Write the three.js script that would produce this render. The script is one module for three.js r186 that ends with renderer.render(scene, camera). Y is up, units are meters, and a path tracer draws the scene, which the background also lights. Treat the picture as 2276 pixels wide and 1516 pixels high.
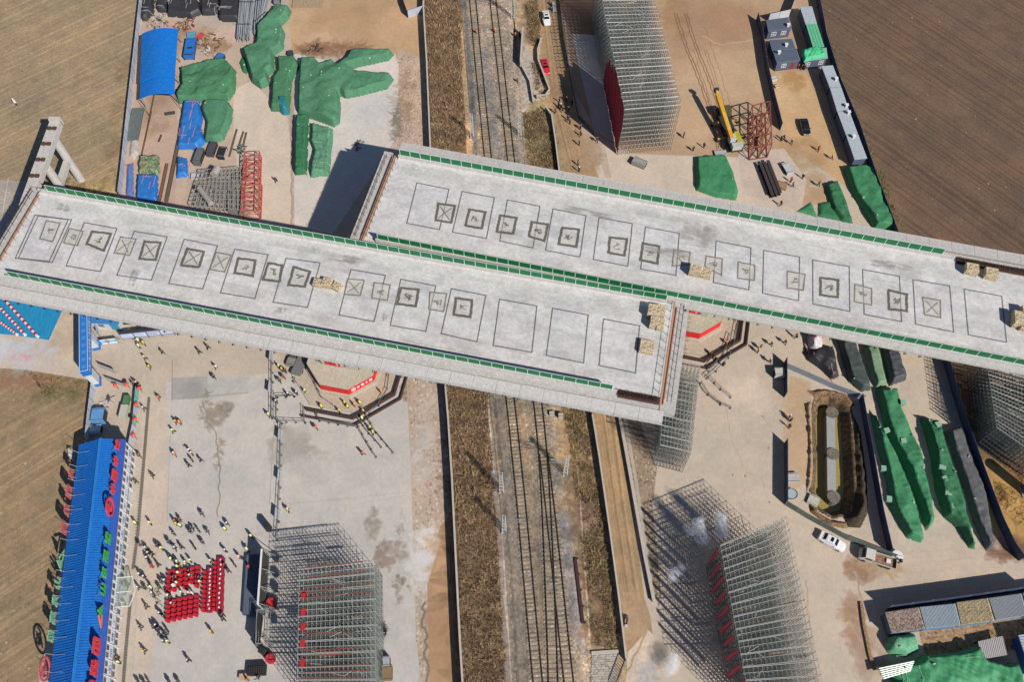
import * as THREE from 'three';
import { Sky } from 'three/addons/objects/Sky.js';
import { MarchingCubes } from 'three/addons/objects/MarchingCubes.js';

// ---------- camera, sky, sun, exposure ----------
const CAM_H = 149, TILT = THREE.MathUtils.degToRad(29.2), FPX = 1970;          // drone height, tilt away from straight down, focal length in photo pixels
const scene = new THREE.Scene();
const camera = new THREE.PerspectiveCamera(2 * Math.atan(758 / FPX) * 180 / Math.PI, 1024 / 683, 1, 6000);
camera.position.set(0, CAM_H, 0);
camera.rotation.set(-(Math.PI / 2 - TILT), 0, 0);
const renderer = new THREE.WebGLRenderer({ antialias: true });
renderer.toneMapping = THREE.LinearToneMapping;
renderer.toneMappingExposure = 1.15;
renderer.shadowMap.enabled = true;
const SUN = new THREE.Vector3(0.81, 1, 0.90).normalize();
const sky = new Sky(); sky.name = 'sky'; sky.scale.setScalar(4000); sky.userData = { kind: 'structure' };
Object.assign(sky.material.uniforms.turbidity, { value: 3 }); sky.material.uniforms.rayleigh.value = 1.1;
sky.material.uniforms.mieCoefficient.value = 0.004; sky.material.uniforms.sunPosition.value.copy(SUN);
scene.add(sky);
scene.environmentIntensity = 0.1;
const sun = new THREE.DirectionalLight(0xfff5e8, 5); sun.name = 'sun';
sun.position.copy(SUN).multiplyScalar(300).add(new THREE.Vector3(0, 0, -95)); sun.target.position.set(0, 0, -95);
sun.castShadow = true; sun.shadow.mapSize.set(4096, 4096);
Object.assign(sun.shadow.camera, { left: -160, right: 160, top: 140, bottom: -140, near: 10, far: 800 });
scene.add(sun, sun.target);

// ---------- helpers ----------
let seed = 7;
const rnd = () => { seed = (seed + 0x6d2b79f5) | 0; let t = Math.imul(seed ^ (seed >>> 15), 1 | seed); t = (t + Math.imul(t ^ (t >>> 7), 61 | t)) ^ t; return ((t ^ (t >>> 14)) >>> 0) / 4294967296; };
const rr = (a, b) => a + (b - a) * rnd(), pick = (a) => a[Math.floor(rnd() * a.length)], reseed = (s) => { seed = s; };
const CT = Math.cos(TILT), ST = Math.sin(TILT);
// the place on the level plane h that a photo pixel shows
function G(px, py, h = 0) {
  const u = px - 1138, v = py - 758, d = FPX * CT + v * ST, n = FPX * ST - v * CT, s = (CAM_H - h) / d;
  return new THREE.Vector3(u * s, h, -n * s);
}
const V = (x, y, z) => new THREE.Vector3(x, y, z);
const lerp = (a, b, t) => a + (b - a) * t, clamp = (x, a, b) => Math.max(a, Math.min(b, x));
const sm = (x) => { x = clamp(x, 0, 1); return x * x * (3 - 2 * x); };
// base colour of a surface that shows as r, g, b (sRGB) in this sunlight
const K_SUN = 1.32;
const s2l = (c) => (c <= 0.04045 ? c / 12.92 : ((c + 0.055) / 1.055) ** 2.4), l2s = (c) => (c <= 0.0031308 ? c * 12.92 : 1.055 * c ** (1 / 2.4) - 0.055);
const alb = (r, g, b) => [r, g, b].map((c) => clamp(s2l(c / 255) / K_SUN, 0.004, 0.85));
const css = (r, g, b, a = 1) => { const c = alb(r, g, b).map((x) => Math.round(l2s(x) * 255)); return `rgba(${c[0]},${c[1]},${c[2]},${a})`; };

// tiling value noise
const NZ = 256, noiseTab = (() => { reseed(11); const a = new Float32Array(NZ * NZ); for (let i = 0; i < a.length; i++) a[i] = rnd(); return a; })();
function vn(x, y) {
  const xi = Math.floor(x), yi = Math.floor(y), fx = x - xi, fy = y - yi, u = fx * fx * (3 - 2 * fx), w = fy * fy * (3 - 2 * fy);
  const a = (xi & 255), b = ((xi + 1) & 255), c = (yi & 255) * NZ, d = ((yi + 1) & 255) * NZ;
  return lerp(lerp(noiseTab[c + a], noiseTab[c + b], u), lerp(noiseTab[d + a], noiseTab[d + b], u), w);
}
const fbm = (x, y, o = 3) => { let s = 0, a = 0.5, n = 0; for (let i = 0; i < o; i++) { s += a * vn(x, y); n += a; x = x * 2.03 + 17.3; y = y * 2.03 + 5.1; a *= 0.5; } return s / n; };

function dataTex(w, h, fn, srgb = true, repeat = true) {
  const d = new Uint8Array(w * h * 4);
  for (let y = 0; y < h; y++) for (let x = 0; x < w; x++) { const c = fn(x, y), i = (y * w + x) * 4; d[i] = c[0]; d[i + 1] = c[1]; d[i + 2] = c[2]; d[i + 3] = c[3] ?? 255; }
  const t = new THREE.DataTexture(d, w, h); t.magFilter = THREE.LinearFilter; t.minFilter = THREE.LinearMipmapLinearFilter; t.generateMipmaps = true;
  if (repeat) t.wrapS = t.wrapT = THREE.RepeatWrapping; if (srgb) t.colorSpace = THREE.SRGBColorSpace; t.needsUpdate = true; return t;
}
// shared grain: 1 tile = 256 cells, used at different metre scales
const grain = dataTex(512, 512, (x, y) => { const v = 165 + 90 * (0.45 * vn(x / 2, y / 2) + 0.35 * vn(x / 8, y / 8) + 0.2 * vn(x / 32, y / 32)); return [v, v, v]; });
const streak = dataTex(512, 512, (x, y) => { const v = 140 + 115 * (0.5 * vn(x / 2, y / 64) + 0.3 * vn(x / 8, y / 128) + 0.2 * vn(x / 4, y / 4)); return [v, v, v]; });
const dirty = dataTex(512, 512, (x, y) => { const n = fbm(x / 32, y / 32, 3), m = vn(x / 4, y / 4); const v = 120 + 135 * sm(n * 1.5 - 0.1) * (0.8 + 0.2 * m); return [v, v * (0.96 + 0.04 * n), v * (0.9 + 0.1 * n)]; });
const bumpN = dataTex(256, 256, (x, y) => { const v = 255 * (0.5 * vn(x / 2, y / 2) + 0.5 * vn(x / 8, y / 8)); return [v, v, v]; }, false);
const scaled = (t, m) => { const c = t.clone(); c.repeat.set(1 / m, 1 / m); c.needsUpdate = true; return c; };
const texCache = new Map();
const tx = (t, m) => { const k = t.uuid + m; if (!texCache.has(k)) texCache.set(k, scaled(t, m)); return texCache.get(k); };
function mat(r, g, b, rough = 0.9, o = {}) {   // r, g, b as the photo shows the sunlit surface
  const c = alb(r, g, b), p = { roughness: rough, metalness: o.metal ?? 0, side: THREE.DoubleSide };
  const m = new THREE.MeshStandardMaterial(p);
  const t = o.tex === null ? null : (o.tex ?? grain), gain = t === dirty ? 1.5 : t ? 1.3 : 1;
  m.color.setRGB(Math.min(0.9, c[0] * gain), Math.min(0.9, c[1] * gain), Math.min(0.9, c[2] * gain));
  if (t) m.map = tx(t, o.m ?? 6);
  if (o.bump) { m.bumpMap = tx(bumpN, o.bm ?? 3); m.bumpScale = o.bump; }
  return m;
}

// geometry builder: flat faces with uv in metres
class MB {
  constructor() { this.p = []; this.u = []; this.c = null; }
  tri(a, b, c) {
    const n = V(0, 0, 0).subVectors(b, a).cross(V(c.x - a.x, c.y - a.y, c.z - a.z)), ax = Math.abs(n.x), ay = Math.abs(n.y), az = Math.abs(n.z);
    for (const q of [a, b, c]) { this.p.push(q.x, q.y, q.z); if (ay >= ax && ay >= az) this.u.push(q.x, q.z); else if (ax >= az) this.u.push(q.z, q.y); else this.u.push(q.x, q.y); }
    return this;
  }
  triUV(a, b, c, ua, ub, uc) { for (const [q, w] of [[a, ua], [b, ub], [c, uc]]) { this.p.push(q.x, q.y, q.z); this.u.push(w[0], w[1]); } return this; }
  quad(a, b, c, d) { return this.tri(a, b, c).tri(a, c, d); }
  quadUV(a, b, c, d, ua = [0, 0], ub = [1, 0], uc = [1, 1], ud = [0, 1]) { return this.triUV(a, b, c, ua, ub, uc).triUV(a, c, d, ua, uc, ud); }
  hex(q) { // 8 points: bottom 0-3, top 4-7 (counter-clockwise seen from above)
    return this.quad(q[4], q[5], q[6], q[7]).quad(q[3], q[2], q[1], q[0]).quad(q[0], q[1], q[5], q[4]).quad(q[1], q[2], q[6], q[5]).quad(q[2], q[3], q[7], q[6]).quad(q[3], q[0], q[4], q[7]);
  }
  box(x, y, z, w, h, d, rot = 0) { // y = bottom, centre x z, turn about y
    const c = Math.cos(rot), s = Math.sin(rot), q = [];
    for (const yy of [y, y + h]) for (const [i, k] of [[-1, 1], [1, 1], [1, -1], [-1, -1]]) { const lx = i * w / 2, lz = k * d / 2; q.push(V(x + lx * c + lz * s, yy, z - lx * s + lz * c)); }
    return this.hex(q);
  }
  bar(a, b, w, h = w, up = V(0, 1, 0)) { // rectangular bar from a to b
    const d = b.clone().sub(a).normalize(); if (Math.abs(d.dot(up)) > 0.98) up = V(1, 0, 0);
    const r = d.clone().cross(up).normalize().multiplyScalar(w / 2), u = r.clone().cross(d).normalize().multiplyScalar(h / 2), q = [];
    for (const e of [a, b]) for (const [i, k] of [[-1, -1], [1, -1], [1, 1], [-1, 1]]) q.push(e.clone().addScaledVector(r, i).addScaledVector(u, k));
    return this.hex([q[0], q[1], q[2], q[3], q[4], q[5], q[6], q[7]]);
  }
  tube(a, b, ra, rb = ra, n = 6, cap = true) {
    const d = b.clone().sub(a).normalize(), up = Math.abs(d.y) > 0.98 ? V(1, 0, 0) : V(0, 1, 0), r = d.clone().cross(up).normalize(), u = r.clone().cross(d);
    const ring = (e, rad) => Array.from({ length: n }, (_, i) => e.clone().addScaledVector(r, Math.cos(i / n * 6.2832) * rad).addScaledVector(u, Math.sin(i / n * 6.2832) * rad));
    const A = ring(a, ra), B = ring(b, rb);
    for (let i = 0; i < n; i++) { const j = (i + 1) % n; this.quad(A[i], A[j], B[j], B[i]); if (cap && i > 0 && i < n - 1) { this.tri(B[0], B[i], B[i + 1]); this.tri(A[0], A[i + 1], A[i]); } }
    return this;
  }
  prism(pts, y0, y1) { // pts: Vector3 list (x, z used)
    const c = pts.map((p) => new THREE.Vector2(p.x, p.z)); const f = THREE.ShapeUtils.triangulateShape(c, []);
    for (const t of f) { const [a, b, d] = t.map((i) => pts[i]); this.tri(V(a.x, y1, a.z), V(d.x, y1, d.z), V(b.x, y1, b.z)); }
    for (let i = 0; i < pts.length; i++) { const a = pts[i], b = pts[(i + 1) % pts.length]; this.quad(V(a.x, y0, a.z), V(b.x, y0, b.z), V(b.x, y1, b.z), V(a.x, y1, a.z)); }
    return this;
  }
  dome(x, y, z, r, h, n = 10, m = 4) {
    for (let j = 0; j < m; j++) for (let i = 0; i < n; i++) {
      const P = (ii, jj) => { const a = ii / n * 6.2832, e = jj / m * Math.PI / 2; return V(x + Math.cos(a) * Math.cos(e) * r, y + Math.sin(e) * h, z + Math.sin(a) * Math.cos(e) * r); };
      this.quad(P(i, j), P(i + 1, j), P(i + 1, j + 1), P(i, j + 1));
    }
    return this;
  }
  geo() {
    const g = new THREE.BufferGeometry(); g.setAttribute('position', new THREE.Float32BufferAttribute(this.p, 3)); g.setAttribute('uv', new THREE.Float32BufferAttribute(this.u, 2));
    g.computeVertexNormals(); return g;
  }
  build(name, m, parent) { return put(name, this.geo(), m, parent); }
}
const used = new Map();
function numbered(name) { const n = used.get(name) ?? 0; used.set(name, n + 1); return n ? `${name}_${String(n).padStart(3, '0')}` : name; }
function put(name, geo, m, parent = scene) {
  const o = new THREE.Mesh(geo, m); o.name = parent === scene ? numbered(name) : name; o.castShadow = o.receiveShadow = true; parent.add(o); return o;
}
const tag = (o, label, category, group) => { o.userData.label = label; o.userData.category = category; if (group) o.userData.group = group; return o; };
function thing(name, label, category, pos = V(0, 0, 0), turn = 0, group) {
  const o = new THREE.Group(); o.name = numbered(name); o.position.copy(pos); o.rotation.y = turn; scene.add(o); return tag(o, label, category, group);
}
const struct = (o, label) => { o.userData.kind = 'structure'; if (label) o.userData.label = label; return o; };
const stuff = (o) => { o.userData.kind = 'stuff'; return o; };
const copyOf = (src, pos, turn, label) => { const c = src.clone(); c.name = numbered(src.name.replace(/_\d\d\d$/, '')); c.position.copy(pos); c.rotation.y = turn; c.userData = { ...src.userData, label }; scene.add(c); return c; };
// ---------- the ground: one far sheet and the site's surfaces on it ----------
const TILES = { W: [-132, -6, 2048], M: [-26, 32, 1024], E: [4, 132, 2048] }, Z0 = -190, Z1 = -12;
const edgeWallN = [[947, -60], [944, 30], [950, 110], [958, 330]], edgeWallS = [[985, 838], [1003, 1100], [1028, 1560]];
const REG = {
  fieldNW: [[-90, -60], [312, -60], [290, 190], [262, 425], [262, 470], [-90, 470]],
  fieldSW: [[-90, 812], [60, 822], [205, 845], [192, 960], [80, 1570], [-90, 1570]],
  yardW: [[313, -60], ...edgeWallN, ...edgeWallS, [80, 1560], [192, 960], [205, 845], [60, 822], [-90, 812], [-90, 470], [262, 470], [262, 425], [290, 190]],
  vergeW: [[947, -60], [1024, -60], [1030, 60], [1042, 200], [1050, 345], [1086, 850], [1098, 960], [1110, 1090], [1122, 1250], [1140, 1560], [1028, 1560], [1003, 1100], [985, 838], [958, 330], [950, 110], [944, 30]],
  ballast: [[1024, -60], [1030, 60], [1042, 200], [1050, 345], [1086, 850], [1098, 960], [1110, 1090], [1122, 1250], [1140, 1560], [1318, 1560], [1300, 1400], [1262, 1110], [1232, 885], [1164, 340], [1150, 130], [1136, -60]],
  vergeE: [[1136, -60], [1150, 130], [1164, 340], [1232, 885], [1262, 1110], [1300, 1400], [1318, 1560], [1388, 1560], [1395, 1450], [1365, 1330], [1335, 1110], [1310, 900], [1258, 395], [1226, 230], [1202, 120], [1190, -60]],
  road: [[1190, -60], [1202, 120], [1226, 230], [1258, 395], [1310, 900], [1335, 1110], [1365, 1330], [1395, 1450], [1388, 1560], [1475, 1560], [1455, 1400], [1432, 1330], [1398, 1060], [1372, 915], [1330, 395], [1296, 300], [1276, 240], [1262, 120], [1243, -60]],
  yardE: [[1243, -60], [1262, 120], [1276, 240], [1296, 300], [1330, 395], [1372, 915], [1398, 1060], [1432, 1330], [1455, 1400], [1475, 1560], [2370, 1560], [2370, 650], [2040, 600], [1992, 520], [1952, 410], [1905, 300], [1862, 190], [1832, 90], [1808, -60]],
  fieldE: [[1808, -60], [1832, 90], [1862, 190], [1905, 300], [1952, 410], [1992, 520], [2040, 600], [2370, 650], [2370, -60]],
};
function paintSite(ctx) {
  reseed(4242);
  const path = (pts, h = 0) => { ctx.beginPath(); pts.forEach((q, i) => { const g = G(q[0], q[1], h); i ? ctx.lineTo(g.x, g.z) : ctx.moveTo(g.x, g.z); }); };
  const poly = (pts, c) => { path(pts); ctx.closePath(); ctx.fillStyle = c; ctx.fill(); };
  const line = (pts, c, w, dash) => { path(pts); ctx.strokeStyle = c; ctx.lineWidth = w; ctx.lineCap = 'round'; ctx.setLineDash(dash ?? []); ctx.stroke(); ctx.setLineDash([]); };
  const wob = (pts, c, w, amp = 0.2) => { // uneven line: cracks, dirt edges
    ctx.beginPath(); const P = pts.map((q) => G(q[0], q[1]));
    P.forEach((p, i) => { if (!i) return ctx.moveTo(p.x, p.z); const a = P[i - 1], n = Math.max(2, Math.round(p.distanceTo(a) / 0.8)); for (let k = 1; k <= n; k++) ctx.lineTo(lerp(a.x, p.x, k / n) + rr(-amp, amp), lerp(a.z, p.z, k / n) + rr(-amp, amp)); });
    ctx.strokeStyle = c; ctx.lineWidth = w; ctx.stroke();
  };
  const blot = (px, py, rx, ry, r, g, b, a = 0.5, n = 40) => { // irregular stain made of many small patches
    const o = G(px, py);
    for (let i = 0; i < n; i++) { const t = rnd() * 6.283, q = Math.sqrt(rnd()), s = rr(0.12, 0.4); ctx.fillStyle = css(r, g, b, a * rr(0.3, 0.7)); ctx.beginPath(); ctx.ellipse(o.x + Math.cos(t) * q * rx, o.z + Math.sin(t) * q * ry, rx * s, ry * s, rnd() * 3, 0, 6.283); ctx.fill(); }
  };
  const speck = (pts, n, cols, s0, s1) => { // loose stones and crumbs in a polygon
    const P = pts.map((q) => G(q[0], q[1])), x0 = Math.min(...P.map((p) => p.x)), x1 = Math.max(...P.map((p) => p.x)), z0 = Math.min(...P.map((p) => p.z)), z1 = Math.max(...P.map((p) => p.z));
    ctx.save(); path(pts); ctx.clip();
    for (let i = 0; i < n; i++) { ctx.fillStyle = pick(cols); const s = rr(s0, s1); ctx.fillRect(rr(x0, x1), rr(z0, z1), s, s * rr(0.6, 1.5)); }
    ctx.restore();
  };
  // base
  ctx.fillStyle = css(176, 150, 122); ctx.fillRect(-140, Z0 - 5, 280, 200);
  // fields with furrows
  const field = (pts, c, dir, cols, n, gap) => {
    poly(pts, c); ctx.save(); path(pts); ctx.clip();
    const a = G(...dir[0]), b = G(...dir[1]), d = b.clone().sub(a).normalize(), nx = -d.z, nz = d.x;
    for (let i = -n; i < n; i++) {
      const o = i * gap + rr(-0.3, 0.3) * gap, strong = i % 9 === 0;
      ctx.strokeStyle = strong ? cols[2] : pick(cols); ctx.lineWidth = strong ? rr(0.25, 0.6) : rr(0.1, gap * 0.7); ctx.beginPath();
      for (let k = -20; k <= 20; k++) { const x = a.x + nx * o + d.x * k * 7 + rr(-0.1, 0.1), z = a.z + nz * o + d.z * k * 7 + rr(-0.1, 0.1); k === -20 ? ctx.moveTo(x, z) : ctx.lineTo(x, z); }
      ctx.stroke();
    }
    ctx.restore();
  };
  field(REG.fieldNW, css(158, 137, 108), [[0, 258], [285, 120]], [css(146, 124, 94, 0.35), css(170, 148, 118, 0.3), css(184, 161, 128, 0.55)], 130, 0.8);
  field(REG.fieldSW, css(152, 130, 100), [[0, 1042], [175, 935]], [css(138, 115, 86, 0.35), css(164, 142, 110, 0.3), css(182, 157, 120, 0.5)], 130, 0.7);
  field(REG.fieldE, css(112, 89, 70), [[1870, 30], [2276, 300]], [css(100, 77, 59, 0.35), css(122, 98, 77, 0.3), css(88, 66, 50, 0.5)], 120, 1.1);
  speck(REG.fieldE, 260, [css(180, 160, 130), css(70, 52, 40), css(140, 118, 92)], 0.1, 0.32); speck(REG.fieldNW, 260, [css(205, 190, 160), css(120, 98, 72)], 0.1, 0.28);
  speck(REG.fieldSW, 160, [css(205, 190, 160), css(120, 98, 72)], 0.1, 0.28);
  for (const [x, y] of [[290, 160], [278, 250], [268, 330], [262, 400]]) blot(x - 14, y, 1.6, 4, 128, 106, 78, 0.4, 30);
  wob([[140, 430], [240, 400]], css(140, 120, 85, 0.5), 2.2, 0.5); blot(200, 425, 8, 1.6, 190, 168, 120, 0.4, 60);
  blot(60, 850, 5, 1.5, 150, 110, 85, 0.4, 60); blot(140, 860, 6, 1.6, 165, 130, 100, 0.4, 60); blot(130, 880, 5, 1.5, 110, 105, 65, 0.4, 50); blot(100, 838, 5, 1, 175, 120, 105, 0.3, 40);
  for (let i = 0; i < 70; i++) { const t = i / 70, g = [lerp(1832, 1992, t) + rr(4, 26), lerp(90, 520, t)]; blot(g[0], g[1], 1.2, 1.2, 118, 108, 62, 0.35, 6); }
  // west yard
  poly(REG.yardW, css(190, 176, 160));
  poly([[-90, 392], [60, 404], [84, 470], [60, 640], [-90, 700]], css(168, 160, 150));
  for (const y of [425, 470, 515]) line([[-60, y - 8], [60, y + 8]], css(205, 200, 192), 0.12); line([[20, 395], [0, 520]], css(205, 200, 192), 0.12); line([[-20, 395], [-60, 520]], css(205, 200, 192), 0.12);
  poly([[-90, 640], [150, 690], [190, 760], [200, 845], [60, 822], [-90, 812]], css(200, 186, 168));
  blot(50, 785, 8, 3, 196, 196, 206, 0.35, 60); blot(20, 765, 5, 2, 190, 200, 214, 0.35, 40); blot(50, 795, 2, 1, 214, 150, 160, 0.4, 24); blot(150, 740, 2.4, 6, 190, 170, 142, 0.5, 40);
  poly([[318, 40], [400, 45], [400, 470], [270, 470], [280, 300]], css(192, 166, 146));
  poly([[390, 470], [400, 60], [560, 60], [560, 140], [540, 480]], css(198, 176, 156));
  blot(440, 90, 8, 4, 150, 120, 88, 0.35, 80); blot(500, 75, 5, 3, 214, 186, 168, 0.5, 50); blot(350, 250, 3, 8, 166, 136, 110, 0.4, 60); blot(470, 420, 5, 6, 168, 152, 136, 0.4, 60);
  // sandy soil at the top
  poly([[640, -60], [948, -60], [948, 140], [900, 140], [860, 112], [740, 108], [690, 128], [648, 110]], css(190, 158, 122));
  blot(700, 60, 9, 6, 202, 170, 134, 0.35, 120); blot(800, 40, 12, 6, 184, 150, 112, 0.35, 120); blot(880, 60, 6, 7, 198, 164, 128, 0.35, 90); blot(740, 108, 9, 1.6, 140, 104, 76, 0.5, 120); blot(690, 112, 3, 1.2, 96, 80, 66, 0.5, 30);
  poly([[520, 200], [560, 180], [640, 260], [655, 400], [655, 500], [560, 500], [520, 330]], css(212, 196, 178));
  poly([[655, 120], [760, 140], [880, 120], [886, 200], [884, 300], [860, 340], [740, 520], [655, 500]], css(208, 201, 194));
  blot(850, 150, 6, 3, 222, 208, 202, 0.5, 80); blot(820, 240, 6, 4, 200, 198, 196, 0.5, 80); blot(760, 300, 6, 4, 214, 208, 202, 0.4, 80);
  line([[652, 120], [654, 500]], css(176, 164, 150, 0.7), 0.2); wob([[648, 120], [650, 500]], css(176, 158, 138), 0.5, 0.2);
  poly([[884, 110], [948, 130], [957, 330], [884, 330], [890, 220]], css(190, 168, 148));
  blot(905, 220, 2, 9, 150, 124, 98, 0.4, 50); blot(884, 262, 0.8, 6, 132, 120, 104, 0.6, 50); blot(880, 290, 1, 4, 128, 118, 106, 0.6, 34); blot(930, 180, 2, 8, 204, 178, 152, 0.4, 50);
  speck([[884, 110], [948, 130], [957, 330], [884, 330]], 900, [css(214, 200, 186), css(140, 116, 94), css(172, 140, 112)], 0.1, 0.3);
  // lower yard slabs
  poly([[190, 700], [620, 690], [612, 940], [395, 850], [372, 880], [300, 1560], [262, 1560], [318, 870]], css(192, 179, 163));
  poly([[372, 850], [610, 830], [1010, 820], [925, 1560], [292, 1560], [330, 1100]], css(194, 189, 182));
  poly([[372, 880], [376, 1120], [330, 1560], [300, 1560], [318, 880]], css(200, 186, 170));
  poly([[384, 840], [462, 836], [463, 886], [383, 888]], css(166, 164, 160)); poly([[463, 834], [555, 838], [552, 876], [463, 886]], css(184, 182, 178));
  blot(424, 862, 3, 1.8, 150, 150, 148, 0.35, 60); blot(500, 856, 4, 1.4, 170, 170, 168, 0.4, 60);
  line([[383, 888], [556, 872]], css(150, 136, 118), 0.12); line([[384, 800], [383, 890], [372, 1160]], css(176, 160, 142, 0.5), 0.16); line([[384, 800], [383, 890]], css(140, 130, 118), 0.12); line([[610, 936], [600, 1120]], css(170, 164, 154), 0.14);
  wob([[452, 890], [462, 940], [478, 960], [484, 1000], [488, 1030], [490, 1060], [488, 1100], [486, 1150]], css(150, 140, 122), 0.22, 0.25);
  blot(455, 900, 0.7, 3, 140, 128, 108, 0.6, 30); blot(484, 925, 2.2, 1.8, 148, 138, 124, 0.75, 50); blot(500, 905, 1.6, 1.2, 138, 128, 114, 0.7, 36); blot(470, 935, 1, 2, 150, 140, 124, 0.6, 30); blot(473, 905, 1.2, 1.2, 152, 142, 128, 0.6, 30); blot(488, 1010, 0.8, 3, 142, 130, 112, 0.6, 24);
  // hole-worn apron, puddle marks
  blot(620, 975, 1.6, 3.5, 160, 156, 140, 0.6, 50); blot(655, 985, 3, 3, 170, 166, 156, 0.5, 60); blot(690, 1010, 3.6, 1.2, 160, 154, 144, 0.5, 40); blot(640, 1005, 3, 2.6, 172, 168, 160, 0.45, 50); blot(700, 1040, 4, 3, 188, 182, 176, 0.4, 60);
  blot(905, 870, 1.1, 2, 140, 120, 96, 0.8, 40); blot(903, 856, 0.7, 0.7, 150, 130, 106, 0.7, 16); blot(828, 1165, 1.2, 2.8, 150, 140, 124, 0.55, 46); blot(850, 1232, 1.2, 2.4, 130, 120, 108, 0.6, 40); blot(872, 1228, 2.6, 2, 150, 134, 122, 0.55, 60);
  blot(890, 1160, 0.6, 2.2, 140, 134, 126, 0.5, 16); blot(884, 1200, 0.5, 2.6, 150, 140, 130, 0.5, 20); blot(886, 1295, 1.1, 1.1, 126, 112, 96, 0.7, 24); blot(888, 1318, 0.7, 1.8, 146, 132, 120, 0.6, 20); blot(861, 1265, 0.6, 1, 150, 130, 116, 0.6, 14); blot(926, 1303, 1.4, 0.8, 130, 116, 100, 0.6, 24);
  wob([[560, 1450], [600, 1400]], css(180, 176, 170, 0.4), 0.2); line([[640, 1120], [905, 1095]], css(176, 172, 164), 0.1); line([[795, 1120], [915, 1100]], css(176, 172, 164), 0.08); line([[520, 1205], [650, 1160]], css(178, 172, 166), 0.1);
  line([[905, 830], [917, 1100], [922, 1320], [935, 1440], [946, 1560]], css(182, 168, 148), 0.25);
  // drain channel covers
  line([[332, 885], [318, 1060], [307, 1190], [297, 1262]], css(120, 112, 100), 0.55); line([[292, 1325], [281, 1440], [272, 1560]], css(120, 112, 100), 0.55);
  for (let i = 0; i < 95; i++) { const t = i / 95, x = t < 0.62 ? lerp(332, 297, t / 0.62) : lerp(292, 272, (t - 0.62) / 0.38), y = t < 0.62 ? lerp(885, 1262, t / 0.62) : lerp(1325, 1560, (t - 0.62) / 0.38); line([[x - 2.6, y], [x + 2.6, y + 0.6]], css(86, 80, 72), 0.1); }
  // gravel strip along the railway wall
  const gravelS = [[905, 800], [985, 838], [1003, 1100], [1028, 1560], [942, 1560], [925, 1420], [918, 1100]];
  poly(gravelS, css(186, 168, 150)); speck(gravelS, 5200, [css(214, 200, 188), css(150, 132, 114), css(190, 160, 136), css(170, 158, 148)], 0.1, 0.34);
  blot(950, 930, 1.6, 6, 200, 186, 174, 0.4, 40); blot(940, 1020, 2, 6, 196, 190, 182, 0.4, 50); blot(948, 1230, 2.4, 5, 216, 212, 208, 0.6, 80); blot(938, 1270, 1.8, 4, 214, 210, 206, 0.6, 60);
  poly([[950, 1300], [1000, 1130], [1006, 1130], [1022, 1450], [1028, 1560], [955, 1560]], css(182, 146, 112)); blot(985, 1250, 2, 8, 190, 156, 122, 0.4, 60); blot(990, 1420, 2.4, 9, 172, 136, 102, 0.4, 60);
  wob([[944, 1340], [940, 1380], [948, 1430], [950, 1560]], css(140, 122, 104), 0.4, 0.4);
  // verges
  poly(REG.vergeW, css(132, 108, 84)); blot(1000, 180, 3, 12, 108, 88, 66, 0.4, 120); blot(1040, 1150, 2.4, 16, 104, 84, 62, 0.4, 140); blot(1060, 1420, 2.6, 12, 110, 92, 66, 0.4, 120);
  poly([[1028, 60], [1040, 200], [1052, 345], [1038, 345], [1030, 200], [1018, 100]], css(196, 164, 128)); poly([[1080, 860], [1096, 960], [1108, 1090], [1122, 1250], [1140, 1560], [1124, 1560], [1108, 1250], [1094, 1090], [1084, 960]], css(156, 142, 132));
  line([[1084, 870], [1090, 960], [1098, 1050]], css(205, 196, 184), 0.3); poly([[1112, 1095], [1122, 1100], [1132, 1320], [1122, 1325]], css(182, 174, 166)); line([[1122, 1325], [1134, 1430], [1142, 1560]], css(200, 186, 168), 0.5);
  poly(REG.ballast, css(168, 152, 134));
  speck(REG.ballast, 16000, [css(206, 196, 184), css(132, 120, 106), css(186, 170, 152), css(154, 142, 128), css(216, 208, 196)], 0.1, 0.3);
  wob([[1030, 0], [1042, 120], [1060, 330]], css(126, 128, 128, 0.5), 1.2, 0.3); wob([[1078, 120], [1092, 220], [1104, 330]], css(132, 136, 148, 0.5), 1.2, 0.3); wob([[1075, 40], [1090, 160], [1102, 300]], css(156, 142, 118, 0.5), 1.0, 0.3);
  wob([[1108, 870], [1135, 1110], [1158, 1450], [1168, 1560]], css(124, 118, 108, 0.6), 2, 0.4); wob([[1150, 880], [1180, 1110], [1206, 1450]], css(150, 128, 104, 0.6), 1.4, 0.3); wob([[1225, 960], [1248, 1120], [1288, 1430]], css(166, 158, 156, 0.65), 1.6, 0.3); wob([[1172, 900], [1192, 1080], [1208, 1350]], css(128, 122, 98, 0.5), 1, 0.3);
  for (const [x, y] of [[1068, 300], [1072, 320]]) blot(x, y, 0.8, 3, 196, 158, 96, 0.5, 20); blot(1130, 300, 0.8, 2.6, 190, 150, 90, 0.5, 18);
  poly(REG.vergeE, css(186, 162, 130)); blot(1185, 40, 2, 8, 130, 102, 80, 0.5, 90); blot(1195, 280, 2, 10, 150, 140, 104, 0.5, 90); blot(1265, 1000, 2.4, 12, 166, 138, 100, 0.4, 90); blot(1310, 1160, 2, 12, 132, 104, 80, 0.4, 120); blot(1330, 1330, 2.2, 9, 138, 110, 86, 0.45, 110);
  poly([[1152, 120], [1170, 95], [1222, 215], [1172, 230], [1165, 340], [1160, 250]], css(186, 174, 160)); line([[1280, 1000], [1296, 1200], [1312, 1440]], css(200, 176, 150), 0.3);
  poly([[1162, 250], [1225, 245], [1262, 395], [1172, 395]], css(176, 150, 116)); blot(1205, 300, 2.4, 7, 130, 120, 84, 0.45, 90);
  // dirt road
  poly(REG.road, css(168, 140, 106));
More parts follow.
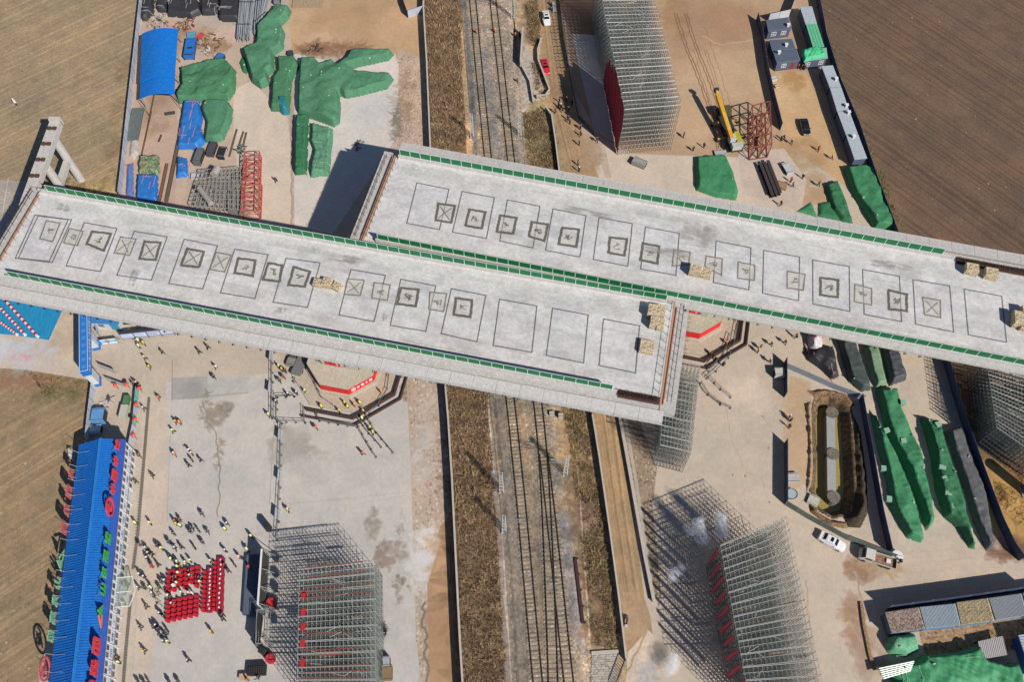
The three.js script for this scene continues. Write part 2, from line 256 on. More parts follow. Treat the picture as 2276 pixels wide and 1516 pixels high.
  for (let i = 0; i < 26; i++) { const o = rr(-24, 24); wob([[1340 + o, 905], [1366 + o * 0.9, 1100], [1400 + o * 0.9, 1330]], rnd() < 0.5 ? css(150, 120, 86, 0.3) : css(188, 160, 124, 0.3), rr(0.15, 0.5), 0.1); }
  for (let i = 0; i < 16; i++) { const o = rr(-16, 16); wob([[1217 + o, -20], [1240 + o, 200], [1290 + o, 395]], rnd() < 0.5 ? css(140, 112, 84, 0.3) : css(182, 156, 124, 0.3), rr(0.15, 0.5), 0.1); }
  blot(1245, 215, 4, 4, 140, 116, 92, 0.4, 80); blot(1405, 1370, 3, 4, 172, 148, 120, 0.5, 60);
  poly([[1395, 1450], [1440, 1400], [1470, 1430], [1480, 1560], [1388, 1560]], css(206, 190, 172)); blot(1445, 1500, 2, 3, 178, 176, 172, 0.6, 50); wob([[1390, 1500], [1440, 1400]], css(176, 152, 124), 0.3);
  // east yard
  poly(REG.yardE, css(195, 181, 162));
  poly([[1243, -60], [1808, -60], [1826, 90], [1862, 190], [1905, 300], [1952, 410], [1900, 420], [1760, 330], [1700, 350], [1480, 345], [1400, 340], [1330, 300], [1276, 200]], css(184, 154, 124));
  blot(1560, 60, 10, 10, 172, 140, 110, 0.35, 160); blot(1620, 160, 10, 8, 194, 164, 132, 0.35, 160); blot(1530, 240, 5, 10, 198, 168, 136, 0.35, 120); blot(1640, 40, 8, 5, 168, 134, 104, 0.35, 120); blot(1500, 40, 3, 8, 160, 126, 92, 0.4, 60);
  for (const o of [0, 6, 22, 28]) { wob([[1498 + o, 30], [1520 + o, 100], [1556 + o, 190], [1580 + o, 260], [1592 + o, 330]], css(124, 94, 68, 0.7), 0.28, 0.14); } for (const o of [10, 34, 40]) wob([[1530 + o, 110], [1560 + o, 200], [1590 + o, 300]], css(132, 104, 78, 0.5), 0.22, 0.14);
  wob([[1565, 60], [1590, 130], [1625, 240]], css(130, 104, 84, 0.6), 0.14, 0.2); wob([[1470, 170], [1510, 215]], css(150, 120, 86, 0.5), 0.3, 0.3); wob([[1560, 80], [1600, 100], [1680, 90], [1725, 50]], css(206, 178, 146, 0.5), 0.5, 0.3);
  poly([[1700, 165], [1790, 160], [1830, 250], [1850, 300], [1880, 350], [1900, 430], [1760, 330], [1735, 290], [1722, 240]], css(198, 166, 124));
  blot(1760, 180, 3, 3, 168, 130, 84, 0.4, 60); blot(1780, 340, 5, 4, 176, 144, 104, 0.45, 90); blot(1800, 420, 5, 4, 180, 148, 112, 0.45, 90); blot(1740, 220, 3, 4, 208, 178, 138, 0.4, 60);
  poly([[1340, 310], [1400, 345], [1480, 345], [1700, 355], [1780, 400], [1760, 480], [1330, 400]], css(206, 190, 172)); poly([[1640, 340], [1742, 330], [1792, 400], [1780, 470], [1650, 430]], css(202, 184, 168));
  blot(1310, 330, 2.4, 6, 168, 144, 118, 0.5, 80); for (let i = 0; i < 7; i++) line([[1322 + i * 3, 310], [1346 + i * 2, 395]], css(140, 122, 104, 0.6), 0.1);
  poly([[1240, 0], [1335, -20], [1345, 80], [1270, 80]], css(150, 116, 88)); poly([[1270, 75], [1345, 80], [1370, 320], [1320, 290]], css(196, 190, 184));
  // lower east yard
  poly([[1620, 690], [1900, 720], [1960, 880], [1990, 1180], [2276, 1220], [2370, 1250], [2370, 1560], [1470, 1560], [1440, 1330], [1400, 1060], [1372, 915]], css(197, 183, 165));
  poly([[1374, 915], [1420, 930], [1460, 1040], [1450, 1130], [1470, 1330], [1440, 1330], [1400, 1060]], css(156, 136, 114)); speck([[1374, 915], [1420, 930], [1460, 1040], [1450, 1130], [1470, 1330], [1440, 1330], [1400, 1060]], 1500, [css(190, 178, 164), css(110, 96, 80), css(166, 140, 112)], 0.1, 0.3);
  line([[1388, 925], [1412, 1060], [1436, 1220], [1452, 1330]], css(176, 170, 158), 0.5);
  wob([[1610, 890], [1620, 960], [1640, 1010], [1660, 1050], [1690, 1060], [1700, 1090]], css(160, 140, 120, 0.6), 0.1, 0.2); wob([[1790, 1290], [1800, 1400], [1812, 1516]], css(176, 152, 126, 0.6), 0.3, 0.2); wob([[1905, 1290], [1915, 1340], [1880, 1380]], css(160, 130, 104, 0.7), 0.25, 0.3);
  for (let i = 0; i < 40; i++) blot(1655 + rr(-14, 12), 1130 + rr(-40, 25), 0.2, 0.2, 150, 90, 76, 0.7, 3);
  blot(1560, 985, 4, 3, 190, 180, 164, 0.4, 60); blot(1660, 880, 4, 4, 212, 196, 176, 0.4, 60); for (const [x, y] of [[1628, 1055], [1694, 926], [1707, 996], [1710, 1118], [1656, 1058]]) blot(x, y, 0.26, 0.26, 90, 72, 60, 0.9, 10);
  poly([[1755, 835], [1800, 850], [1810, 1060], [1750, 1100], [1740, 950]], css(190, 164, 134)); blot(1780, 940, 3, 8, 196, 166, 132, 0.4, 80);
  poly([[2100, 790], [2370, 860], [2370, 1300], [2250, 1230], [2160, 1000]], css(120, 96, 74)); blot(2240, 1060, 6, 4, 176, 142, 84, 0.5, 100); blot(2250, 1130, 5, 5, 190, 150, 84, 0.55, 100); blot(2200, 960, 4, 6, 110, 90, 60, 0.5, 80); blot(2240, 1220, 4, 2, 120, 84, 60, 0.5, 60);
  blot(1910, 1265, 3, 2, 150, 118, 92, 0.6, 60); blot(1960, 1265, 4, 1.4, 176, 148, 112, 0.5, 50); blot(1905, 1400, 1.6, 6, 160, 128, 100, 0.5, 70); blot(1930, 1450, 3, 4, 170, 146, 126, 0.4, 60);
  poly([[2040, 1400], [2276, 1360], [2276, 1440], [2060, 1480]], css(160, 128, 92)); speck([[2040, 1400], [2276, 1360], [2276, 1440], [2060, 1480]], 900, [css(190, 160, 120), css(110, 84, 60), css(140, 110, 78)], 0.1, 0.4);
  for (let i = 0; i < 60; i++) { const y = 1230 + i * 3.6; wob([[1930 + rr(-30, 60), y], [2180 + rr(-60, 60), y - rr(10, 30)]], css(190, 166, 142, 0.25), rr(0.1, 0.3), 0.15); }
  for (let i = 0; i < 40; i++) wob([[1700 + rr(-60, 60), 700 + i * 20], [1720 + rr(-60, 60), 720 + i * 20]], css(214, 198, 178, 0.25), rr(0.3, 1), 0.2);
}
// grain of each kind of surface, over the painted colours
const kinds = { fieldNW: 2, fieldSW: 2, fieldE: 2, yardW: 1, vergeW: 4, ballast: 3, vergeE: 4, road: 2, yardE: 1 };
const tileTex = {};
for (const [k, [x0, x1, w]] of Object.entries(TILES)) {
  const h = 2048, c = document.createElement('canvas'); c.width = w; c.height = h; const ctx = c.getContext('2d');
  const set = (q) => q.setTransform(w / (x1 - x0), 0, 0, h / (Z1 - Z0), -x0 * w / (x1 - x0), -Z0 * h / (Z1 - Z0));
  set(ctx); paintSite(ctx);
  const mk = document.createElement('canvas'); mk.width = w; mk.height = h; const mc = mk.getContext('2d'); set(mc);
  for (const [n, id] of Object.entries(kinds)) { mc.fillStyle = `rgb(${id * 40},0,0)`; mc.beginPath(); REG[n].forEach((q, i) => { const g = G(...q); i ? mc.lineTo(g.x, g.z) : mc.moveTo(g.x, g.z); }); mc.closePath(); mc.fill(); }
  ctx.setTransform(1, 0, 0, 1, 0, 0);
  const im = ctx.getImageData(0, 0, w, h), d = im.data, md = mc.getImageData(0, 0, w, h).data, amp = [0.2, 0.07, 0.14, 0.32, 0.3];
  const mx = (x1 - x0) / w, mz = (Z1 - Z0) / h;
  for (let y = 0; y < h; y++) for (let x = 0; x < w; x++) {
    const i = (y * w + x) * 4, id = Math.round(md[i] / 40), X = x0 + x * mx, Z = Z0 + y * mz;
    const f = vn(X * 9, Z * 9) - 0.5, m = vn(X * 2.1 + 40, Z * 2.1) - 0.5, l = vn(X * 0.42, Z * 0.42 + 9) - 0.5, b = vn(X * 0.11 + 3, Z * 0.11) - 0.5;
    const a = amp[id] ?? 0.12, k2 = 1 + a * (f * 0.9 + m * 0.8 + l * 0.7 + b * 0.6), wr = 1 + a * 0.18 * (l + b);
    d[i] = clamp(d[i] * k2 * wr, 0, 255); d[i + 1] = clamp(d[i + 1] * k2, 0, 255); d[i + 2] = clamp(d[i + 2] * k2 / wr, 0, 255);
  }
  ctx.putImageData(im, 0, 0);
  const t = new THREE.CanvasTexture(c); t.colorSpace = THREE.SRGBColorSpace; t.anisotropy = 8; tileTex[k] = t;
}
function groundMat(tile, bump, bm, rough = 0.95) {
  const [x0, x1] = TILES[tile]; const m = new THREE.MeshStandardMaterial({ map: tileTex[tile], roughness: rough, side: THREE.DoubleSide });
  if (bump) { const b = bumpN.clone(); b.repeat.set((x1 - x0) / bm, (Z1 - Z0) / bm); b.needsUpdate = true; m.bumpMap = b; m.bumpScale = bump; } return m;
}
const groundUV = (tile, x, z) => [(x - TILES[tile][0]) / (TILES[tile][1] - TILES[tile][0]), 1 - (z - Z0) / (Z1 - Z0)];
function sheet(name, tile, pts, y, m, label, hole) {
  let P = pts.map((q) => G(q[0], q[1])); const c = P.map((p) => new THREE.Vector2(p.x, p.z)), ho = hole ? hole.map((q) => G(q[0], q[1])) : [], f = THREE.ShapeUtils.triangulateShape(c, hole ? [ho.map((p) => new THREE.Vector2(p.x, p.z))] : []), b = new MB(); P = [...P, ...ho];
  for (const t of f) { const q = t.map((i) => V(P[i].x, y, P[i].z)); const [p0, p1, p2] = (q[1].x - q[0].x) * (q[2].z - q[0].z) - (q[1].z - q[0].z) * (q[2].x - q[0].x) > 0 ? [q[0], q[2], q[1]] : q; b.triUV(p0, p1, p2, groundUV(tile, p0.x, p0.z), groundUV(tile, p1.x, p1.z), groundUV(tile, p2.x, p2.z)); }
  return struct(b.build(name, m), label);
}
{ const b = new MB(), o = [[-3000, 3000], [3000, 3000], [3000, -3000], [-3000, -3000]].map((q) => new THREE.Vector2(...q)), h = [[1790, 860], [1915, 860], [1925, 1170], [1785, 1170]].map((q) => { const g = G(...q); return new THREE.Vector2(g.x, g.z); }), all = [...o, ...h]; // open where the pit is dug
  for (const t of THREE.ShapeUtils.triangulateShape(o, [h])) b.tri(...t.map((i) => V(all[i].x, -0.3, all[i].y))); struct(b.build('ground', mat(150, 128, 100, 0.97, { tex: dirty, m: 90 })), 'bare earth that the whole site stands on'); }
sheet('farmland', 'W', REG.fieldNW, 0, groundMat('W', 0.05, 6), 'pale brown ploughed field in the upper left corner');
sheet('farmland', 'W', REG.fieldSW, 0.001, groundMat('W', 0.05, 6), 'pale brown ploughed field in the lower left corner');
sheet('farmland', 'E', REG.fieldE, 0, groundMat('E', 0.06, 6), 'dark brown ploughed field in the upper right corner');
sheet('concrete_yard', 'W', REG.yardW, 0.004, groundMat('W', 0.01, 5, 0.85), 'pale concrete and dirt yard on the left of the railway');
sheet('verge', 'M', REG.vergeW, 0, groundMat('M', 0.06, 3), 'scrubby strip left of the railway tracks');
sheet('verge', 'M', REG.vergeE, 0.002, groundMat('M', 0.06, 3), 'dry grassy strip right of the railway tracks');
sheet('dirt_road', 'M', REG.road, 0.006, groundMat('M', 0.02, 4), 'brown dirt road running beside the railway');
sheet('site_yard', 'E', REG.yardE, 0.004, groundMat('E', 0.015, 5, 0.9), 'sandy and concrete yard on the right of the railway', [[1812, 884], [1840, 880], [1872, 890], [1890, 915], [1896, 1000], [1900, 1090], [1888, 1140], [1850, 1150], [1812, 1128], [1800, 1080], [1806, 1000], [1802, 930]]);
// raised ballast bed, cross-section along its length
{
  const L = [[1024, -60], [1030, 60], [1042, 200], [1050, 345], [1086, 850], [1098, 960], [1110, 1090], [1122, 1250], [1140, 1560]].map((q) => G(...q)), R = [[1136, -60], [1140, 40], [1153, 170], [1164, 340], [1230, 870], [1246, 985], [1260, 1095], [1284, 1270], [1318, 1560]].map((q) => G(...q));
  const curve = (P) => new THREE.CatmullRomCurve3(P), cl = curve(L), cr = curve(R), b = new MB(), N = 260, C = 44; reseed(5);
  const row = (i) => { const a = cl.getPoint(i / N), c = cr.getPoint(i / N); return Array.from({ length: C + 1 }, (_, k) => { const t = k / C, p = a.clone().lerp(c, t), w = a.distanceTo(c), e = Math.min(t, 1 - t) * w; p.y = 0.42 * sm(e / 1.3) + (k > 0 && k < C ? 0.05 * (vn(p.x * 3, p.z * 3) + vn(p.x * 1.3, p.z * 1.3) - 1) : -0.02); return p; }); };
  let prev = row(0);
  for (let i = 1; i <= N; i++) { const cur = row(i); for (let k = 0; k < C; k++) { const q = [prev[k], cur[k], cur[k + 1], prev[k + 1]], u = q.map((p) => groundUV('M', p.x, p.z)); b.quadUV(...q, ...u); } prev = cur; }
  struct(b.build('ballast_bed', groundMat('M', 0.05, 1.2)), 'grey stone ballast bed carrying the railway tracks');
}
// ---------- the two swivel bridge decks ----------
const M = {
  conc: mat(205, 203, 198, 0.9, { m: 9 }), concW: mat(222, 219, 213, 0.85, { m: 7 }), concD: mat(160, 156, 148, 0.95, { tex: dirty, m: 8 }), concL: mat(214, 212, 208, 0.9, { m: 5 }),
  green: mat(30, 128, 76, 0.55, { m: 5 }), postW: mat(214, 232, 222, 0.5, { tex: null }), rust: mat(96, 70, 58, 0.9, { m: 2 }), orange: mat(206, 158, 126, 0.8, { m: 3 }), dark: mat(52, 48, 46, 0.9, { m: 3 }),
  beige: mat(204, 190, 162, 0.95, { tex: dirty, m: 2.5 }), steel: mat(150, 152, 150, 0.6, { tex: null }), brown: mat(84, 56, 52, 0.8, { m: 4 }), red: mat(214, 32, 44, 0.75, { tex: null }), black: mat(40, 40, 42, 0.9, { m: 3 }),
};
function deckTexture(B, sx, w, paint) { // B maps pixels to along / across metres
  const c = document.createElement('canvas'); c.width = 2048; c.height = 384; const ctx = c.getContext('2d');
  ctx.fillStyle = css(208, 207, 205); ctx.fillRect(0, 0, 2048, 384);
  ctx.setTransform(2048 / (sx[1] - sx[0]), 0, 0, 384 / w, -sx[0] * 2048 / (sx[1] - sx[0]), 0);
  reseed(Math.round(sx[1] * 7));
  for (let i = 0; i < 900; i++) { const s = rr(sx[0], sx[1]), y = rr(0, w), q = rnd(), v = pick([180, 188, 206, 214, 218]); ctx.fillStyle = css(v + rr(-4, 5), v, v + rr(-8, 6), rr(0.1, 0.3)); ctx.beginPath(); ctx.ellipse(s, y, rr(0.4, 3.4) * (q + 0.3), rr(0.3, 1.4), rr(-0.3, 0.3), 0, 6.283); ctx.fill(); }
  for (let i = 0; i < 90; i++) { const v = pick([212, 220, 170, 178]); ctx.fillStyle = css(v, v, v - 4, rr(0.15, 0.35)); ctx.fillRect(rr(sx[0], sx[1]), rr(1, w - 3), rr(2, 9), rr(0.3, 2.4)); }
  for (let i = 0; i < 40; i++) { ctx.strokeStyle = css(158, 156, 152, 0.35); ctx.lineWidth = 0.1; ctx.beginPath(); const y = pick([2, 2.6, 7.4, w - 2.4, w - 1.6]) + rr(-0.2, 0.2), s = rr(sx[0], sx[1] - 8); ctx.moveTo(s, y); ctx.lineTo(s + rr(3, 14), y + rr(-0.1, 0.1)); ctx.stroke(); }
  for (let i = 0; i < 900; i++) { ctx.fillStyle = css(128, 124, 120, 0.5); const row = pick([1.9, 6.9, 14.2, w - 2]); ctx.fillRect(rr(sx[0], sx[1]), row + rr(-0.25, 0.25), 0.12, 0.12); }
  for (let i = 0; i < 260; i++) { ctx.fillStyle = css(230, 226, 222, 0.4); ctx.fillRect(rr(sx[0], sx[1]), rr(0.5, w - 1), rr(0.1, 0.5), rr(0.1, 0.4)); }
  paint(ctx);
  ctx.setTransform(1, 0, 0, 1, 0, 0);
  const im = ctx.getImageData(0, 0, 2048, 384), d = im.data;
  for (let y = 0; y < 384; y++) for (let x = 0; x < 2048; x++) { const i = (y * 2048 + x) * 4, f = 1 + 0.1 * (vn(x * 0.7, y * 0.7) - 0.5) + 0.1 * (vn(x * 0.12, y * 0.12) - 0.5) + 0.09 * (vn(x * 0.02, y * 0.03) - 0.5); for (let k = 0; k < 3; k++) d[i + k] = clamp(d[i + k] * f, 0, 255); }
  ctx.putImageData(im, 0, 0);
  const t = new THREE.CanvasTexture(c); t.colorSpace = THREE.SRGBColorSpace; t.anisotropy = 8; return t;
}
function bridge(o) {
  const A = o.A, al = o.angle * Math.PI / 180, e = V(Math.cos(al), 0, Math.sin(al)), n = V(-Math.sin(al), 0, Math.cos(al)), W = o.w, TOP = 16;
  const L = (s, w, y) => V(A.x + e.x * s + n.x * w, y, A.z + e.z * s + n.z * w);
  const inv = (px, py, h = TOP) => { const g = G(px, py, h).sub(A); return [g.x * e.x + g.z * e.z, g.x * n.x + g.z * n.z]; };
  const t = thing('bridge', o.label, 'bridge');
  const lbox = (b, s0, s1, w0, w1, y0, y1) => b.hex([L(s0, w1, y0), L(s1, w1, y0), L(s1, w0, y0), L(s0, w0, y0), L(s0, w1, y1), L(s1, w1, y1), L(s1, w0, y1), L(s0, w0, y1)]);
  const [s0, s1] = o.s;
  // painted deck top with chalk-dark patch outlines
  const tex = deckTexture(inv, [s0, s1], W, (ctx) => {
    const quad = (q, wdt, c, jit) => { ctx.strokeStyle = c; ctx.lineWidth = wdt; for (let rep = 0; rep < (jit ? 3 : 1); rep++) { ctx.beginPath(); for (let i = 0; i < 4; i++) { const a = q[i], b = q[(i + 1) % 4]; for (let k = 0; k < 8; k++) { const x = lerp(a[0], b[0], k / 8) + rr(-jit, jit), y = lerp(a[1], b[1], k / 8) + rr(-jit, jit); i || k ? ctx.lineTo(x, y) : ctx.moveTo(x, y); } } ctx.closePath(); ctx.stroke(); } };
    for (const q of o.big) { const p = q.map((a) => inv(...a)); ctx.fillStyle = css(pick([190, 196, 204, 208]), 200, 204, 0.18); ctx.beginPath(); p.forEach((a, i) => (i ? ctx.lineTo(...a) : ctx.moveTo(...a))); ctx.fill(); quad(p, 0.17, css(104, 102, 104), 0.03); }
    for (const [kind, ...q] of o.small) {
      const p = q.map((a) => inv(...a)), c = css(...(kind > 1 ? [100, 98, 90, 0.75] : [126, 124, 114, 0.8])), cx = p.reduce((s, a) => s + a[0], 0) / 4, cy = p.reduce((s, a) => s + a[1], 0) / 4;
      ctx.fillStyle = css(198, 194, 180, 0.5); ctx.beginPath(); p.forEach((a, i) => (i ? ctx.lineTo(...a) : ctx.moveTo(...a))); ctx.fill();
      quad(p, kind > 1 ? 0.42 : 0.22, c, kind > 1 ? 0.1 : 0.06);
      ctx.strokeStyle = c; ctx.lineWidth = 0.22;
      if (kind % 2) { const f = 0.72; for (const [i, j] of [[0, 2], [1, 3]]) { ctx.beginPath(); ctx.moveTo(lerp(cx, p[i][0], f), lerp(cy, p[i][1], f)); ctx.lineTo(cx + rr(-0.15, 0.15), cy + rr(-0.15, 0.15)); ctx.lineTo(lerp(cx, p[j][0], f), lerp(cy, p[j][1], f)); ctx.stroke(); } }
      else for (let k = 0; k < 7; k++) { ctx.lineWidth = rr(0.1, 0.3); ctx.beginPath(); ctx.moveTo(cx + rr(-0.8, 0.8), cy + rr(-0.7, 0.7)); ctx.lineTo(cx + rr(-0.8, 0.8), cy + rr(-0.7, 0.7)); ctx.stroke(); }
    }
    for (const [px, py, rx, ry] of o.stain) { const [x, y] = inv(px, py); for (let k = 0; k < 24; k++) { ctx.fillStyle = css(150, 146, 140, 0.3); ctx.beginPath(); ctx.ellipse(x + rr(-rx, rx), y + rr(-ry, ry), rx * rr(0.2, 0.5), ry * rr(0.2, 0.5), 0, 0, 6.3); ctx.fill(); } }
  });
  const ms = new THREE.MeshStandardMaterial({ map: tex, roughness: 0.9, bumpMap: bumpN, side: THREE.DoubleSide }); ms.bumpScale = 0.004;
  new MB().quadUV(L(s0, W, TOP + 0.004), L(s1, W, TOP + 0.004), L(s1, 0, TOP + 0.004), L(s0, 0, TOP + 0.004), [0, 0], [1, 0], [1, 1], [0, 1]).build('deck_surface', ms, t);
  const ow = o.outer < 0 ? [-1.5, W + 1.25] : [-1.25, W + 1.6];   // ledges either side of the two walls
  { const b = new MB(); lbox(b, s0, s1, ow[0], ow[1], TOP - 0.35, TOP); lbox(b, s0, s1, 2.2, W - 2.2, TOP - 0.9, TOP - 0.35); b.build('deck_slab', M.conc, t); }
  { // box girder, deepest at the pier
    const b = new MB(), N = 16, dep = (s) => 2.6 + 2.2 * Math.max(0, 1 - Math.abs(s - o.pierS) / 45) ** 1.6;
    for (let i = 0; i < N; i++) { const a = lerp(s0 + 0.4, s1 - 0.4, i / N), c = lerp(s0 + 0.4, s1 - 0.4, (i + 1) / N), da = TOP - 0.9 - dep(a), dc = TOP - 0.9 - dep(c), y = TOP - 0.9; b.hex([L(a, W - 4.2, da), L(c, W - 4.2, dc), L(c, 4.2, dc), L(a, 4.2, da), L(a, W - 3, y), L(c, W - 3, y), L(c, 3, y), L(a, 3, y)]); }
    b.build('box_girder', M.concD, t);
  }
  // walls, green screens
  for (const [w, S, fence] of [[0, o.wallN, o.fenceN], [W, o.wallS, o.fenceS]]) {
    const b = new MB(), sgn = w ? 1 : -1; // thick foot on the deck side
    for (let s = S[0]; s < S[1] - 0.1; s += 10) { const c = Math.min(S[1], s + 9.98); b.hex([L(s, w + 0.2, TOP), L(c, w + 0.2, TOP), L(c, w - 0.2, TOP), L(s, w - 0.2, TOP), L(s, w + 0.16, TOP + 1), L(c, w + 0.16, TOP + 1), L(c, w - 0.16, TOP + 1), L(s, w - 0.16, TOP + 1)]); const i0 = w - sgn * 0.2, i1 = w - sgn * 0.5; b.hex([L(s, Math.max(i0, i1), TOP), L(c, Math.max(i0, i1), TOP), L(c, Math.min(i0, i1), TOP), L(s, Math.min(i0, i1), TOP), L(s, Math.max(i0, i1 + sgn * 0.29), TOP + 0.35), L(c, Math.max(i0, i1 + sgn * 0.29), TOP + 0.35), L(c, Math.min(i0, i1 + sgn * 0.29), TOP + 0.35), L(s, Math.min(i0, i1 + sgn * 0.29), TOP + 0.35)]); }
    b.build('barrier_wall', M.concW, t);
    const P = new MB(), nP = Math.round((fence[1] - fence[0]) / 2.02), pw = (fence[1] - fence[0]) / nP;
    const g = new MB(); lbox(g, fence[0] + 0.06, fence[0] + pw - 0.06, w - 0.03, w + 0.03, TOP + 1.12, TOP + 2.62); const gg = g.geo();
    for (let i = 0; i < nP; i++) { const m = put('screen_panel', gg, M.green, t); m.position.set(e.x * pw * i, 0, e.z * pw * i); }
    for (let i = 0; i <= nP; i++) { const s = fence[0] + pw * i; P.bar(L(s, w, TOP + 1), L(s, w, TOP + 2.66), 0.1, 0.1); lbox(P, s - 0.12, s + 0.12, w - 0.14, w + 0.14, TOP + 1, TOP + 1.06); if (i < nP) { lbox(P, s, s + pw, w - 0.05, w + 0.05, TOP + 1.05, TOP + 1.12); lbox(P, s, s + pw, w - 0.04, w + 0.04, TOP + 2.6, TOP + 2.66); } }
    stuff(P.build('screen_frame', M.postW, t));
  }
  // pale plates along the outer edge, with a dark slot before them
  { const w0 = o.outer < 0 ? -1.72 : W + 1.82, w1 = o.outer < 0 ? -4 : W + 4.1, n2 = Math.round((o.plate[1] - o.plate[0]) / 4), pw = (o.plate[1] - o.plate[0]) / n2;
    for (let i = 0; i < n2; i++) { const a = o.plate[0] + i * pw + 0.02, c = a + pw - 0.04, b = new MB(), lo = Math.min(w0, w1), hi = Math.max(w0, w1), yl = lo === w0 ? 16.3 : 16, yh = hi === w0 ? 16.3 : 16; b.hex([L(a, hi, yh - 0.4), L(c, hi, yh - 0.4), L(c, lo, yl - 0.4), L(a, lo, yl - 0.4), L(a, hi, yh), L(c, hi, yh), L(c, lo, yl), L(a, lo, yl)]); const wb = w1 + (w1 > w0 ? -0.1 : 0.1); lbox(b, a, c, wb - 0.08, wb + 0.08, 15.9, 16.14); b.build('edge_plate', M.concL, t); }
  }
  { const b = new MB(), E = [o.outer < 0 ? W + 1.25 : W + 4.1, o.outer < 0 ? null : null]; // small brackets under the near edge
    for (let s = s0 + 2; s < s1 - 1; s += 2.5) { const w = E[0]; b.bar(L(s, w - 0.2, 15.7), L(s, w + 0.35, 15.5), 0.1); b.bar(L(s, w + 0.35, 15.5), L(s + 0.1, w + 0.35, 16.1), 0.08); b.bar(L(s + 0.3, w + 0.1, 15.4), L(s + 0.3, w + 0.45, 15.9), 0.09); }
    stuff(b.build('bracket', M.black, t)); }
  for (const [sa, dir] of o.ends) { // rough deck end with bars, lower ledge and an orange strip
    const b = new MB(); lbox(b, Math.min(sa, sa + dir * 2.6), Math.max(sa, sa + dir * 2.6), ow[0], ow[1], TOP - 1.6, TOP - 0.5); b.build('end_ledge', M.conc, t);
    const g = new MB(); lbox(g, sa - 0.16, sa + 0.16, -0.6, W + 0.6, TOP - 0.5, TOP + 0.06); lbox(g, Math.min(sa + dir * 0.4, sa + dir * 0.5), Math.max(sa + dir * 0.4, sa + dir * 0.5), -0.3, W + 0.3, TOP - 0.5, TOP - 0.1); g.build('end_strip', M.orange, t);
    const r = new MB(); for (let w = ow[0]; w < ow[1]; w += 0.35) { r.bar(L(sa + dir * 2.3, w, TOP - 1), L(sa + dir * rr(2.9, 3.5), w + rr(-0.1, 0.1), TOP - 1 + rr(-0.2, 0.4)), 0.05); }
    for (let w = 0; w < W; w += 1.6) { r.bar(L(sa - dir * 0.6, w, TOP), L(sa - dir * 0.6, w, TOP + 1.1), 0.06); r.bar(L(sa + dir * 1.6, w, TOP - 0.5), L(sa + dir * 1.6, w, TOP + 0.7), 0.06); }
    r.bar(L(sa - dir * 0.6, 0, TOP + 1.05), L(sa - dir * 0.6, W, TOP + 1.05), 0.06); r.bar(L(sa + dir * 1.6, 0, TOP + 0.6), L(sa + dir * 1.6, W, TOP + 0.6), 0.06); r.bar(L(sa + dir * 1.6, 0, TOP + 0.1), L(sa + dir * 1.6, W, TOP + 0.1), 0.06);
    stuff(r.build('rail_and_bars', M.rust, t)); }
  for (const [a, c, w] of o.rebar) { // stretch where the wall is not cast yet
    const b = new MB(), k = new MB(); lbox(k, a, c, w - 0.75, w + 0.75, TOP - 0.02, TOP + 0.03); k.build('wall_seat', M.rust, t); for (let s = a; s < c; s += 0.22) for (const q of [-0.35, -0.1, 0.15, 0.4]) b.bar(L(s, w + q, TOP), L(s + rr(-0.06, 0.06), w + q + rr(-0.1, 0.1), TOP + rr(0.6, 1)), 0.05);
    for (const y of [0.3, 0.6]) for (const q of [-0.35, 0.4]) b.bar(L(a, w + q, TOP + y), L(c, w + q, TOP + y), 0.05); stuff(b.build('rebar', M.rust, t)); }
  return { t, L, inv, e, n };
}
const k4 = (ox, oy, ...q) => q.map(([x, y]) => [ox + x / 3.79, oy + y / 3.79]);
const A1 = G(108, 424, 17); A1.y = 0;
const c1 = (...q) => k4(0, 380, ...q), c2 = (...q) => k4(560, 380, ...q), c3 = (...q) => k4(1120, 380, ...q), c4 = (...q) => k4(1676, 380, ...q);
const sOf = (A, ang, px, py, h = 17) => { const g = G(px, py, h).sub(A), a = ang * Math.PI / 180; return g.x * Math.cos(a) + g.z * Math.sin(a); };
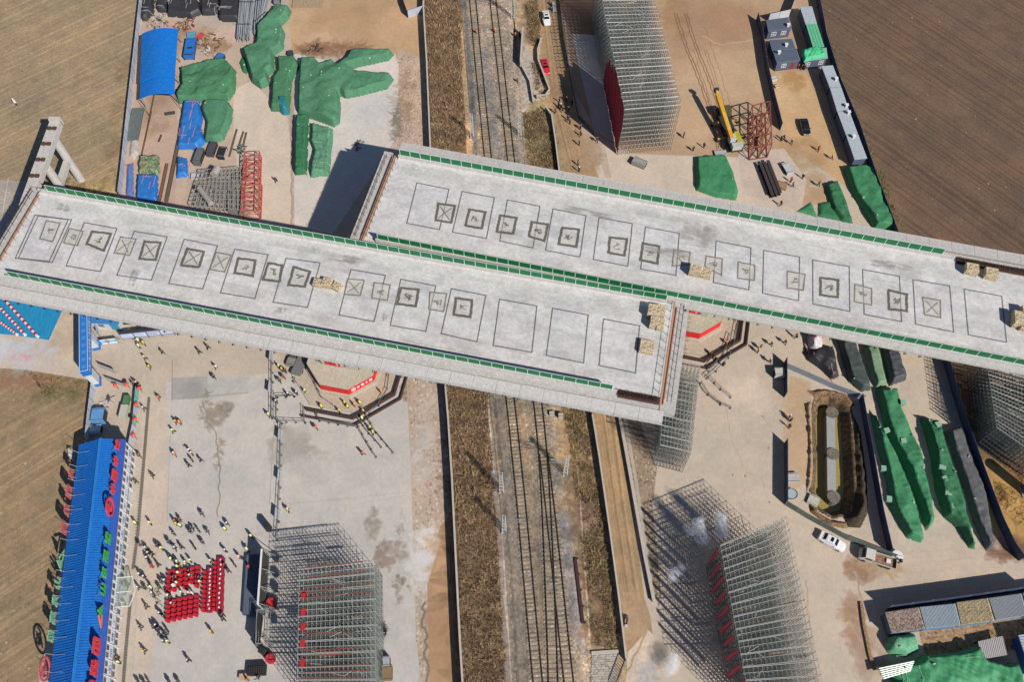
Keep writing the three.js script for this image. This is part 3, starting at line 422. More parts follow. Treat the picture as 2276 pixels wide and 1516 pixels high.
const lower = bridge({
  label: 'lower left grey bridge deck with green screens and dark square outlines', A: A1, angle: 11.97, w: 19.2, outer: 1, pierS: 60,
  s: [sOf(A1, 11.97, 90, 434, 16), sOf(A1, 11.97, 1497, 676, 16)],
  wallN: [sOf(A1, 11.97, 84, 420), sOf(A1, 11.97, 1482, 668)], wallS: [sOf(A1, 11.97, 12, 611), sOf(A1, 11.97, 1372, 868)], fenceN: [0, sOf(A1, 11.97, 1480, 668)], fenceS: [sOf(A1, 11.97, 24, 615), sOf(A1, 11.97, 1360, 866)],
  plate: [sOf(A1, 11.97, -14, 640, 16), sOf(A1, 11.97, 1475, 915, 16)], ends: [[sOf(A1, 11.97, 90, 434, 16) - 0.2, -1], [sOf(A1, 11.97, 1497, 676, 16) + 0.2, 1]], rebar: [[sOf(A1, 11.97, 1373, 872, 16), sOf(A1, 11.97, 1466, 892, 16), 19.2]],
  big: [c1([300, 370], [608, 412], [445, 772], [135, 735]), c1([325, 380], [580, 410], [420, 762], [160, 735]), c1([715, 435], [990, 485], [850, 848], [562, 798]), c1([1135, 508], [1412, 555], [1280, 920], [990, 878]), c1([1555, 575], [1835, 630], [1710, 995], [1425, 948]), c1([1980, 660], [2260, 705], [2150, 1075], [1860, 1025]),
    c2([290, 735], [575, 775], [470, 1150], [180, 1105]), c2([835, 830], [1125, 880], [1030, 1270], [735, 1212]), c2([1255, 912], [1548, 968], [1465, 1352], [1165, 1300]), c2([1680, 992], [1970, 1048], [1895, 1440], [1595, 1370]), [[1110, 665], [1193, 680], [1182, 783], [1096, 768]], [[1228, 685], [1307, 700], [1297, 807], [1214, 790]], [[1341, 709], [1421, 724], [1412, 829], [1331, 812]]],
  small: [[0, ...c1([395, 420], [510, 440], [450, 595], [340, 570])], [4, ...c1([780, 510], [940, 530], [880, 670], [735, 615])], [0, ...c1([590, 485], [705, 510], [655, 630], [540, 605])], [1, ...c1([1020, 555], [1150, 575], [1095, 710], [965, 690])], [3, ...c1([1220, 595], [1355, 605], [1315, 750], [1180, 740])], [3, ...c1([1580, 655], [1720, 680], [1680, 810], [1530, 795])], [1, ...c1([1825, 685], [1950, 710], [1895, 850], [1770, 830])], [2, ...c1([2010, 735], [2155, 755], [2130, 885], [1980, 860])],
    [2, ...c2([140, 775], [255, 795], [235, 930], [95, 915])], [2, ...c2([355, 810], [490, 850], [445, 975], [310, 960])], [1, ...c2([805, 910], [945, 920], [915, 1050], [780, 1040])], [0, ...c2([1030, 940], [1165, 960], [1140, 1090], [1010, 1070])], [2, ...c2([1255, 985], [1405, 1000], [1380, 1140], [1225, 1120])], [0, ...c2([1500, 1020], [1640, 1035], [1615, 1185], [1490, 1165])], [2, ...c2([1720, 1070], [1855, 1090], [1840, 1230], [1700, 1210])]],
  stain: [[142, 460, 1.2, 0.8], [297, 618, 0.7, 1.4], [625, 690, 0.8, 0.5], [855, 705, 0.4, 0.6], [760, 575, 3, 0.8]],
});
const A2 = G(890, 345, 17); A2.y = 0;
const upper = bridge({
  label: 'upper right grey bridge deck with green screens running off the right edge', A: A2, angle: 13.2, w: 20, outer: -1, pierS: 62,
  s: [sOf(A2, 13.2, 880, 350, 16), 124], wallN: [sOf(A2, 13.2, 886, 343), sOf(A2, 13.2, 2122, 568)], wallS: [sOf(A2, 13.2, 836, 528), 124], fenceN: [0, sOf(A2, 13.2, 2092, 562)], fenceS: [sOf(A2, 13.2, 842, 528), 123.5],
  plate: [sOf(A2, 13.2, 892, 322, 16), 124], ends: [[sOf(A2, 13.2, 880, 350, 16) - 0.2, -1]], rebar: [[sOf(A2, 13.2, 2124, 580, 16), sOf(A2, 13.2, 2290, 612, 16), 0]],
  big: [c2([1390, 100], [1660, 155], [1580, 495], [1305, 440]), c2([1770, 172], [2042, 225], [1975, 570], [1690, 515]), c3([30, 243], [303, 298], [243, 648], [-35, 590]), c3([412, 320], [690, 375], [640, 725], [350, 668]), c3([800, 395], [1080, 442], [1042, 803], [752, 745]), c3([1190, 472], [1475, 525], [1447, 880], [1150, 825]), c3([1785, 590], [2078, 648], [2060, 1002], [1762, 940]),
    c4([78, 668], [380, 725], [372, 1093], [68, 1030]), c4([490, 750], [797, 805], [802, 1183], [492, 1120]), c4([910, 830], [1220, 888], [1237, 1270], [923, 1208]), c4([1333, 915], [1643, 970], [1675, 1357], [1355, 1290]), c4([1763, 995], [2080, 1055], [2120, 1443], [1800, 1380])],
  small: [[3, ...c2([1570, 275], [1708, 295], [1680, 435], [1548, 415])], [2, ...c2([1830, 325], [1965, 345], [1935, 485], [1800, 460])], [2, ...c2([2090, 375], [2228, 397], [2200, 530], [2063, 510])], [2, ...c3([235, 430], [370, 450], [340, 590], [210, 550])], [2, ...c3([490, 478], [630, 495], [610, 640], [460, 615])], [2, ...c3([890, 560], [1035, 575], [1015, 712], [880, 690])], [2, ...c3([1170, 610], [1305, 635], [1290, 780], [1148, 750])], [0, ...c3([1430, 660], [1565, 685], [1555, 790], [1415, 800])], [0, ...c3([1700, 715], [1835, 740], [1830, 880], [1690, 805])], [0, ...c3([1970, 765], [2110, 795], [2105, 920], [1965, 905])],
    [0, ...c4([275, 845], [425, 870], [410, 1005], [275, 985])], [2, ...c4([555, 900], [705, 920], [700, 1065], [555, 1045])], [0, ...c4([845, 955], [985, 990], [985, 1130], [838, 1100])], [2, ...c4([1128, 1005], [1280, 1040], [1280, 1180], [1130, 1165])], [1, ...c4([1415, 1065], [1563, 1090], [1565, 1235], [1430, 1210])]],
  stain: [[1480, 560, 4, 0.8], [1550, 520, 3, 2], [1980, 590, 3, 0.7], [1300, 470, 4, 0.6]],
});
// counterweight blocks set on the decks
function block(px, py, w, d, h, turn, label, group) {
  const t = thing('concrete_block', label, 'concrete block', G(px, py, 16), turn, group), b = new MB(), c = 0.06;
  b.box(0, 0.005, 0, w, h - c, d); b.hex([V(-w / 2, h - c + 0.001, d / 2), V(w / 2, h - c + 0.001, d / 2), V(w / 2, h - c + 0.001, -d / 2), V(-w / 2, h - c + 0.001, -d / 2), V(-w / 2 + c, h, d / 2 - c), V(w / 2 - c, h, d / 2 - c), V(w / 2 - c, h, -d / 2 + c), V(-w / 2 + c, h, -d / 2 + c)]);
  b.build('block', M.beige, t); const k = new MB(); for (const i of [-1, 1]) { k.bar(V(i * w * 0.25, h - 0.02, 0), V(i * w * 0.25, h + 0.14, 0), 0.05); k.bar(V(i * w * 0.25 - 0.12, h + 0.13, 0), V(i * w * 0.25 + 0.12, h + 0.13, 0), 0.05); } k.build('lifting_loop', M.rust, t);
  return t;
}
const gA = 'beige concrete blocks standing on the decks';
for (const [x, y, w, d, h, a, l] of [
  [709, 633, 1.7, 1.4, 1, -0.2, 'beige concrete block, westernmost of three in the middle of the lower deck'], [729, 634, 1.7, 1.6, 1.2, -0.25, 'beige concrete block, middle one of three on the lower deck'], [750, 640, 1.6, 1.5, 0.8, -0.5, 'beige concrete block, easternmost of three in the middle of the lower deck'],
  [1447, 697, 1.5, 2.2, 1.6, -0.2, 'tall beige concrete block, north-west of the four at the lower deck east end'], [1465, 698, 1.7, 2.2, 1.5, -0.2, 'tall beige concrete block, north-east of the four at the lower deck east end'], [1452, 723, 1.5, 1.8, 1.6, -0.2, 'tall beige concrete block, south-west of the four at the lower deck east end'], [1466, 727, 1.2, 1.8, 1.4, -0.2, 'tall beige concrete block, south-east of the four at the lower deck east end'],
  [1436, 774, 2.4, 2.4, 0.9, -0.2, 'low rust streaked concrete block alone beside the lower deck east end'],
  [1542, 607, 2, 1.7, 1.7, -0.23, 'tall beige concrete block, western one of the pair on the upper deck'], [1566, 612, 2, 1.7, 1.1, -0.23, 'lower beige concrete block, eastern one of the pair on the upper deck'],
  [2153, 604, 2.2, 1.8, 1.5, -0.23, 'beige concrete block beside the rebar strip, western of two'], [2196, 614, 2.2, 1.8, 1.5, -0.23, 'beige concrete block beside the rebar strip, eastern of two'],
  [2252, 716, 1.4, 2.6, 1.8, -0.2, 'tall narrow beige block at the right edge of the upper deck'], [2272, 700, 1.6, 1.8, 1.6, -0.2, 'beige block cut by the right edge, behind the tall narrow one'], [2271, 728, 1.6, 1.7, 1.2, -0.2, 'beige block cut by the right edge, in front of the tall narrow one'],
]) block(x, y, w, d, h, a, l, gA);
// ---------- railway tracks ----------
const railM = mat(66, 50, 42, 0.6, { m: 2 }), sleeperM = [mat(168, 156, 136, 0.95, { m: 1 }), mat(150, 140, 118, 0.95, { m: 1 }), mat(176, 160, 130, 0.95, { m: 1 }), mat(132, 122, 108, 0.95, { m: 1 })];
function track(label, runs, tone) {
  const t = thing('railway_track', label, 'railway track'), sg = new MB().box(0, 0, 0, 0.26, 0.14, 2.5).geo(); reseed(33 + tone);
  for (const run of runs) {
    const c = new THREE.CatmullRomCurve3(run.map((q) => { const g = G(...q, 0.45); return g; })), len = c.getLength(), n = Math.round(len / 0.69), pts = c.getSpacedPoints(n), side = (i) => { const d = pts[Math.min(n, i + 1)].clone().sub(pts[Math.max(0, i - 1)]).normalize(); return [d, V(-d.z, 0, d.x)]; };
    for (let i = 0; i < n; i++) {
      const p = pts[i], py = 758 - FPX * ((-p.z) * CT - CAM_H * ST) / ((-p.z) * ST + CAM_H * CT); if (py > 420 && py < 800) continue;   // none where the decks hide them
      const s = put('sleeper', sg, tone === 0 ? pick([sleeperM[0], sleeperM[1], sleeperM[3]]) : pick(sleeperM), t); const [d] = side(i); s.position.set(p.x, 0.36, p.z); s.rotation.y = -Math.atan2(d.z, d.x);
    }
    for (const k of [-1, 1]) { const b = new MB(); let prev; for (let i = 0; i <= n; i += 2) { const [, nn] = side(i), q = pts[i].clone().addScaledVector(nn, k * 0.75); if (prev) { b.bar(prev.clone().setY(0.6), q.clone().setY(0.6), 0.08, 0.17); b.bar(prev.clone().setY(0.515), q.clone().setY(0.515), 0.16, 0.03); } prev = q; } b.build('rail', railM, t); }
  }
}
track('left railway track running straight under both decks', [[[1043, -60], [1051, 0], [1062, 120], [1072, 220], [1084, 340], [1103, 560], [1126, 800], [1132.5, 867], [1144.7, 980], [1158.6, 1116], [1184.5, 1396], [1196, 1516], [1201, 1560]]], 0);
track('middle railway track, left branch of the switch at the bottom', [[[1089, -60], [1096, 0], [1109.7, 120], [1121, 220], [1134.5, 340], [1158, 560], [1184, 800], [1194, 880], [1204.6, 980], [1214, 1116], [1226, 1396], [1230, 1516], [1232, 1560]]], 1);
track('right railway track, right branch leaving the switch at the bottom', [[[1209, 1010], [1221.5, 1116], [1236, 1250], [1251.5, 1396], [1264.6, 1516], [1270, 1560]]], 2);
// ---------- catenary masts ----------
function mast(px, py, h, arm, label) {
  const t = thing('catenary_mast', label, 'railway mast', G(px, py), 0, 'lattice masts beside the railway'), b = new MB(), w = 0.32, w2 = 0.22, W = mat(205, 208, 208, 0.6, { tex: null });
  for (const i of [-1, 1]) for (const k of [-1, 1]) b.bar(V(i * w, 0, k * w), V(i * w2, h, k * w2), 0.1, 0.1);
  for (let y = 0.4, z = 1; y < h - 0.6; y += 0.75, z = -z) { const f = lerp(w, w2, y / h); for (const k of [-1, 1]) { b.bar(V(-z * f, y, k * f), V(z * f, y + 0.75, k * f), 0.05); b.bar(V(k * f, y, -z * f), V(k * f, y + 0.75, z * f), 0.05); } }
  b.build('lattice_post', W, t); new MB().box(0, -0.1, 0, 1.1, 0.3, 1.1).build('foundation', M.concD, t);
  if (arm) { const a = new MB(); a.tube(V(0, h - 1.2, 0), V(arm * 3, h - 0.6, 0.2), 0.05, 0.05, 5); a.tube(V(0, h - 2.8, 0), V(arm * 3, h - 0.6, 0.2), 0.05, 0.05, 5); a.tube(V(0, h - 2.6, 0), V(arm * 2.6, h - 2.2, 0.2), 0.04, 0.04, 5); a.tube(V(arm * 1.6, h - 1.7, 0.1), V(arm * 3.1, h - 2.2, 0.2), 0.03, 0.03, 4); a.build('cantilever', M.steel, t); }
  return t;
}
mast(1115, 1092, 8.6, 0, 'white lattice railway mast without an arm at the edge of the lower left scrub'); mast(1121, 1180, 7.6, 1, 'white lattice mast left of the tracks, southern of the two by the scrub'); mast(1256, 1054, 8.2, -1, 'white lattice mast right of the lower tracks reaching an arm over them');
mast(1050, 304, 7, 1, 'white lattice mast left of the tracks above the upper deck'); mast(1155, 302, 7, -1, 'white lattice mast right of the tracks above the upper deck'); mast(1140, 42, 8, -1, 'white lattice mast right of the tracks at the top edge');
// ---------- walls and hoardings ----------
function fence(name, label, pts, h, o) {
  const t = thing(name, label, o.cat ?? 'fence'), P = pts.map((q) => G(...q)), step = o.step ?? 2.4, th = o.th ?? 0.06; const posts = new MB(); reseed(90 + pts[0][0]);
  for (let i = 0; i + 1 < P.length; i++) {
    const a = P[i], c = P[i + 1], L = a.distanceTo(c), n = Math.max(1, Math.round(L / step)), rot = -Math.atan2(c.z - a.z, c.x - a.x), g = new MB().box(0, 0, 0, L / n - (o.gap ?? 0.03), h, th).geo();
    for (let k = 0; k < n; k++) { const m = put(o.piece ?? 'panel', g, Array.isArray(o.m) ? pick(o.m) : o.m, t); const p = a.clone().lerp(c, (k + 0.5) / n); m.position.set(p.x, o.y ?? -0.02, p.z); m.rotation.set(o.lean ? rr(-o.lean, o.lean) : 0, rot, 0, 'YXZ'); }
    if (o.post) for (let k = 0; k <= n; k++) { const p = a.clone().lerp(c, k / n); posts.box(p.x, 0, p.z, o.post, h + (o.postUp ?? 0.06), o.post, rot); }
    if (o.cap) { const d = c.clone().sub(a).normalize().multiplyScalar(L / 2), mid = a.clone().lerp(c, 0.5); posts.box(mid.x, h, mid.z, L + 0.01, 0.1, th + 0.1, rot); }
  }
  if (o.post || o.cap) stuff(posts.build(o.cap ? 'coping' : 'post', o.pm ?? M.steel, t));
  return t;
}
const hoardW = [mat(206, 214, 226, 0.6, { m: 3 }), mat(214, 220, 228, 0.6, { m: 3 }), mat(196, 206, 222, 0.6, { m: 3 })], hoardB = [mat(70, 84, 120, 0.6, { m: 3 }), mat(64, 78, 112, 0.6, { m: 3 })], wallC = [mat(178, 172, 162, 0.95, { tex: dirty, m: 5 })], copC = mat(206, 198, 188, 0.9, { m: 3 });
fence('hoarding', 'pale white-blue hoarding along the upper left field', [[325, -50], [306, 120], [291, 255], [277, 390], [271, 440]], 2.2, { m: hoardW, step: 3, post: 0.08, pm: mat(60, 66, 90, 0.6, { tex: null }) });
fence('hoarding', 'short pale hoarding behind the blue shed and the lower left field', [[216, 846], [207, 920], [200, 985]], 2.2, { m: hoardW, step: 2.6, post: 0.08, pm: mat(60, 66, 90, 0.6, { tex: null }) });
fence('boundary_wall', 'railway wall with dark shadow between upper yard and brown scrub', [[945, -50], [942.6, 26], [950, 150], [958.5, 345]], 2, { cat: 'wall', m: wallC, step: 5, th: 0.22, cap: true, pm: copC, piece: 'wall_section' });
fence('boundary_wall', 'railway wall with dark shadow between lower yard and brown scrub', [[986, 800], [998, 945], [1006, 1069], [1016, 1274], [1024, 1433], [1032, 1560]], 2, { cat: 'wall', m: wallC, step: 5, th: 0.22, cap: true, pm: copC, piece: 'wall_section' });
fence('low_wall', 'low wall along the left side of the lower dirt road', [[1306, 870], [1331, 1024], [1355, 1192], [1373, 1327], [1390, 1470]], 1.25, { cat: 'wall', m: wallC, step: 4, th: 0.2, cap: true, pm: copC, piece: 'wall_section' });
fence('low_wall', 'low wall along the right side of the lower dirt road', [[1372, 905], [1400, 1060], [1430, 1230], [1452, 1338]], 0.7, { cat: 'wall', m: wallC, step: 4, th: 0.45, cap: true, pm: copC, piece: 'wall_section' });
fence('low_wall', 'low wall between scrub and dirt road just above the upper deck', [[1212, 246], [1225.5, 264], [1233.5, 317], [1243, 395]], 1.3, { cat: 'wall', m: wallC, step: 4, th: 0.2, cap: true, pm: copC, piece: 'wall_section' });
fence('retaining_wall', 'straight pale retaining wall with dark side beside the upper tracks', [[1162, 78], [1157, 152]], 2.4, { cat: 'wall', m: wallC, step: 3, th: 0.3, cap: true, pm: copC, piece: 'wall_section' });
fence('retaining_wall', 'curved pale retaining wall next to the red car', [[1203, 92], [1195, 118], [1196, 140], [1208, 172], [1221, 206], [1212, 219], [1192, 220]], 1.1, { cat: 'wall', m: wallC, step: 2, th: 0.25, cap: true, pm: copC, piece: 'wall_section' });
fence('retaining_wall', 'sloping short wall between the track shoulder and the small upper scrub', [[1160, 152], [1178, 186], [1185, 230]], 0.8, { cat: 'wall', m: wallC, step: 3, th: 0.25, cap: true, pm: copC, piece: 'wall_section' });
fence('site_fence', 'dark panel fence left of the grey site cabins casting a wide shadow', [[1680, 45], [1690, 82], [1701, 158], [1716, 224], [1733, 290]], 2.3, { m: hoardB, post: 0.1, pm: M.steel });
fence('site_fence', 'panel fence corner at the top edge above the grey site cabins', [[1764, -40], [1762, 12], [1752, 38], [1706, 48]], 2.3, { m: hoardW, post: 0.1, pm: M.steel });
fence('site_fence', 'long dark blue fence between site cabins and the brown field', [[1806, -40], [1830, 92], [1860, 190], [1902, 290], [1938, 400], [1992, 545]], 2.4, { m: hoardB, post: 0.1, pm: hoardB[0] });
fence('site_fence', 'tall dark blue fence at the lower right edge beside the earthworks', [[2086, 770], [2112, 865], [2140, 955], [2166, 1030], [2214, 1160], [2240, 1215], [2262, 1246]], 2.5, { m: hoardB, post: 0.12, pm: hoardB[0] });
fence('site_fence', 'dark blue fence between the muddy pit and the green nets', [[1908, 888], [1930, 1010], [1952, 1140], [1972, 1228]], 2.4, { m: hoardB, post: 0.1, pm: hoardB[0] });
fence('site_fence', 'green grey fence below the muddy pit, behind white car and truck', [[1743, 1122], [1792, 1152], [1880, 1200], [1984, 1240]], 2, { m: [mat(128, 138, 128, 0.7), mat(112, 124, 116, 0.7)], post: 0.1 });
fence('site_fence', 'pale blue grey fence above the muddy pit', [[1742, 816], [1792, 838], [1850, 864], [1916, 888]], 1.8, { m: [mat(172, 182, 190, 0.6), mat(160, 172, 184, 0.6)], post: 0.08 });
fence('site_fence', 'short dark fence left of the pit, northern of the two with a water tank', [[1742, 806], [1742, 884]], 2.3, { m: hoardB, post: 0.08 });
fence('site_fence', 'short dark fence left of the pit, southern of the two', [[1743, 985], [1743, 1122]], 2.3, { m: hoardB, post: 0.08 });
fence('site_fence', 'low grey fence from the blue gate to the blue shed, first stretch', [[226, 818], [262, 832]], 1.9, { m: [mat(206, 204, 198, 0.8)], step: 2 }); fence('site_fence', 'grey fence between the gate and the blue shed, second stretch', [[240, 846], [284, 862]], 1.6, { m: [mat(196, 196, 192, 0.8)], step: 2 });
fence('site_fence', 'pale fence with blue stripes beside the drain left of the crowd', [[310, 868], [303, 950], [293, 1000]], 1.8, { m: [mat(196, 208, 226, 0.6), mat(130, 206, 196, 0.6), mat(206, 210, 226, 0.6)], step: 1.8, post: 0.08, pm: mat(60, 66, 90, 0.6, { tex: null }) });
fence('site_fence', 'dark low fence along the dirt road beside the top right scaffold', [[1238, -40], [1252, 90], [1270, 190], [1284, 262], [1320, 300]], 1.1, { m: [mat(96, 92, 86, 0.8)], step: 2.5, post: 0.08, gap: 0.3 });
// ---------- scaffold towers ----------
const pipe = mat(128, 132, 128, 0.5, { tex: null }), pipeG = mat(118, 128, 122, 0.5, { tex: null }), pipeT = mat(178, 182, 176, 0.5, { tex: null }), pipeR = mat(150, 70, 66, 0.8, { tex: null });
function scaffold(label, quad, hb, h, nx, nz, lev, o = {}) { // quad: photo corners NW, NE, SE, SW on level hb
  const q = quad.map((c) => { const g = G(c[0], c[1], hb); g.y = 0; return g; }), at = (u, v, y) => { const a = q[0].clone().lerp(q[1], u), b = q[3].clone().lerp(q[2], u), p = a.lerp(b, v); p.y = y; return p; };
  const t = thing('scaffold_tower', label, 'scaffolding'), rod = (b, a, c, r) => b.tube(a, c, r, r, 4, false); reseed(500 + nx);
  const S = new MB(); for (let i = 0; i <= nx; i++) for (let k = 0; k <= nz; k++) if (!o.cut || !o.cut(i / nx, k / nz)) { const top = h + rr(0, 0.5); rod(S, at(i / nx, k / nz, 0), at(i / nx + rr(-1, 1) * 0.002, k / nz + rr(-1, 1) * 0.002, top), 0.04); }
  stuff(S.build('standard', pipe, t));
  const Lx = new MB(), Lz = new MB(), T = new MB();
  for (let j = 0; j < lev; j++) { const y = lerp(0.3, h, j / (lev - 1)), last = j === lev - 1;
    for (let k = 0; k <= nz; k++) if (!last) rod(Lx, at(0, k / nz, y), at(1, k / nz, y), 0.036);
    for (let i = 0; i <= nx; i++) rod(last ? T : Lz, at(i / nx, 0, y + 0.06), at(i / nx, 1, y + 0.06), last ? 0.032 : 0.036); }
  for (let k = 0; k <= nz; k++) { const u = rr(-0.02, 0.01), w = rr(0.99, 1.02), hv = k % 2 === 0; rod(T, at(u, k / nz, h + 0.05), at(w, (k + rr(-0.12, 0.12)) / nz, h + 0.05), hv ? 0.058 : 0.04); if (hv) rod(T, at(u, (k + 0.16) / nz, h + 0.12), at(w, (k + rr(0.02, 0.3)) / nz, h + 0.12), 0.045); }
  for (let k = 0; k < nz * 1.2; k++) { const u = rnd(), v = rnd(); rod(T, at(u, v, h + 0.1), at(clamp(u + rr(-0.2, 0.2), 0, 1), clamp(v + rr(-0.05, 0.05), 0, 1), h + rr(0, 0.3)), 0.04); }
  { const W = new MB(); for (let k = 0; k < (o.planks ?? 14); k++) { const u = rr(0.02, 0.8), v = rr(0.02, 0.98), p = at(u, v, rr(h * 0.5, h * 0.96)), q = at(Math.min(1, u + rr(0.12, 0.3)), v, p.y); q.y = p.y; W.bar(p, q, 0.3, 0.05); } stuff(W.build('plank', mat(150, 130, 104, 0.9, { m: 2 }), t)); }
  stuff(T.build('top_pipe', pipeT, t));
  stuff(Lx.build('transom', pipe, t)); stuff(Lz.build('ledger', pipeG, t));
  const D = new MB(); for (let k = 0; k <= nz; k += 5) for (let i = 0; i < nx; i += 4) rod(D, at(i / nx, k / nz, 0.3), at(Math.min(1, (i + 4) / nx), k / nz, Math.min(h, 5)), 0.025); for (let i = 0; i <= nx; i += Math.max(1, Math.floor(nx / 5))) for (let k = 0; k < nz; k += 6) for (let y = 0.3; y < h - 2; y += 4) rod(D, at(i / nx, k / nz, y), at(i / nx, Math.min(1, (k + 6) / nz), Math.min(h, y + 4)), 0.025);
  stuff(D.build('brace', pipe, t));
  return { t, at, h };
}
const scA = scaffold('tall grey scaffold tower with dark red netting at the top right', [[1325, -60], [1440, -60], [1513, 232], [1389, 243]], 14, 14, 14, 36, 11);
{ // dark red net on its west side
  const b = new MB(), n = 18; const P = (i, j) => { const v = lerp(0.5, 1, i / n), p = scA.at(0, v, lerp(0.2, 13.6, j / 8) * (i / n < 0.4 ? 1 : 1)); p.x -= 0.12 + 0.1 * Math.sin(i * 1.7 + j); return p; };
  for (let i = 0; i < n; i++) for (let j = 0; j < 8; j++) { if (j > 7 - 8 * Math.max(0, 0.35 - i / n)) continue; b.quad(P(i, j), P(i + 1, j), P(i + 1, j + 1), P(i, j + 1)); }
  b.build('safety_net', mat(190, 40, 66, 0.9, { m: 1 }), scA.t).userData.label = 'dark red safety net';
}
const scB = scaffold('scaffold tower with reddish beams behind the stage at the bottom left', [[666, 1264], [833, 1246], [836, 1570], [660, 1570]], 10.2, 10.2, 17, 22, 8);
{ // red and rusty beams over the top, short step in front of its north side
  const b = new MB(); reseed(77); for (let k = 0; k <= 26; k++) { if (rnd() < 0.35) continue; const v = k / 26, a = rr(0, 0.15), c = rr(0.5, 1); b.bar(scB.at(a, v, 10.34), scB.at(c, v + rr(-0.004, 0.004), 10.34), 0.12, 0.12); } b.build('timber_beam', mat(150, 84, 70, 0.9, { m: 2 }), scB.t);
  const rm = mat(190, 40, 44, 0.8); for (const [u, v] of [[0.02, 0.2], [0.02, 0.33], [0.02, 0.44], [0.02, 0.56], [0.02, 0.7]]) { const p = scB.at(u, v, 9.2); new MB().box(p.x + 0.5, 9.3, p.z, 0.7, 1.1, 1.1).build('red_cloth', rm, scB.t); }
  const S = new MB(); const a0 = scB.at(0.08, -0.06, 0), a1 = scB.at(0.45, -0.06, 0), b0 = scB.at(0.08, 0, 0), b1 = scB.at(0.45, 0, 0); for (let i = 0; i <= 8; i++) { const p = a0.clone().lerp(a1, i / 8), q = b0.clone().lerp(b1, i / 8); S.tube(p, p.clone().setY(9), 0.04, 0.04, 4, false); for (const y of [3, 6, 9]) S.tube(p.clone().setY(y), q.clone().setY(y), 0.035, 0.035, 4, false); } for (const y of [3, 6, 9]) S.tube(a0.clone().setY(y), a1.clone().setY(y), 0.05, 0.05, 4, false); stuff(S.build('step_frame', pipe, scB.t));
}
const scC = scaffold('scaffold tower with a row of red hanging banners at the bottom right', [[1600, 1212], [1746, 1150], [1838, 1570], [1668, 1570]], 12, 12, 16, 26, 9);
for (let i = 0; i < 10; i++) { // red banners down its west side, white lettering
  const v = 0.015 + i * 0.092, L = 7.6 + (i % 3) * 0.7, tm = bannerMat(i), w = 0.032;
  const a = scC.at(-0.01, v, 12.1), c = scC.at(-0.01, v + w, 12.1); const d = V(-0.35, 0, 0); a.add(d); c.add(d);
  const n = 6, b = new MB(); for (let j = 0; j < n; j++) { const y0 = 12.1 - L * j / n, y1 = 12.1 - L * (j + 1) / n, o0 = 0.06 * Math.sin(j * 1.3 + i), o1 = 0.06 * Math.sin((j + 1) * 1.3 + i); b.quadUV(V(a.x + o1, y1, a.z), V(c.x + o1, y1, c.z), V(c.x + o0, y0, c.z), V(a.x + o0, y0, a.z), [0, 1 - (j + 1) / n], [1, 1 - (j + 1) / n], [1, 1 - j / n], [0, 1 - j / n]); }
  b.build('banner', tm, scC.t);
}
function bannerMat(i) {
  const c = document.createElement('canvas'); c.width = 32; c.height = 256; const x = c.getContext('2d'); x.fillStyle = css(214, 30, 52); x.fillRect(0, 0, 32, 256); x.strokeStyle = css(240, 150, 160); x.lineWidth = 2; reseed(900 + i);
  for (let k = 0; k < 11; k++) { const y = 12 + k * 21.5; x.strokeRect(9, y, 14, 14); x.beginPath(); x.moveTo(9, y + rr(4, 9)); x.lineTo(23, y + rr(4, 9)); x.moveTo(rr(13, 18), y); x.lineTo(rr(13, 18), y + 14); x.stroke(); }
  const t = new THREE.CanvasTexture(c); t.colorSpace = THREE.SRGBColorSpace; const m = new THREE.MeshStandardMaterial({ map: t, roughness: 0.8, side: THREE.DoubleSide }); return m;
}
const scD = scaffold('low scaffold tower below the east end of the lower deck', [[1462, 850], [1534, 866], [1515, 1050], [1450, 1034]], 0, 9.5, 9, 18, 7);
const scE = scaffold('grey scaffold in the shade of the upper deck at the right edge', [[2190, 800], [2320, 830], [2330, 1030], [2214, 950]], 8, 8, 16, 18, 7);
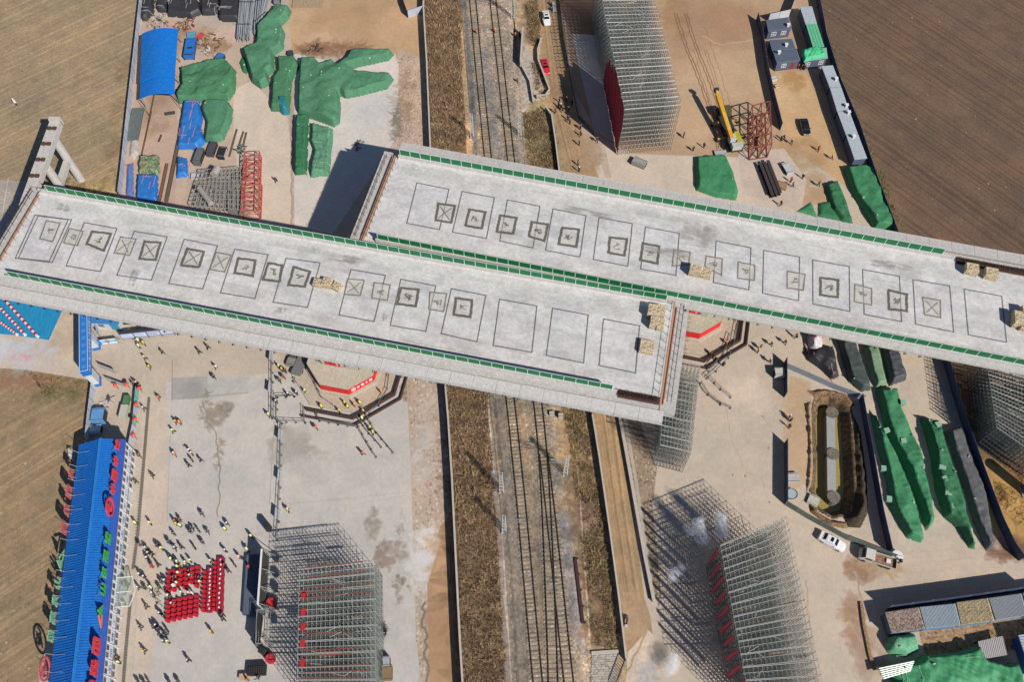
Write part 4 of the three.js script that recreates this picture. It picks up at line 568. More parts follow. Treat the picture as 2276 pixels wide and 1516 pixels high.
// ---------- dry scrub on the verges ----------
{
  const b = new MB(); reseed(61);
  for (let i = 0; i < 9; i++) { const a = rnd() * 6.283, l = rr(0.5, 1), tl = rr(0.25, 0.75), w = rr(0.02, 0.05), o = V(rr(-0.25, 0.25), 0, rr(-0.25, 0.25)), tip = V(o.x + Math.cos(a) * tl, l, o.z + Math.sin(a) * tl), mid = o.clone().lerp(tip, 0.5).add(V(0, 0.12, 0)), s = V(-Math.sin(a) * w, 0, Math.cos(a) * w); b.quad(o.clone().sub(s), o.clone().add(s), mid.clone().add(s), mid.clone().sub(s)); b.tri(mid.clone().sub(s), mid.clone().add(s), tip); }
  const g = b.geo(), m = new THREE.MeshStandardMaterial({ color: 0xffffff, roughness: 0.95, side: THREE.DoubleSide });
  const inside = (x, z, P) => { let c = false; for (let i = 0, j = P.length - 1; i < P.length; j = i++) if ((P[i].z > z) !== (P[j].z > z) && x < (P[j].x - P[i].x) * (z - P[i].z) / (P[j].z - P[i].z) + P[i].x) c = !c; return c; };
  const plantIn = (name, polys, n, smin, smax, cols, label, hi = 1) => {
    const P = polys.map((p) => p.map((q) => G(...q))), box = P.map((p) => [Math.min(...p.map((q) => q.x)), Math.max(...p.map((q) => q.x)), Math.min(...p.map((q) => q.z)), Math.max(...p.map((q) => q.z))]), tot = box.reduce((s, q) => s + (q[1] - q[0]) * (q[3] - q[2]), 0), list = [];
    P.forEach((p, k) => { const [x0, x1, z0, z1] = box[k]; const c = n * (x1 - x0) * (z1 - z0) / tot; for (let i = 0; i < c; i++) { const x = rr(x0, x1), z = rr(z0, z1); if (inside(x, z, p) && fbm(x * 0.3 + k * 7, z * 0.3, 2) > rr(0.12, 0.62)) list.push([x, z]); } });
    const im = new THREE.InstancedMesh(g, m, list.length), q = new THREE.Object3D(), col = new THREE.Color();
    list.forEach(([x, z], i) => { const s = rr(smin, smax) * (0.6 + 0.8 * vn(x * 0.5, z * 0.5)); q.position.set(x, -0.05, z); q.rotation.set(rr(-0.3, 0.3), rnd() * 6.283, rr(-0.3, 0.3)); q.scale.set(s, s * rr(0.6, 1.1) * hi, s); q.updateMatrix(); im.setMatrixAt(i, q.matrix); const c = alb(...pick(cols)), f = 0.75 + 0.5 * vn(x * 0.8 + 9, z * 0.8); col.setRGB(c[0] * f, c[1] * f, c[2] * f); im.setColorAt(i, col); });
    im.name = numbered(name); im.castShadow = im.receiveShadow = true; scene.add(im); stuff(im); im.userData.label = label; im.userData.category = 'scrub';
  };
  const browns = [[176, 148, 116], [152, 124, 96], [196, 168, 132], [134, 108, 84], [164, 138, 98], [116, 96, 76]], golds = [[176, 152, 108], [156, 132, 92], [130, 106, 78], [112, 108, 72], [120, 92, 76]];
  plantIn('dry_scrub', [[[950, -40], [1020, -40], [1024, 60], [1026, 200], [1038, 345], [962, 340], [955, 150], [948, 30]]], 17000, 0.45, 1.15, browns, 'tangled brown dry scrub between the wall and the upper tracks');
  plantIn('dry_scrub', [[[992, 845], [1078, 862], [1086, 960], [1094, 1090], [1106, 1250], [1122, 1560], [1036, 1560], [1012, 1100]]], 34000, 0.45, 1.15, browns, 'tangled brown dry scrub between the wall and the lower tracks');
  plantIn('dry_grass', [[[1250, 905], [1300, 912], [1340, 1150], [1374, 1440], [1318, 1440], [1290, 1150]], [[1168, 0], [1196, 0], [1200, 90], [1180, 110]], [[1165, 250], [1210, 246], [1234, 330], [1240, 380], [1172, 370]], [[1182, 140], [1200, 150], [1214, 205], [1190, 215]]], 9000, 0.4, 1, golds, 'sparse dry grass and weeds on the verges beside the dirt road', 0.7);
  plantIn('dry_grass', [[[1812, 30], [1836, 95], [1866, 190], [1908, 300], [1956, 420], [1998, 530], [2012, 530], [1966, 400], [1916, 285], [1874, 180], [1846, 85], [1824, 30]], [[60, 405], [255, 440], [255, 425], [150, 395]], [[60, 826], [196, 850], [190, 890], [100, 880]]], 3600, 0.4, 0.9, [[140, 132, 76], [120, 112, 70], [150, 128, 84], [104, 104, 62]], 'thin yellow green weeds along the field edges', 0.6);
}
// ---------- draped nets and tarpaulins ----------
function inPoly(x, z, P) { let c = false; for (let i = 0, j = P.length - 1; i < P.length; j = i++) if ((P[i].z > z) !== (P[j].z > z) && x < (P[j].x - P[i].x) * (z - P[i].z) / (P[j].z - P[i].z) + P[i].x) c = !c; return c; }
function nearEdge(x, z, P) { let best = 1e9, bx, bz; for (let i = 0, j = P.length - 1; i < P.length; j = i++) { const a = P[j], b = P[i], dx = b.x - a.x, dz = b.z - a.z, t = clamp(((x - a.x) * dx + (z - a.z) * dz) / (dx * dx + dz * dz + 1e-9), 0, 1), px = a.x + dx * t, pz = a.z + dz * t, d = Math.hypot(x - px, z - pz); if (d < best) { best = d; bx = px; bz = pz; } } return [best, bx, bz]; }
// cloth thrown over goods: steep sides, lumps and creases; height field on a grid clipped to the outline
function drape(P, h, o = {}) {
  const cell = o.cell ?? 0.3, x0 = Math.min(...P.map((p) => p.x)), x1 = Math.max(...P.map((p) => p.x)), z0 = Math.min(...P.map((p) => p.z)), z1 = Math.max(...P.map((p) => p.z)), nx = Math.ceil((x1 - x0) / cell), nz = Math.ceil((z1 - z0) / cell);
  const side = o.side ?? 0.7, lump = o.lump ?? 0.3, ls = o.ls ?? 0.45, fold = o.fold ?? 0.1, dir = o.dir ?? 0.6, ca = Math.cos(dir), sa = Math.sin(dir), sd = o.seed ?? 0;
  const pos = [], uv = [], idx = [], id = new Map();
  const vert = (i, k) => { const key = i * 4096 + k; if (id.has(key)) return id.get(key); let x = x0 + i * cell, z = z0 + k * cell, e = 0; const ins = inPoly(x, z, P), [d, bx, bz] = nearEdge(x, z, P); if (!ins) { x = bx; z = bz; } else e = d;
    const a = x * ca + z * sa, b = -x * sa + z * ca, step = o.blocks ? Math.round(fbm(x * 0.33 + sd, z * 0.33, 2) * 5) / 5 : fbm(x * ls + sd, z * ls, 2);
    let y = 0.02 + sm(e / side) * h * (1 - lump + 2 * lump * step) + sm(e / 0.4) * fold * (Math.abs(vn(a * 2.6 + sd, b * 0.5) - 0.5) * 2 + 0.7 * vn(a * 0.9, b * 3.1 + sd) - 0.4);
    pos.push(x, Math.max(0.015, y), z); uv.push(x, z); id.set(key, pos.length / 3 - 1); return pos.length / 3 - 1; };
  for (let i = 0; i < nx; i++) for (let k = 0; k < nz; k++) { if (!inPoly(x0 + (i + 0.5) * cell, z0 + (k + 0.5) * cell, P)) continue; const a = vert(i, k), b = vert(i + 1, k), c = vert(i + 1, k + 1), d = vert(i, k + 1); idx.push(a, d, c, a, c, b); }
  const g = new THREE.BufferGeometry(); g.setAttribute('position', new THREE.Float32BufferAttribute(pos, 3)); g.setAttribute('uv', new THREE.Float32BufferAttribute(uv, 2)); g.setIndex(idx); g.computeVertexNormals(); return g;
}
const px = (...q) => q.map((c) => G(c[0], c[1]));
const netM = [mat(84, 144, 108, 0.85, { m: 7 }), mat(76, 138, 98, 0.85, { m: 6 }), mat(98, 156, 122, 0.85, { m: 7 }), mat(54, 126, 84, 0.8, { m: 6 }), mat(66, 146, 98, 0.75, { m: 6 })];
const tarpBlue = mat(48, 130, 214, 0.5, { m: 3 }), tarpBlack = mat(62, 62, 66, 0.5, { m: 3 }), tarpGrey = mat(104, 106, 110, 0.6, { m: 3 });
const stone = mat(176, 196, 184, 0.9, { m: 1 });
function net(name, label, cat, pts, h, m, o = {}) {
  const P = px(...pts), c = P.reduce((s, p) => s.add(p), V(0, 0, 0)).multiplyScalar(1 / P.length), t = thing(name, label, cat, V(c.x, 0, c.z), 0, o.group), L = P.map((p) => p.sub(V(c.x, 0, c.z)));
  const g = drape(L, h, { seed: pts[0][0] * 0.37, ...o }); put('cover', g, m, t); reseed(1000 + pts[0][0]);
  const p = g.attributes.position; // stones and cords that hold it down
  const wts = o.stones ?? 4, sg = new THREE.DodecahedronGeometry(0.22, 0);
  for (let i = 0; i < wts; i++) { const k = Math.floor(rnd() * p.count), s = put('weight', sg, stone, t); s.position.set(p.getX(k), p.getY(k) + 0.08, p.getZ(k)); s.rotation.set(rnd() * 3, rnd() * 3, 0); s.scale.set(rr(0.7, 1.4), rr(0.5, 0.8), rr(0.7, 1.4)); }
  if (o.cords) { const b = new MB(), bx = new THREE.Box3().setFromBufferAttribute(p), top = (x, z) => { let best = 9, y = 0; for (let i = 0; i < p.count; i++) { const d = (p.getX(i) - x) ** 2 + (p.getZ(i) - z) ** 2; if (d < best) { best = d; y = p.getY(i); } } return best < 0.3 ? y : null; };
    for (let i = 0; i < o.cords; i++) { const along = rnd() < 0.5, x = rr(bx.min.x, bx.max.x), z = rr(bx.min.z, bx.max.z), l = rr(1.5, 4); let prev = null; for (let s = 0; s <= 1.001; s += 0.12) { const qx = along ? x + (s - 0.5) * l : x + rr(-0.06, 0.06), qz = along ? z + rr(-0.06, 0.06) : z + (s - 0.5) * l, y = top(qx, qz), q = y === null ? null : V(qx, y + 0.05, qz); if (prev && q) b.bar(prev, q, 0.07, 0.05); prev = q; } }
    if (b.p.length) stuff(b.build('cord', o.cordM ?? mat(210, 160, 170, 0.8, { tex: null }), t)); }
  return t;
}
net('green_net', 'green net heap left of the pale yard, beside the blue cart', 'debris net', [[402, 157], [430, 150], [470, 142], [505, 135], [527, 160], [525, 205], [512, 225], [470, 226], [398, 232], [392, 220], [405, 195]], 1.7, netM[1], { ls: 0.35, lump: 0.35, fold: 0.22, cords: 3, cordM: netM[2] });
net('green_net', 'rounded green net mound just east of the long blue tarpaulin', 'debris net', [[455, 228], [510, 228], [521, 245], [516, 275], [500, 312], [480, 320], [455, 316], [460, 280], [448, 250]], 1.6, netM[0], { lump: 0.2, fold: 0.08, ls: 0.3, stones: 3 });
net('green_net', 'tall green net heap running up beside the silver pipes', 'debris net', [[612, 18], [650, 25], [645, 42], [627, 60], [635, 75], [632, 110], [612, 125], [612, 160], [600, 170], [602, 190], [582, 200], [560, 185], [555, 165], [540, 120], [556, 108], [570, 105], [572, 70], [590, 55]], 2.2, netM[0], { lump: 0.3, fold: 0.14, ls: 0.25, stones: 6 });
net('green_net', 'small loose green net left of the tall net heap', 'debris net', [[532, 140], [546, 112], [556, 112], [553, 140], [550, 166], [540, 162]], 0.5, netM[3], { fold: 0.15, stones: 1 });
net('green_net', 'green net over a long stack with a teal end', 'debris net', [[616, 132], [660, 132], [667, 150], [650, 184], [646, 252], [602, 248], [606, 180], [618, 165]], 1.8, netM[1], { blocks: true, lump: 0.15, fold: 0.1, cords: 2, cordM: netM[2] });
net('teal_tarpaulin', 'small teal tarpaulin at the south end of a green net stack', 'tarpaulin', [[618, 222], [641, 224], [646, 236], [645, 256], [630, 257], [620, 248]], 2, mat(44, 136, 150, 0.5, { m: 3 }), { lump: 0.1, fold: 0.12, stones: 0 });
net('green_net', 'largest green net spreading over several stacks with two arms eastward', 'debris net', [[668, 135], [705, 135], [715, 147], [740, 138], [754, 150], [768, 138], [780, 119], [870, 117], [877, 123], [865, 136], [800, 150], [778, 158], [800, 167], [870, 171], [877, 178], [862, 199], [800, 215], [768, 221], [756, 212], [759, 240], [756, 276], [744, 284], [700, 268], [662, 256], [664, 190]], 2, netM[0], { lump: 0.32, fold: 0.14, ls: 0.28, stones: 10 });
net('green_net', 'narrow dark green net over long beams, western of the two by the bridge shadow', 'debris net', [[659, 262], [688, 262], [686, 330], [684, 391], [656, 390], [656, 330]], 1.6, netM[3], { side: 0.4, lump: 0.12, fold: 0.3, dir: 0, stones: 2, cords: 2, cordM: netM[2] });
net('green_net', 'green net over long beams, eastern of the two by the bridge shadow', 'debris net', [[692, 276], [742, 288], [740, 330], [733, 392], [690, 396], [690, 370], [697, 340], [690, 320]], 1.3, netM[2], { lump: 0.2, fold: 0.28, dir: 0.1, stones: 2, cords: 6, cordM: mat(170, 200, 170, 0.7, { tex: null }) });
const pink = mat(226, 140, 150, 0.8, { tex: null });
net('blue_tarpaulin', 'large blue tarpaulin with pink cords left of the rounded green mound', 'tarpaulin', [[409, 228], [446, 225], [453, 262], [449, 285], [460, 318], [443, 335], [394, 333], [400, 290]], 1.3, tarpBlue, { blocks: true, lump: 0.1, fold: 0.14, stones: 0, cords: 16, cordM: pink });
net('blue_tarpaulin', 'small blue tarpaulin south of the large corded one', 'tarpaulin', [[394, 349], [418, 352], [421, 394], [392, 397]], 1, tarpBlue, { fold: 0.18, stones: 0, cords: 4, cordM: pink });
net('blue_tarpaulin', 'blue tarpaulin stack right at the bridge edge', 'tarpaulin', [[309, 394], [354, 391], [353, 452], [306, 446]], 1.2, tarpBlue, { side: 0.3, lump: 0.06, fold: 0.1, dir: 0, stones: 0, cords: 6, cordM: pink });
net('green_tarpaulin', 'faded green brown tarpaulin north of the blue one by the bridge', 'tarpaulin', [[314, 352], [356, 349], [357, 389], [310, 391]], 1.3, mat(128, 150, 120, 0.8, { tex: dirty, m: 4 }), { side: 0.3, fold: 0.12, dir: 0, stones: 0, cords: 6, cordM: mat(190, 140, 110, 0.8, { tex: null }) });
net('striped_tarpaulin', 'narrow blue and red cloth against the hoarding', 'tarpaulin', [[283, 366], [298, 362], [300, 440], [280, 436]], 0.6, mat(96, 134, 200, 0.7, { m: 3 }), { fold: 0.15, stones: 0, cords: 5, cordM: mat(236, 90, 80, 0.8, { tex: null }) });
net('white_cloth', 'crumpled white cloth north of the striped cloth', 'cloth', [[290, 312], [308, 310], [311, 340], [300, 358], [287, 350]], 0.5, mat(200, 192, 184, 0.9, { m: 3 }), { fold: 0.16, stones: 0 });
[[[[322, -14], [346, -14], [345, 28], [332, 46], [318, 50]], 'first black tarpaulin stack from the hoarding'], [[[351, -14], [374, -14], [374, 28], [352, 30]], 'second black tarpaulin stack from the hoarding'], [[[377, 10], [444, 5], [451, 32], [430, 43], [374, 38]], 'third black tarpaulin stack, wide and low, near the hoarding'], [[[448, 0], [489, -6], [489, 34], [450, 36]], 'fourth black tarpaulin stack from the hoarding'], [[[491, -14], [534, -14], [534, 50], [489, 49]], 'fifth black tarpaulin stack next to the silver pipes']].forEach(([p, l]) => net('black_tarpaulin', l, 'tarpaulin', p, 1.5, tarpBlack, { side: 0.4, lump: 0.12, fold: 0.12, stones: 0, cords: 5, cordM: mat(190, 186, 180, 0.7, { tex: null }) }));
// ---------- blue canopy ----------
const blueRoof = mat(22, 128, 222, 0.4, { m: 8 });
{
  const q = [[316, 72], [396, 62], [386, 204], [309, 214]].map((c) => G(c[0], c[1], 4)), t = thing('blue_canopy', 'bright blue arched shelter roof in the upper left yard', 'canopy', V(0, 0, 0));
  const at = (u, v, d = 0) => { const a = q[0].clone().lerp(q[1], u), b = q[3].clone().lerp(q[2], u), p = a.lerp(b, v); p.y = 3.6 + d + 0.9 * Math.sin(Math.PI * u); return p; };
  for (const [name, v0, v1, d] of [['roof', 0, 0.77, 0], ['roof', 0.755, 1, -0.35]]) { const b = new MB(), N = 20; for (let i = 0; i < N; i++) b.quad(at(i / N, v1, d), at((i + 1) / N, v1, d), at((i + 1) / N, v0, d), at(i / N, v0, d)); for (const v of [v0, v1]) for (let i = 0; i < N; i++) { const a = at(i / N, v, d), c = at((i + 1) / N, v, d); b.quad(a.clone().setY(a.y - 0.22), c.clone().setY(c.y - 0.22), c, a); } b.build(name, blueRoof, t); }
  const r = new MB(); for (let k = 0; k <= 26; k++) { const v = k / 26, d = v > 0.77 ? -0.35 : 0; for (let i = 0; i < 20; i++) r.bar(at(i / 20, v, d + 0.02), at((i + 1) / 20, v, d + 0.02), 0.05, 0.04); } stuff(r.build('roof_rib', blueRoof, t));
  for (const u of [0.03, 0.97]) for (const v of [0.03, 0.35, 0.68, 0.97]) { const p = at(u, v); new MB().box(p.x, 0, p.z, 0.16, p.y - 0.4, 0.16).build('post', M.steel, t); }
  const s = at(0.02, 1), s2 = at(0.98, 1); for (const [p, dx] of [[s, 1.4], [s2, 1.5]]) new MB().bar(p.clone().setY(3), p.clone().add(V(dx, -3.3, 2.4)).setY(0), 0.1).build('stay', M.dark, t);
}
// ---------- concrete pier frame at the left edge ----------
{
  const H = 13, a = G(124, 268, H + 1.4), c = G(66, 428, H + 1.4), t = thing('bridge_pier', 'unfinished white concrete pier with cap beam and slanting columns at the left edge', 'bridge pier'), d = c.clone().sub(a).setY(0), L = d.length(); d.normalize(); const n = V(-d.z, 0, d.x);
  const cm = mat(214, 210, 202, 0.9, { m: 5 }); const P = (s, w, y) => V(a.x + d.x * s + n.x * w, y, a.z + d.z * s + n.z * w), end = L + 3;
  new MB().hex([P(0, 1.1, H), P(end, 1.1, H), P(end, -1.1, H), P(0, -1.1, H), P(0, 1.1, H + 1.4), P(end, 1.1, H + 1.4), P(end, -1.1, H + 1.4), P(0, -1.1, H + 1.4)]).build('cap_beam', cm, t);
  new MB().hex([P(-0.5, 1.1, H + 0.1), P(0.35, 1.1, H + 0.1), P(0.35, -1.1, H + 0.1), P(-0.5, -1.1, H + 0.1), P(-0.5, 1.1, H + 2), P(0.35, 1.1, H + 2), P(0.35, -1.1, H + 2), P(-0.5, -1.1, H + 2)]).build('end_stop', cm, t);
  for (let i = 0; i < 4; i++) for (const w of [-0.5, 0.5]) { const s = lerp(2.2, L - 4, i / 3), p = P(s, w, 0); new MB().box(p.x, H + 1.4, p.z, 0.75, 0.3, 0.75, -Math.atan2(d.z, d.x)).build('bearing_pad', M.rust, t); }
  for (const s of [3.4, L * 0.55, L - 1]) { const p = P(s, 0, 0); new MB().tube(V(p.x, 0, p.z), V(p.x, H - 0.01, p.z), 0.85, 0.85, 20, false).build('column', cm, t); }
  const p0 = P(3.4, 0, 6.4), p1 = P(L - 1, 0, 6.4); new MB().bar(p0, p1, 1.1, 1.2).build('tie_beam', cm, t);
}
// ---------- small stores in the upper left yard ----------
function crate(name, label, cat, pxy, w, h, d, turn, m, extra) { const t = thing(name, label, cat, G(...pxy), turn), b = new MB(); b.box(0, 0.06, 0, w, h - 0.06, d); b.build('body', m, t); const f = new MB(); for (const i of [-1, 1]) { f.box(i * w * 0.36, 0, 0, 0.12, 0.06, d); f.box(i * (w / 2 + 0.011), 0.1, 0, 0.02, h - 0.2, d * 0.8); f.box(0, h, i * d * 0.4, w * 0.96, 0.03, 0.06); } f.build('trim', extra ?? M.dark, t); return t; }
{ const t = crate('blue_skip', 'blue metal skip with a dark slot, north of the green net', 'skip', [426, 113], 2.3, 1.3, 6, 0.06, mat(40, 126, 214, 0.5, { m: 3 }), mat(28, 90, 170, 0.5)); new MB().box(0.1, 1.28, 0.4, 1.2, 0.06, 0.5).build('slot', M.black, t); new MB().box(0, 1.28, 2.6, 1.8, 0.14, 0.2).build('bar', M.dark, t); for (const k of [-1, 1]) new MB().tube(V(k * 1, 0.25, 2.9), V(k * 1.2, 0.25, 2.9), 0.25, 0.25, 10).build('wheel', M.black, t); }
crate('generator', 'grey generator box west of the two dark boxes', 'generator', [446, 354], 1.5, 1.5, 4, -0.1, mat(110, 116, 118, 0.6)); crate('dark_box', 'long dark slatted box north of the steel frames', 'box', [474, 336], 1.5, 1.1, 3.6, -0.12, mat(84, 84, 90, 0.6)); crate('dark_box', 'shorter black box with two pale bars east of the slatted box', 'box', [497, 344], 1.4, 1, 3, -0.1, M.black, mat(190, 188, 182, 0.6));
crate('blue_drum_rack', 'small blue box at the edge of the green net heap', 'box', [492, 132], 1.6, 1, 2, -0.4, mat(62, 130, 206, 0.5)); crate('cyan_box', 'small cyan box beside a red sheet in the upper left yard', 'box', [427, 79], 2, 0.5, 1.4, 0.2, mat(110, 180, 206, 0.6)); crate('red_sheet', 'small red sheet of metal next to the cyan box', 'sheet', [446, 82], 1.2, 0.3, 2.2, -0.5, mat(232, 82, 78, 0.7));
crate('panel_stack', 'stack of white panels at the corner of the steel frames', 'panels', [443, 393], 3, 0.6, 1.6, 0.1, mat(214, 212, 210, 0.8)); crate('steel_beam', 'brown steel beam lying north to south beside the blue tarpaulins', 'beam', [386, 380], 0.6, 0.5, 17, 0.03, mat(112, 96, 80, 0.8)); crate('steel_beam', 'thin brown steel beam beside the green brown tarpaulin', 'beam', [364, 410], 0.5, 0.4, 11, 0.03, mat(140, 96, 70, 0.8)); crate('sheet_pile', 'grey corrugated sheets stacked along the hoarding', 'steel sheets', [303, 278], 2.6, 0.5, 9.4, 0.06, mat(120, 132, 130, 0.6, { tex: streak, m: 3 }), mat(96, 108, 106, 0.6));
for (const [x, y, l, a, s] of [[335, 255, 16, 0.05, 'western'], [326, 300, 14, 0.03, 'eastern']]) crate('steel_rail', `rusty rail lying in the yard left of the blue tarpaulin, ${s} one`, 'rail', [x, y], 0.2, 0.2, l, a, mat(128, 92, 72, 0.8));
crate('dark_plate', 'dark steel part on the dirt left of the blue tarpaulin', 'steel part', [379, 253], 2.2, 0.3, 0.8, 0.2, mat(84, 86, 76, 0.7)); crate('timber', 'narrow timber on the dirt south of the dark steel part', 'timber', [357, 308], 0.3, 0.2, 2, -0.1, mat(96, 84, 66, 0.9));
crate('site_bin', 'dark bin north of the green nets', 'bin', [648, 124], 1, 1.2, 1.2, 0, mat(76, 72, 84, 0.7)); crate('grey_van_box', 'grey box cut by the top edge beside the tall net', 'box', [619, 5], 1.4, 1.3, 2.6, 0, mat(150, 156, 158, 0.6));
crate('pallet_stack', 'row of pale timber pallets on the sandy soil at the top edge', 'pallets', [685, 8], 7.4, 0.25, 3, 0.02, mat(196, 172, 138, 0.9, { tex: streak, m: 4 }), mat(172, 146, 112, 0.9));
{ // timber planks by the red tower
  reseed(321); for (const [x, y, l, a, s] of [[519, 318, 8, -0.06, 'longest plank north of the red tower'], [536, 312, 5, -0.1, 'middle plank north of the red tower'], [545, 310, 4, -0.04, 'short plank nearest the pale yard'], [541, 372, 3.4, -0.05, 'dark plank beside the top of the red tower']]) crate('plank', s, 'plank', [x, y], 0.35, 0.16, l, a, mat(110, 96, 78, 0.9)); }
{ // heaps of scrap
  const heap = (label, p, r, n, cols, name = 'scrap_heap') => { const t = thing(name, label, 'scrap', G(...p)), b = cols.map(() => new MB()); reseed(p[0]); for (let i = 0; i < n; i++) { const a = rnd() * 6.283, q = Math.sqrt(rnd()) * r, o = V(Math.cos(a) * q, rr(0.05, 0.5) * (1 - q / r) + 0.05, Math.sin(a) * q), d = V(rr(-1, 1), rr(-0.2, 0.3), rr(-1, 1)).normalize().multiplyScalar(rr(0.3, 1.3)); b[i % cols.length].bar(o, o.clone().add(d), rr(0.06, 0.5), 0.08); } b.forEach((m, i) => stuff(m.build('scrap_piece', cols[i], t))); return t; };
  heap('heap of white scrap and sacks east of the blue skip', [462, 116], 1.7, 34, [mat(214, 208, 200, 0.9), mat(180, 150, 120, 0.9)]); heap('brown brushwood and scrap above the white scrap heap', [468, 95], 3, 60, [mat(120, 90, 66, 0.9), mat(160, 130, 100, 0.9)]); heap('loose scrap and buckets between black tarpaulins and blue canopy', [352, 48], 2.6, 60, [mat(170, 160, 150, 0.9), mat(76, 72, 72, 0.9), mat(206, 200, 190, 0.8)]); heap('dry brush and cloth north of the blue skip', [412, 58], 2.4, 50, [mat(170, 140, 104, 0.9), mat(130, 100, 76, 0.9), mat(150, 60, 66, 0.8)]);
  heap('tangle of pale steel offcuts beside the lower left gate yard', [240, 892], 1.1, 26, [mat(216, 208, 206, 0.8), mat(90, 84, 80, 0.8)]); heap('dark debris on the dirt edge of the pale yard', [702, 108], 1.4, 26, [mat(92, 66, 50, 0.9), mat(150, 130, 110, 0.9)]); heap('rope and rebar tangle at the west corner of the upper deck shadow', [800, 320], 1.2, 14, [mat(120, 112, 104, 0.9)]); heap('scrap between rebar frames and red tower', [531, 392], 1.3, 44, [mat(120, 90, 80, 0.9), mat(70, 64, 62, 0.9)]); heap('greenish scrap heap above the red tower', [537, 332], 0.9, 30, [mat(130, 156, 146, 0.8), mat(90, 84, 78, 0.9)]);
}
// silver pipes in two bundles
{ reseed(55); [[[537, -14], [572, -14], [556, 96], [529, 96], 'western bundle of silver pipes between black tarpaulins and green nets'], [[574, -14], [608, -14], [588, 56], [566, 88], 'eastern bundle of silver pipes leaning toward the green nets']].forEach(([a, b, c, d, l]) => { const t = thing('pipe_bundle', l, 'steel pipes'), m = new MB(), A = G(...a), B = G(...b), C = G(...c), D = G(...d); for (let i = 0; i < 110; i++) { const u = rnd(), w = clamp(u + rr(-0.12, 0.12), 0, 1), y = rr(0.1, 1.1), p = A.clone().lerp(B, u), q = D.clone().lerp(C, w); p.y = q.y = y; q.lerp(p, rr(0, 0.15)); m.tube(p, q, 0.07, 0.07, 5, false); } stuff(m.build('pipe', mat(176, 184, 190, 0.4, { m: 2 }), t)); for (const f of [0.25, 0.7]) { const k = new MB(), p = A.clone().lerp(D, f), q = B.clone().lerp(C, f); k.bar(p.setY(1.2), q.setY(1.2), 0.14, 0.1); k.build('strap', M.dark, t); } }); }
// lattice towers and steel frames
function lattice(name, label, cat, A, B, w, h, m, bays, y = 0) { // lying lattice section from A to B
  const t = thing(name, label, cat), d = B.clone().sub(A).setY(0), L = d.length(); d.normalize(); const n = V(-d.z, 0, d.x), P = (s, k, yy) => A.clone().addScaledVector(d, s * L).addScaledVector(n, k * w / 2).setY(y + yy), b = new MB(), r = new MB();
  for (const k of [-1, 1]) for (const yy of [0.1, h]) b.bar(P(0, k, yy), P(1, k, yy), 0.16, 0.16);
  for (let i = 0; i <= bays; i++) { const s = i / bays; for (const yy of [0.1, h]) r.bar(P(s, -1, yy), P(s, 1, yy), 0.1); for (const k of [-1, 1]) r.bar(P(s, k, 0.1), P(s, k, h), 0.1); if (i < bays) { const s2 = (i + 1) / bays, f = i % 2 ? 1 : -1; for (const yy of [0.1, h]) r.bar(P(s, -f, yy), P(s2, f, yy), 0.08); for (const k of [-1, 1]) r.bar(P(s, k, f > 0 ? 0.1 : h), P(s2, k, f > 0 ? h : 0.1), 0.08); } }
  b.build('chord', m, t); stuff(r.build('lacing', m, t)); return t;
}
const redSteel = mat(206, 96, 82, 0.7, { m: 3 }), redDark = mat(150, 84, 72, 0.8, { m: 3 });
lattice('tower_section', 'red lattice tower section, northern half next to the steel frames', 'lattice tower', G(566, 352), G(564, 412), 3.2, 2.2, redSteel, 6); lattice('tower_section', 'red lattice tower section, southern half reaching the lower deck', 'lattice tower', G(565, 416), G(562, 488), 3.6, 2.4, redSteel, 7);
{ const t = thing('steel_formwork', 'grey steel formwork frames with round pipes beside the red tower', 'formwork'), b = new MB(), m = mat(172, 172, 168, 0.6, { m: 2 }), q = [[452, 392], [540, 384], [546, 480], [432, 470]].map((c) => G(...c)), at = (u, v, y) => { const a = q[0].clone().lerp(q[1], u), c = q[3].clone().lerp(q[2], u), p = a.lerp(c, v); p.y = y; return p; }; reseed(19);
  for (let i = 0; i <= 11; i++) { b.bar(at(i / 11, 0, 2), at(i / 11, 1, 2.2), 0.12); b.bar(at(i / 11, 0, 1), at(i / 11, 1, 1), 0.08); for (let k = 0; k <= 9; k += 3) b.bar(at(i / 11, k / 9, 0), at(i / 11, k / 9, 2.1), 0.08); } for (let k = 0; k <= 9; k++) { b.bar(at(0, k / 9, 2.1), at(1, k / 9, 2.1), 0.1); b.bar(at(0, k / 9, 1), at(1, k / 9, 1.1), 0.08); } for (let i = 0; i < 40; i++) b.bar(at(rnd(), rnd(), rr(0.4, 1.8)), at(rnd(), rnd(), rr(0.4, 1.8)), 0.06);
  stuff(b.build('frame', m, t)); const g = mat(182, 176, 168, 0.7, { m: 2 }); for (const [u, v, u2, v2, r] of [[0.45, 0.02, 0.38, 0.2, 0.8], [0.1, 0.55, 0.4, 0.95, 0.6]]) { new MB().tube(at(u, v, 2.4), at(u2, v2, 2.6), r, r, 14).build('round_form', g, t); } new MB().hex([at(0.7, 1, 0.4), at(1, 1, 0.4), at(1, 0.5, 0.4), at(0.75, 0.5, 0.4), at(0.7, 1, 1.6), at(1, 1, 1.6), at(1, 0.5, 1.6), at(0.75, 0.5, 1.6)]).build('plate', mat(130, 132, 126, 0.7, { tex: dirty, m: 3 }), t); }
fence('site_fence', 'dark fence end and white panel gate at the top middle', [[893, -20], [899, 18], [907, 40]], 2.2, { m: hoardB, step: 3 }); fence('site_fence', 'white panel fence joining the railway wall at the top middle', [[908, 40], [944, 28]], 2.2, { m: hoardW, step: 1.8 });
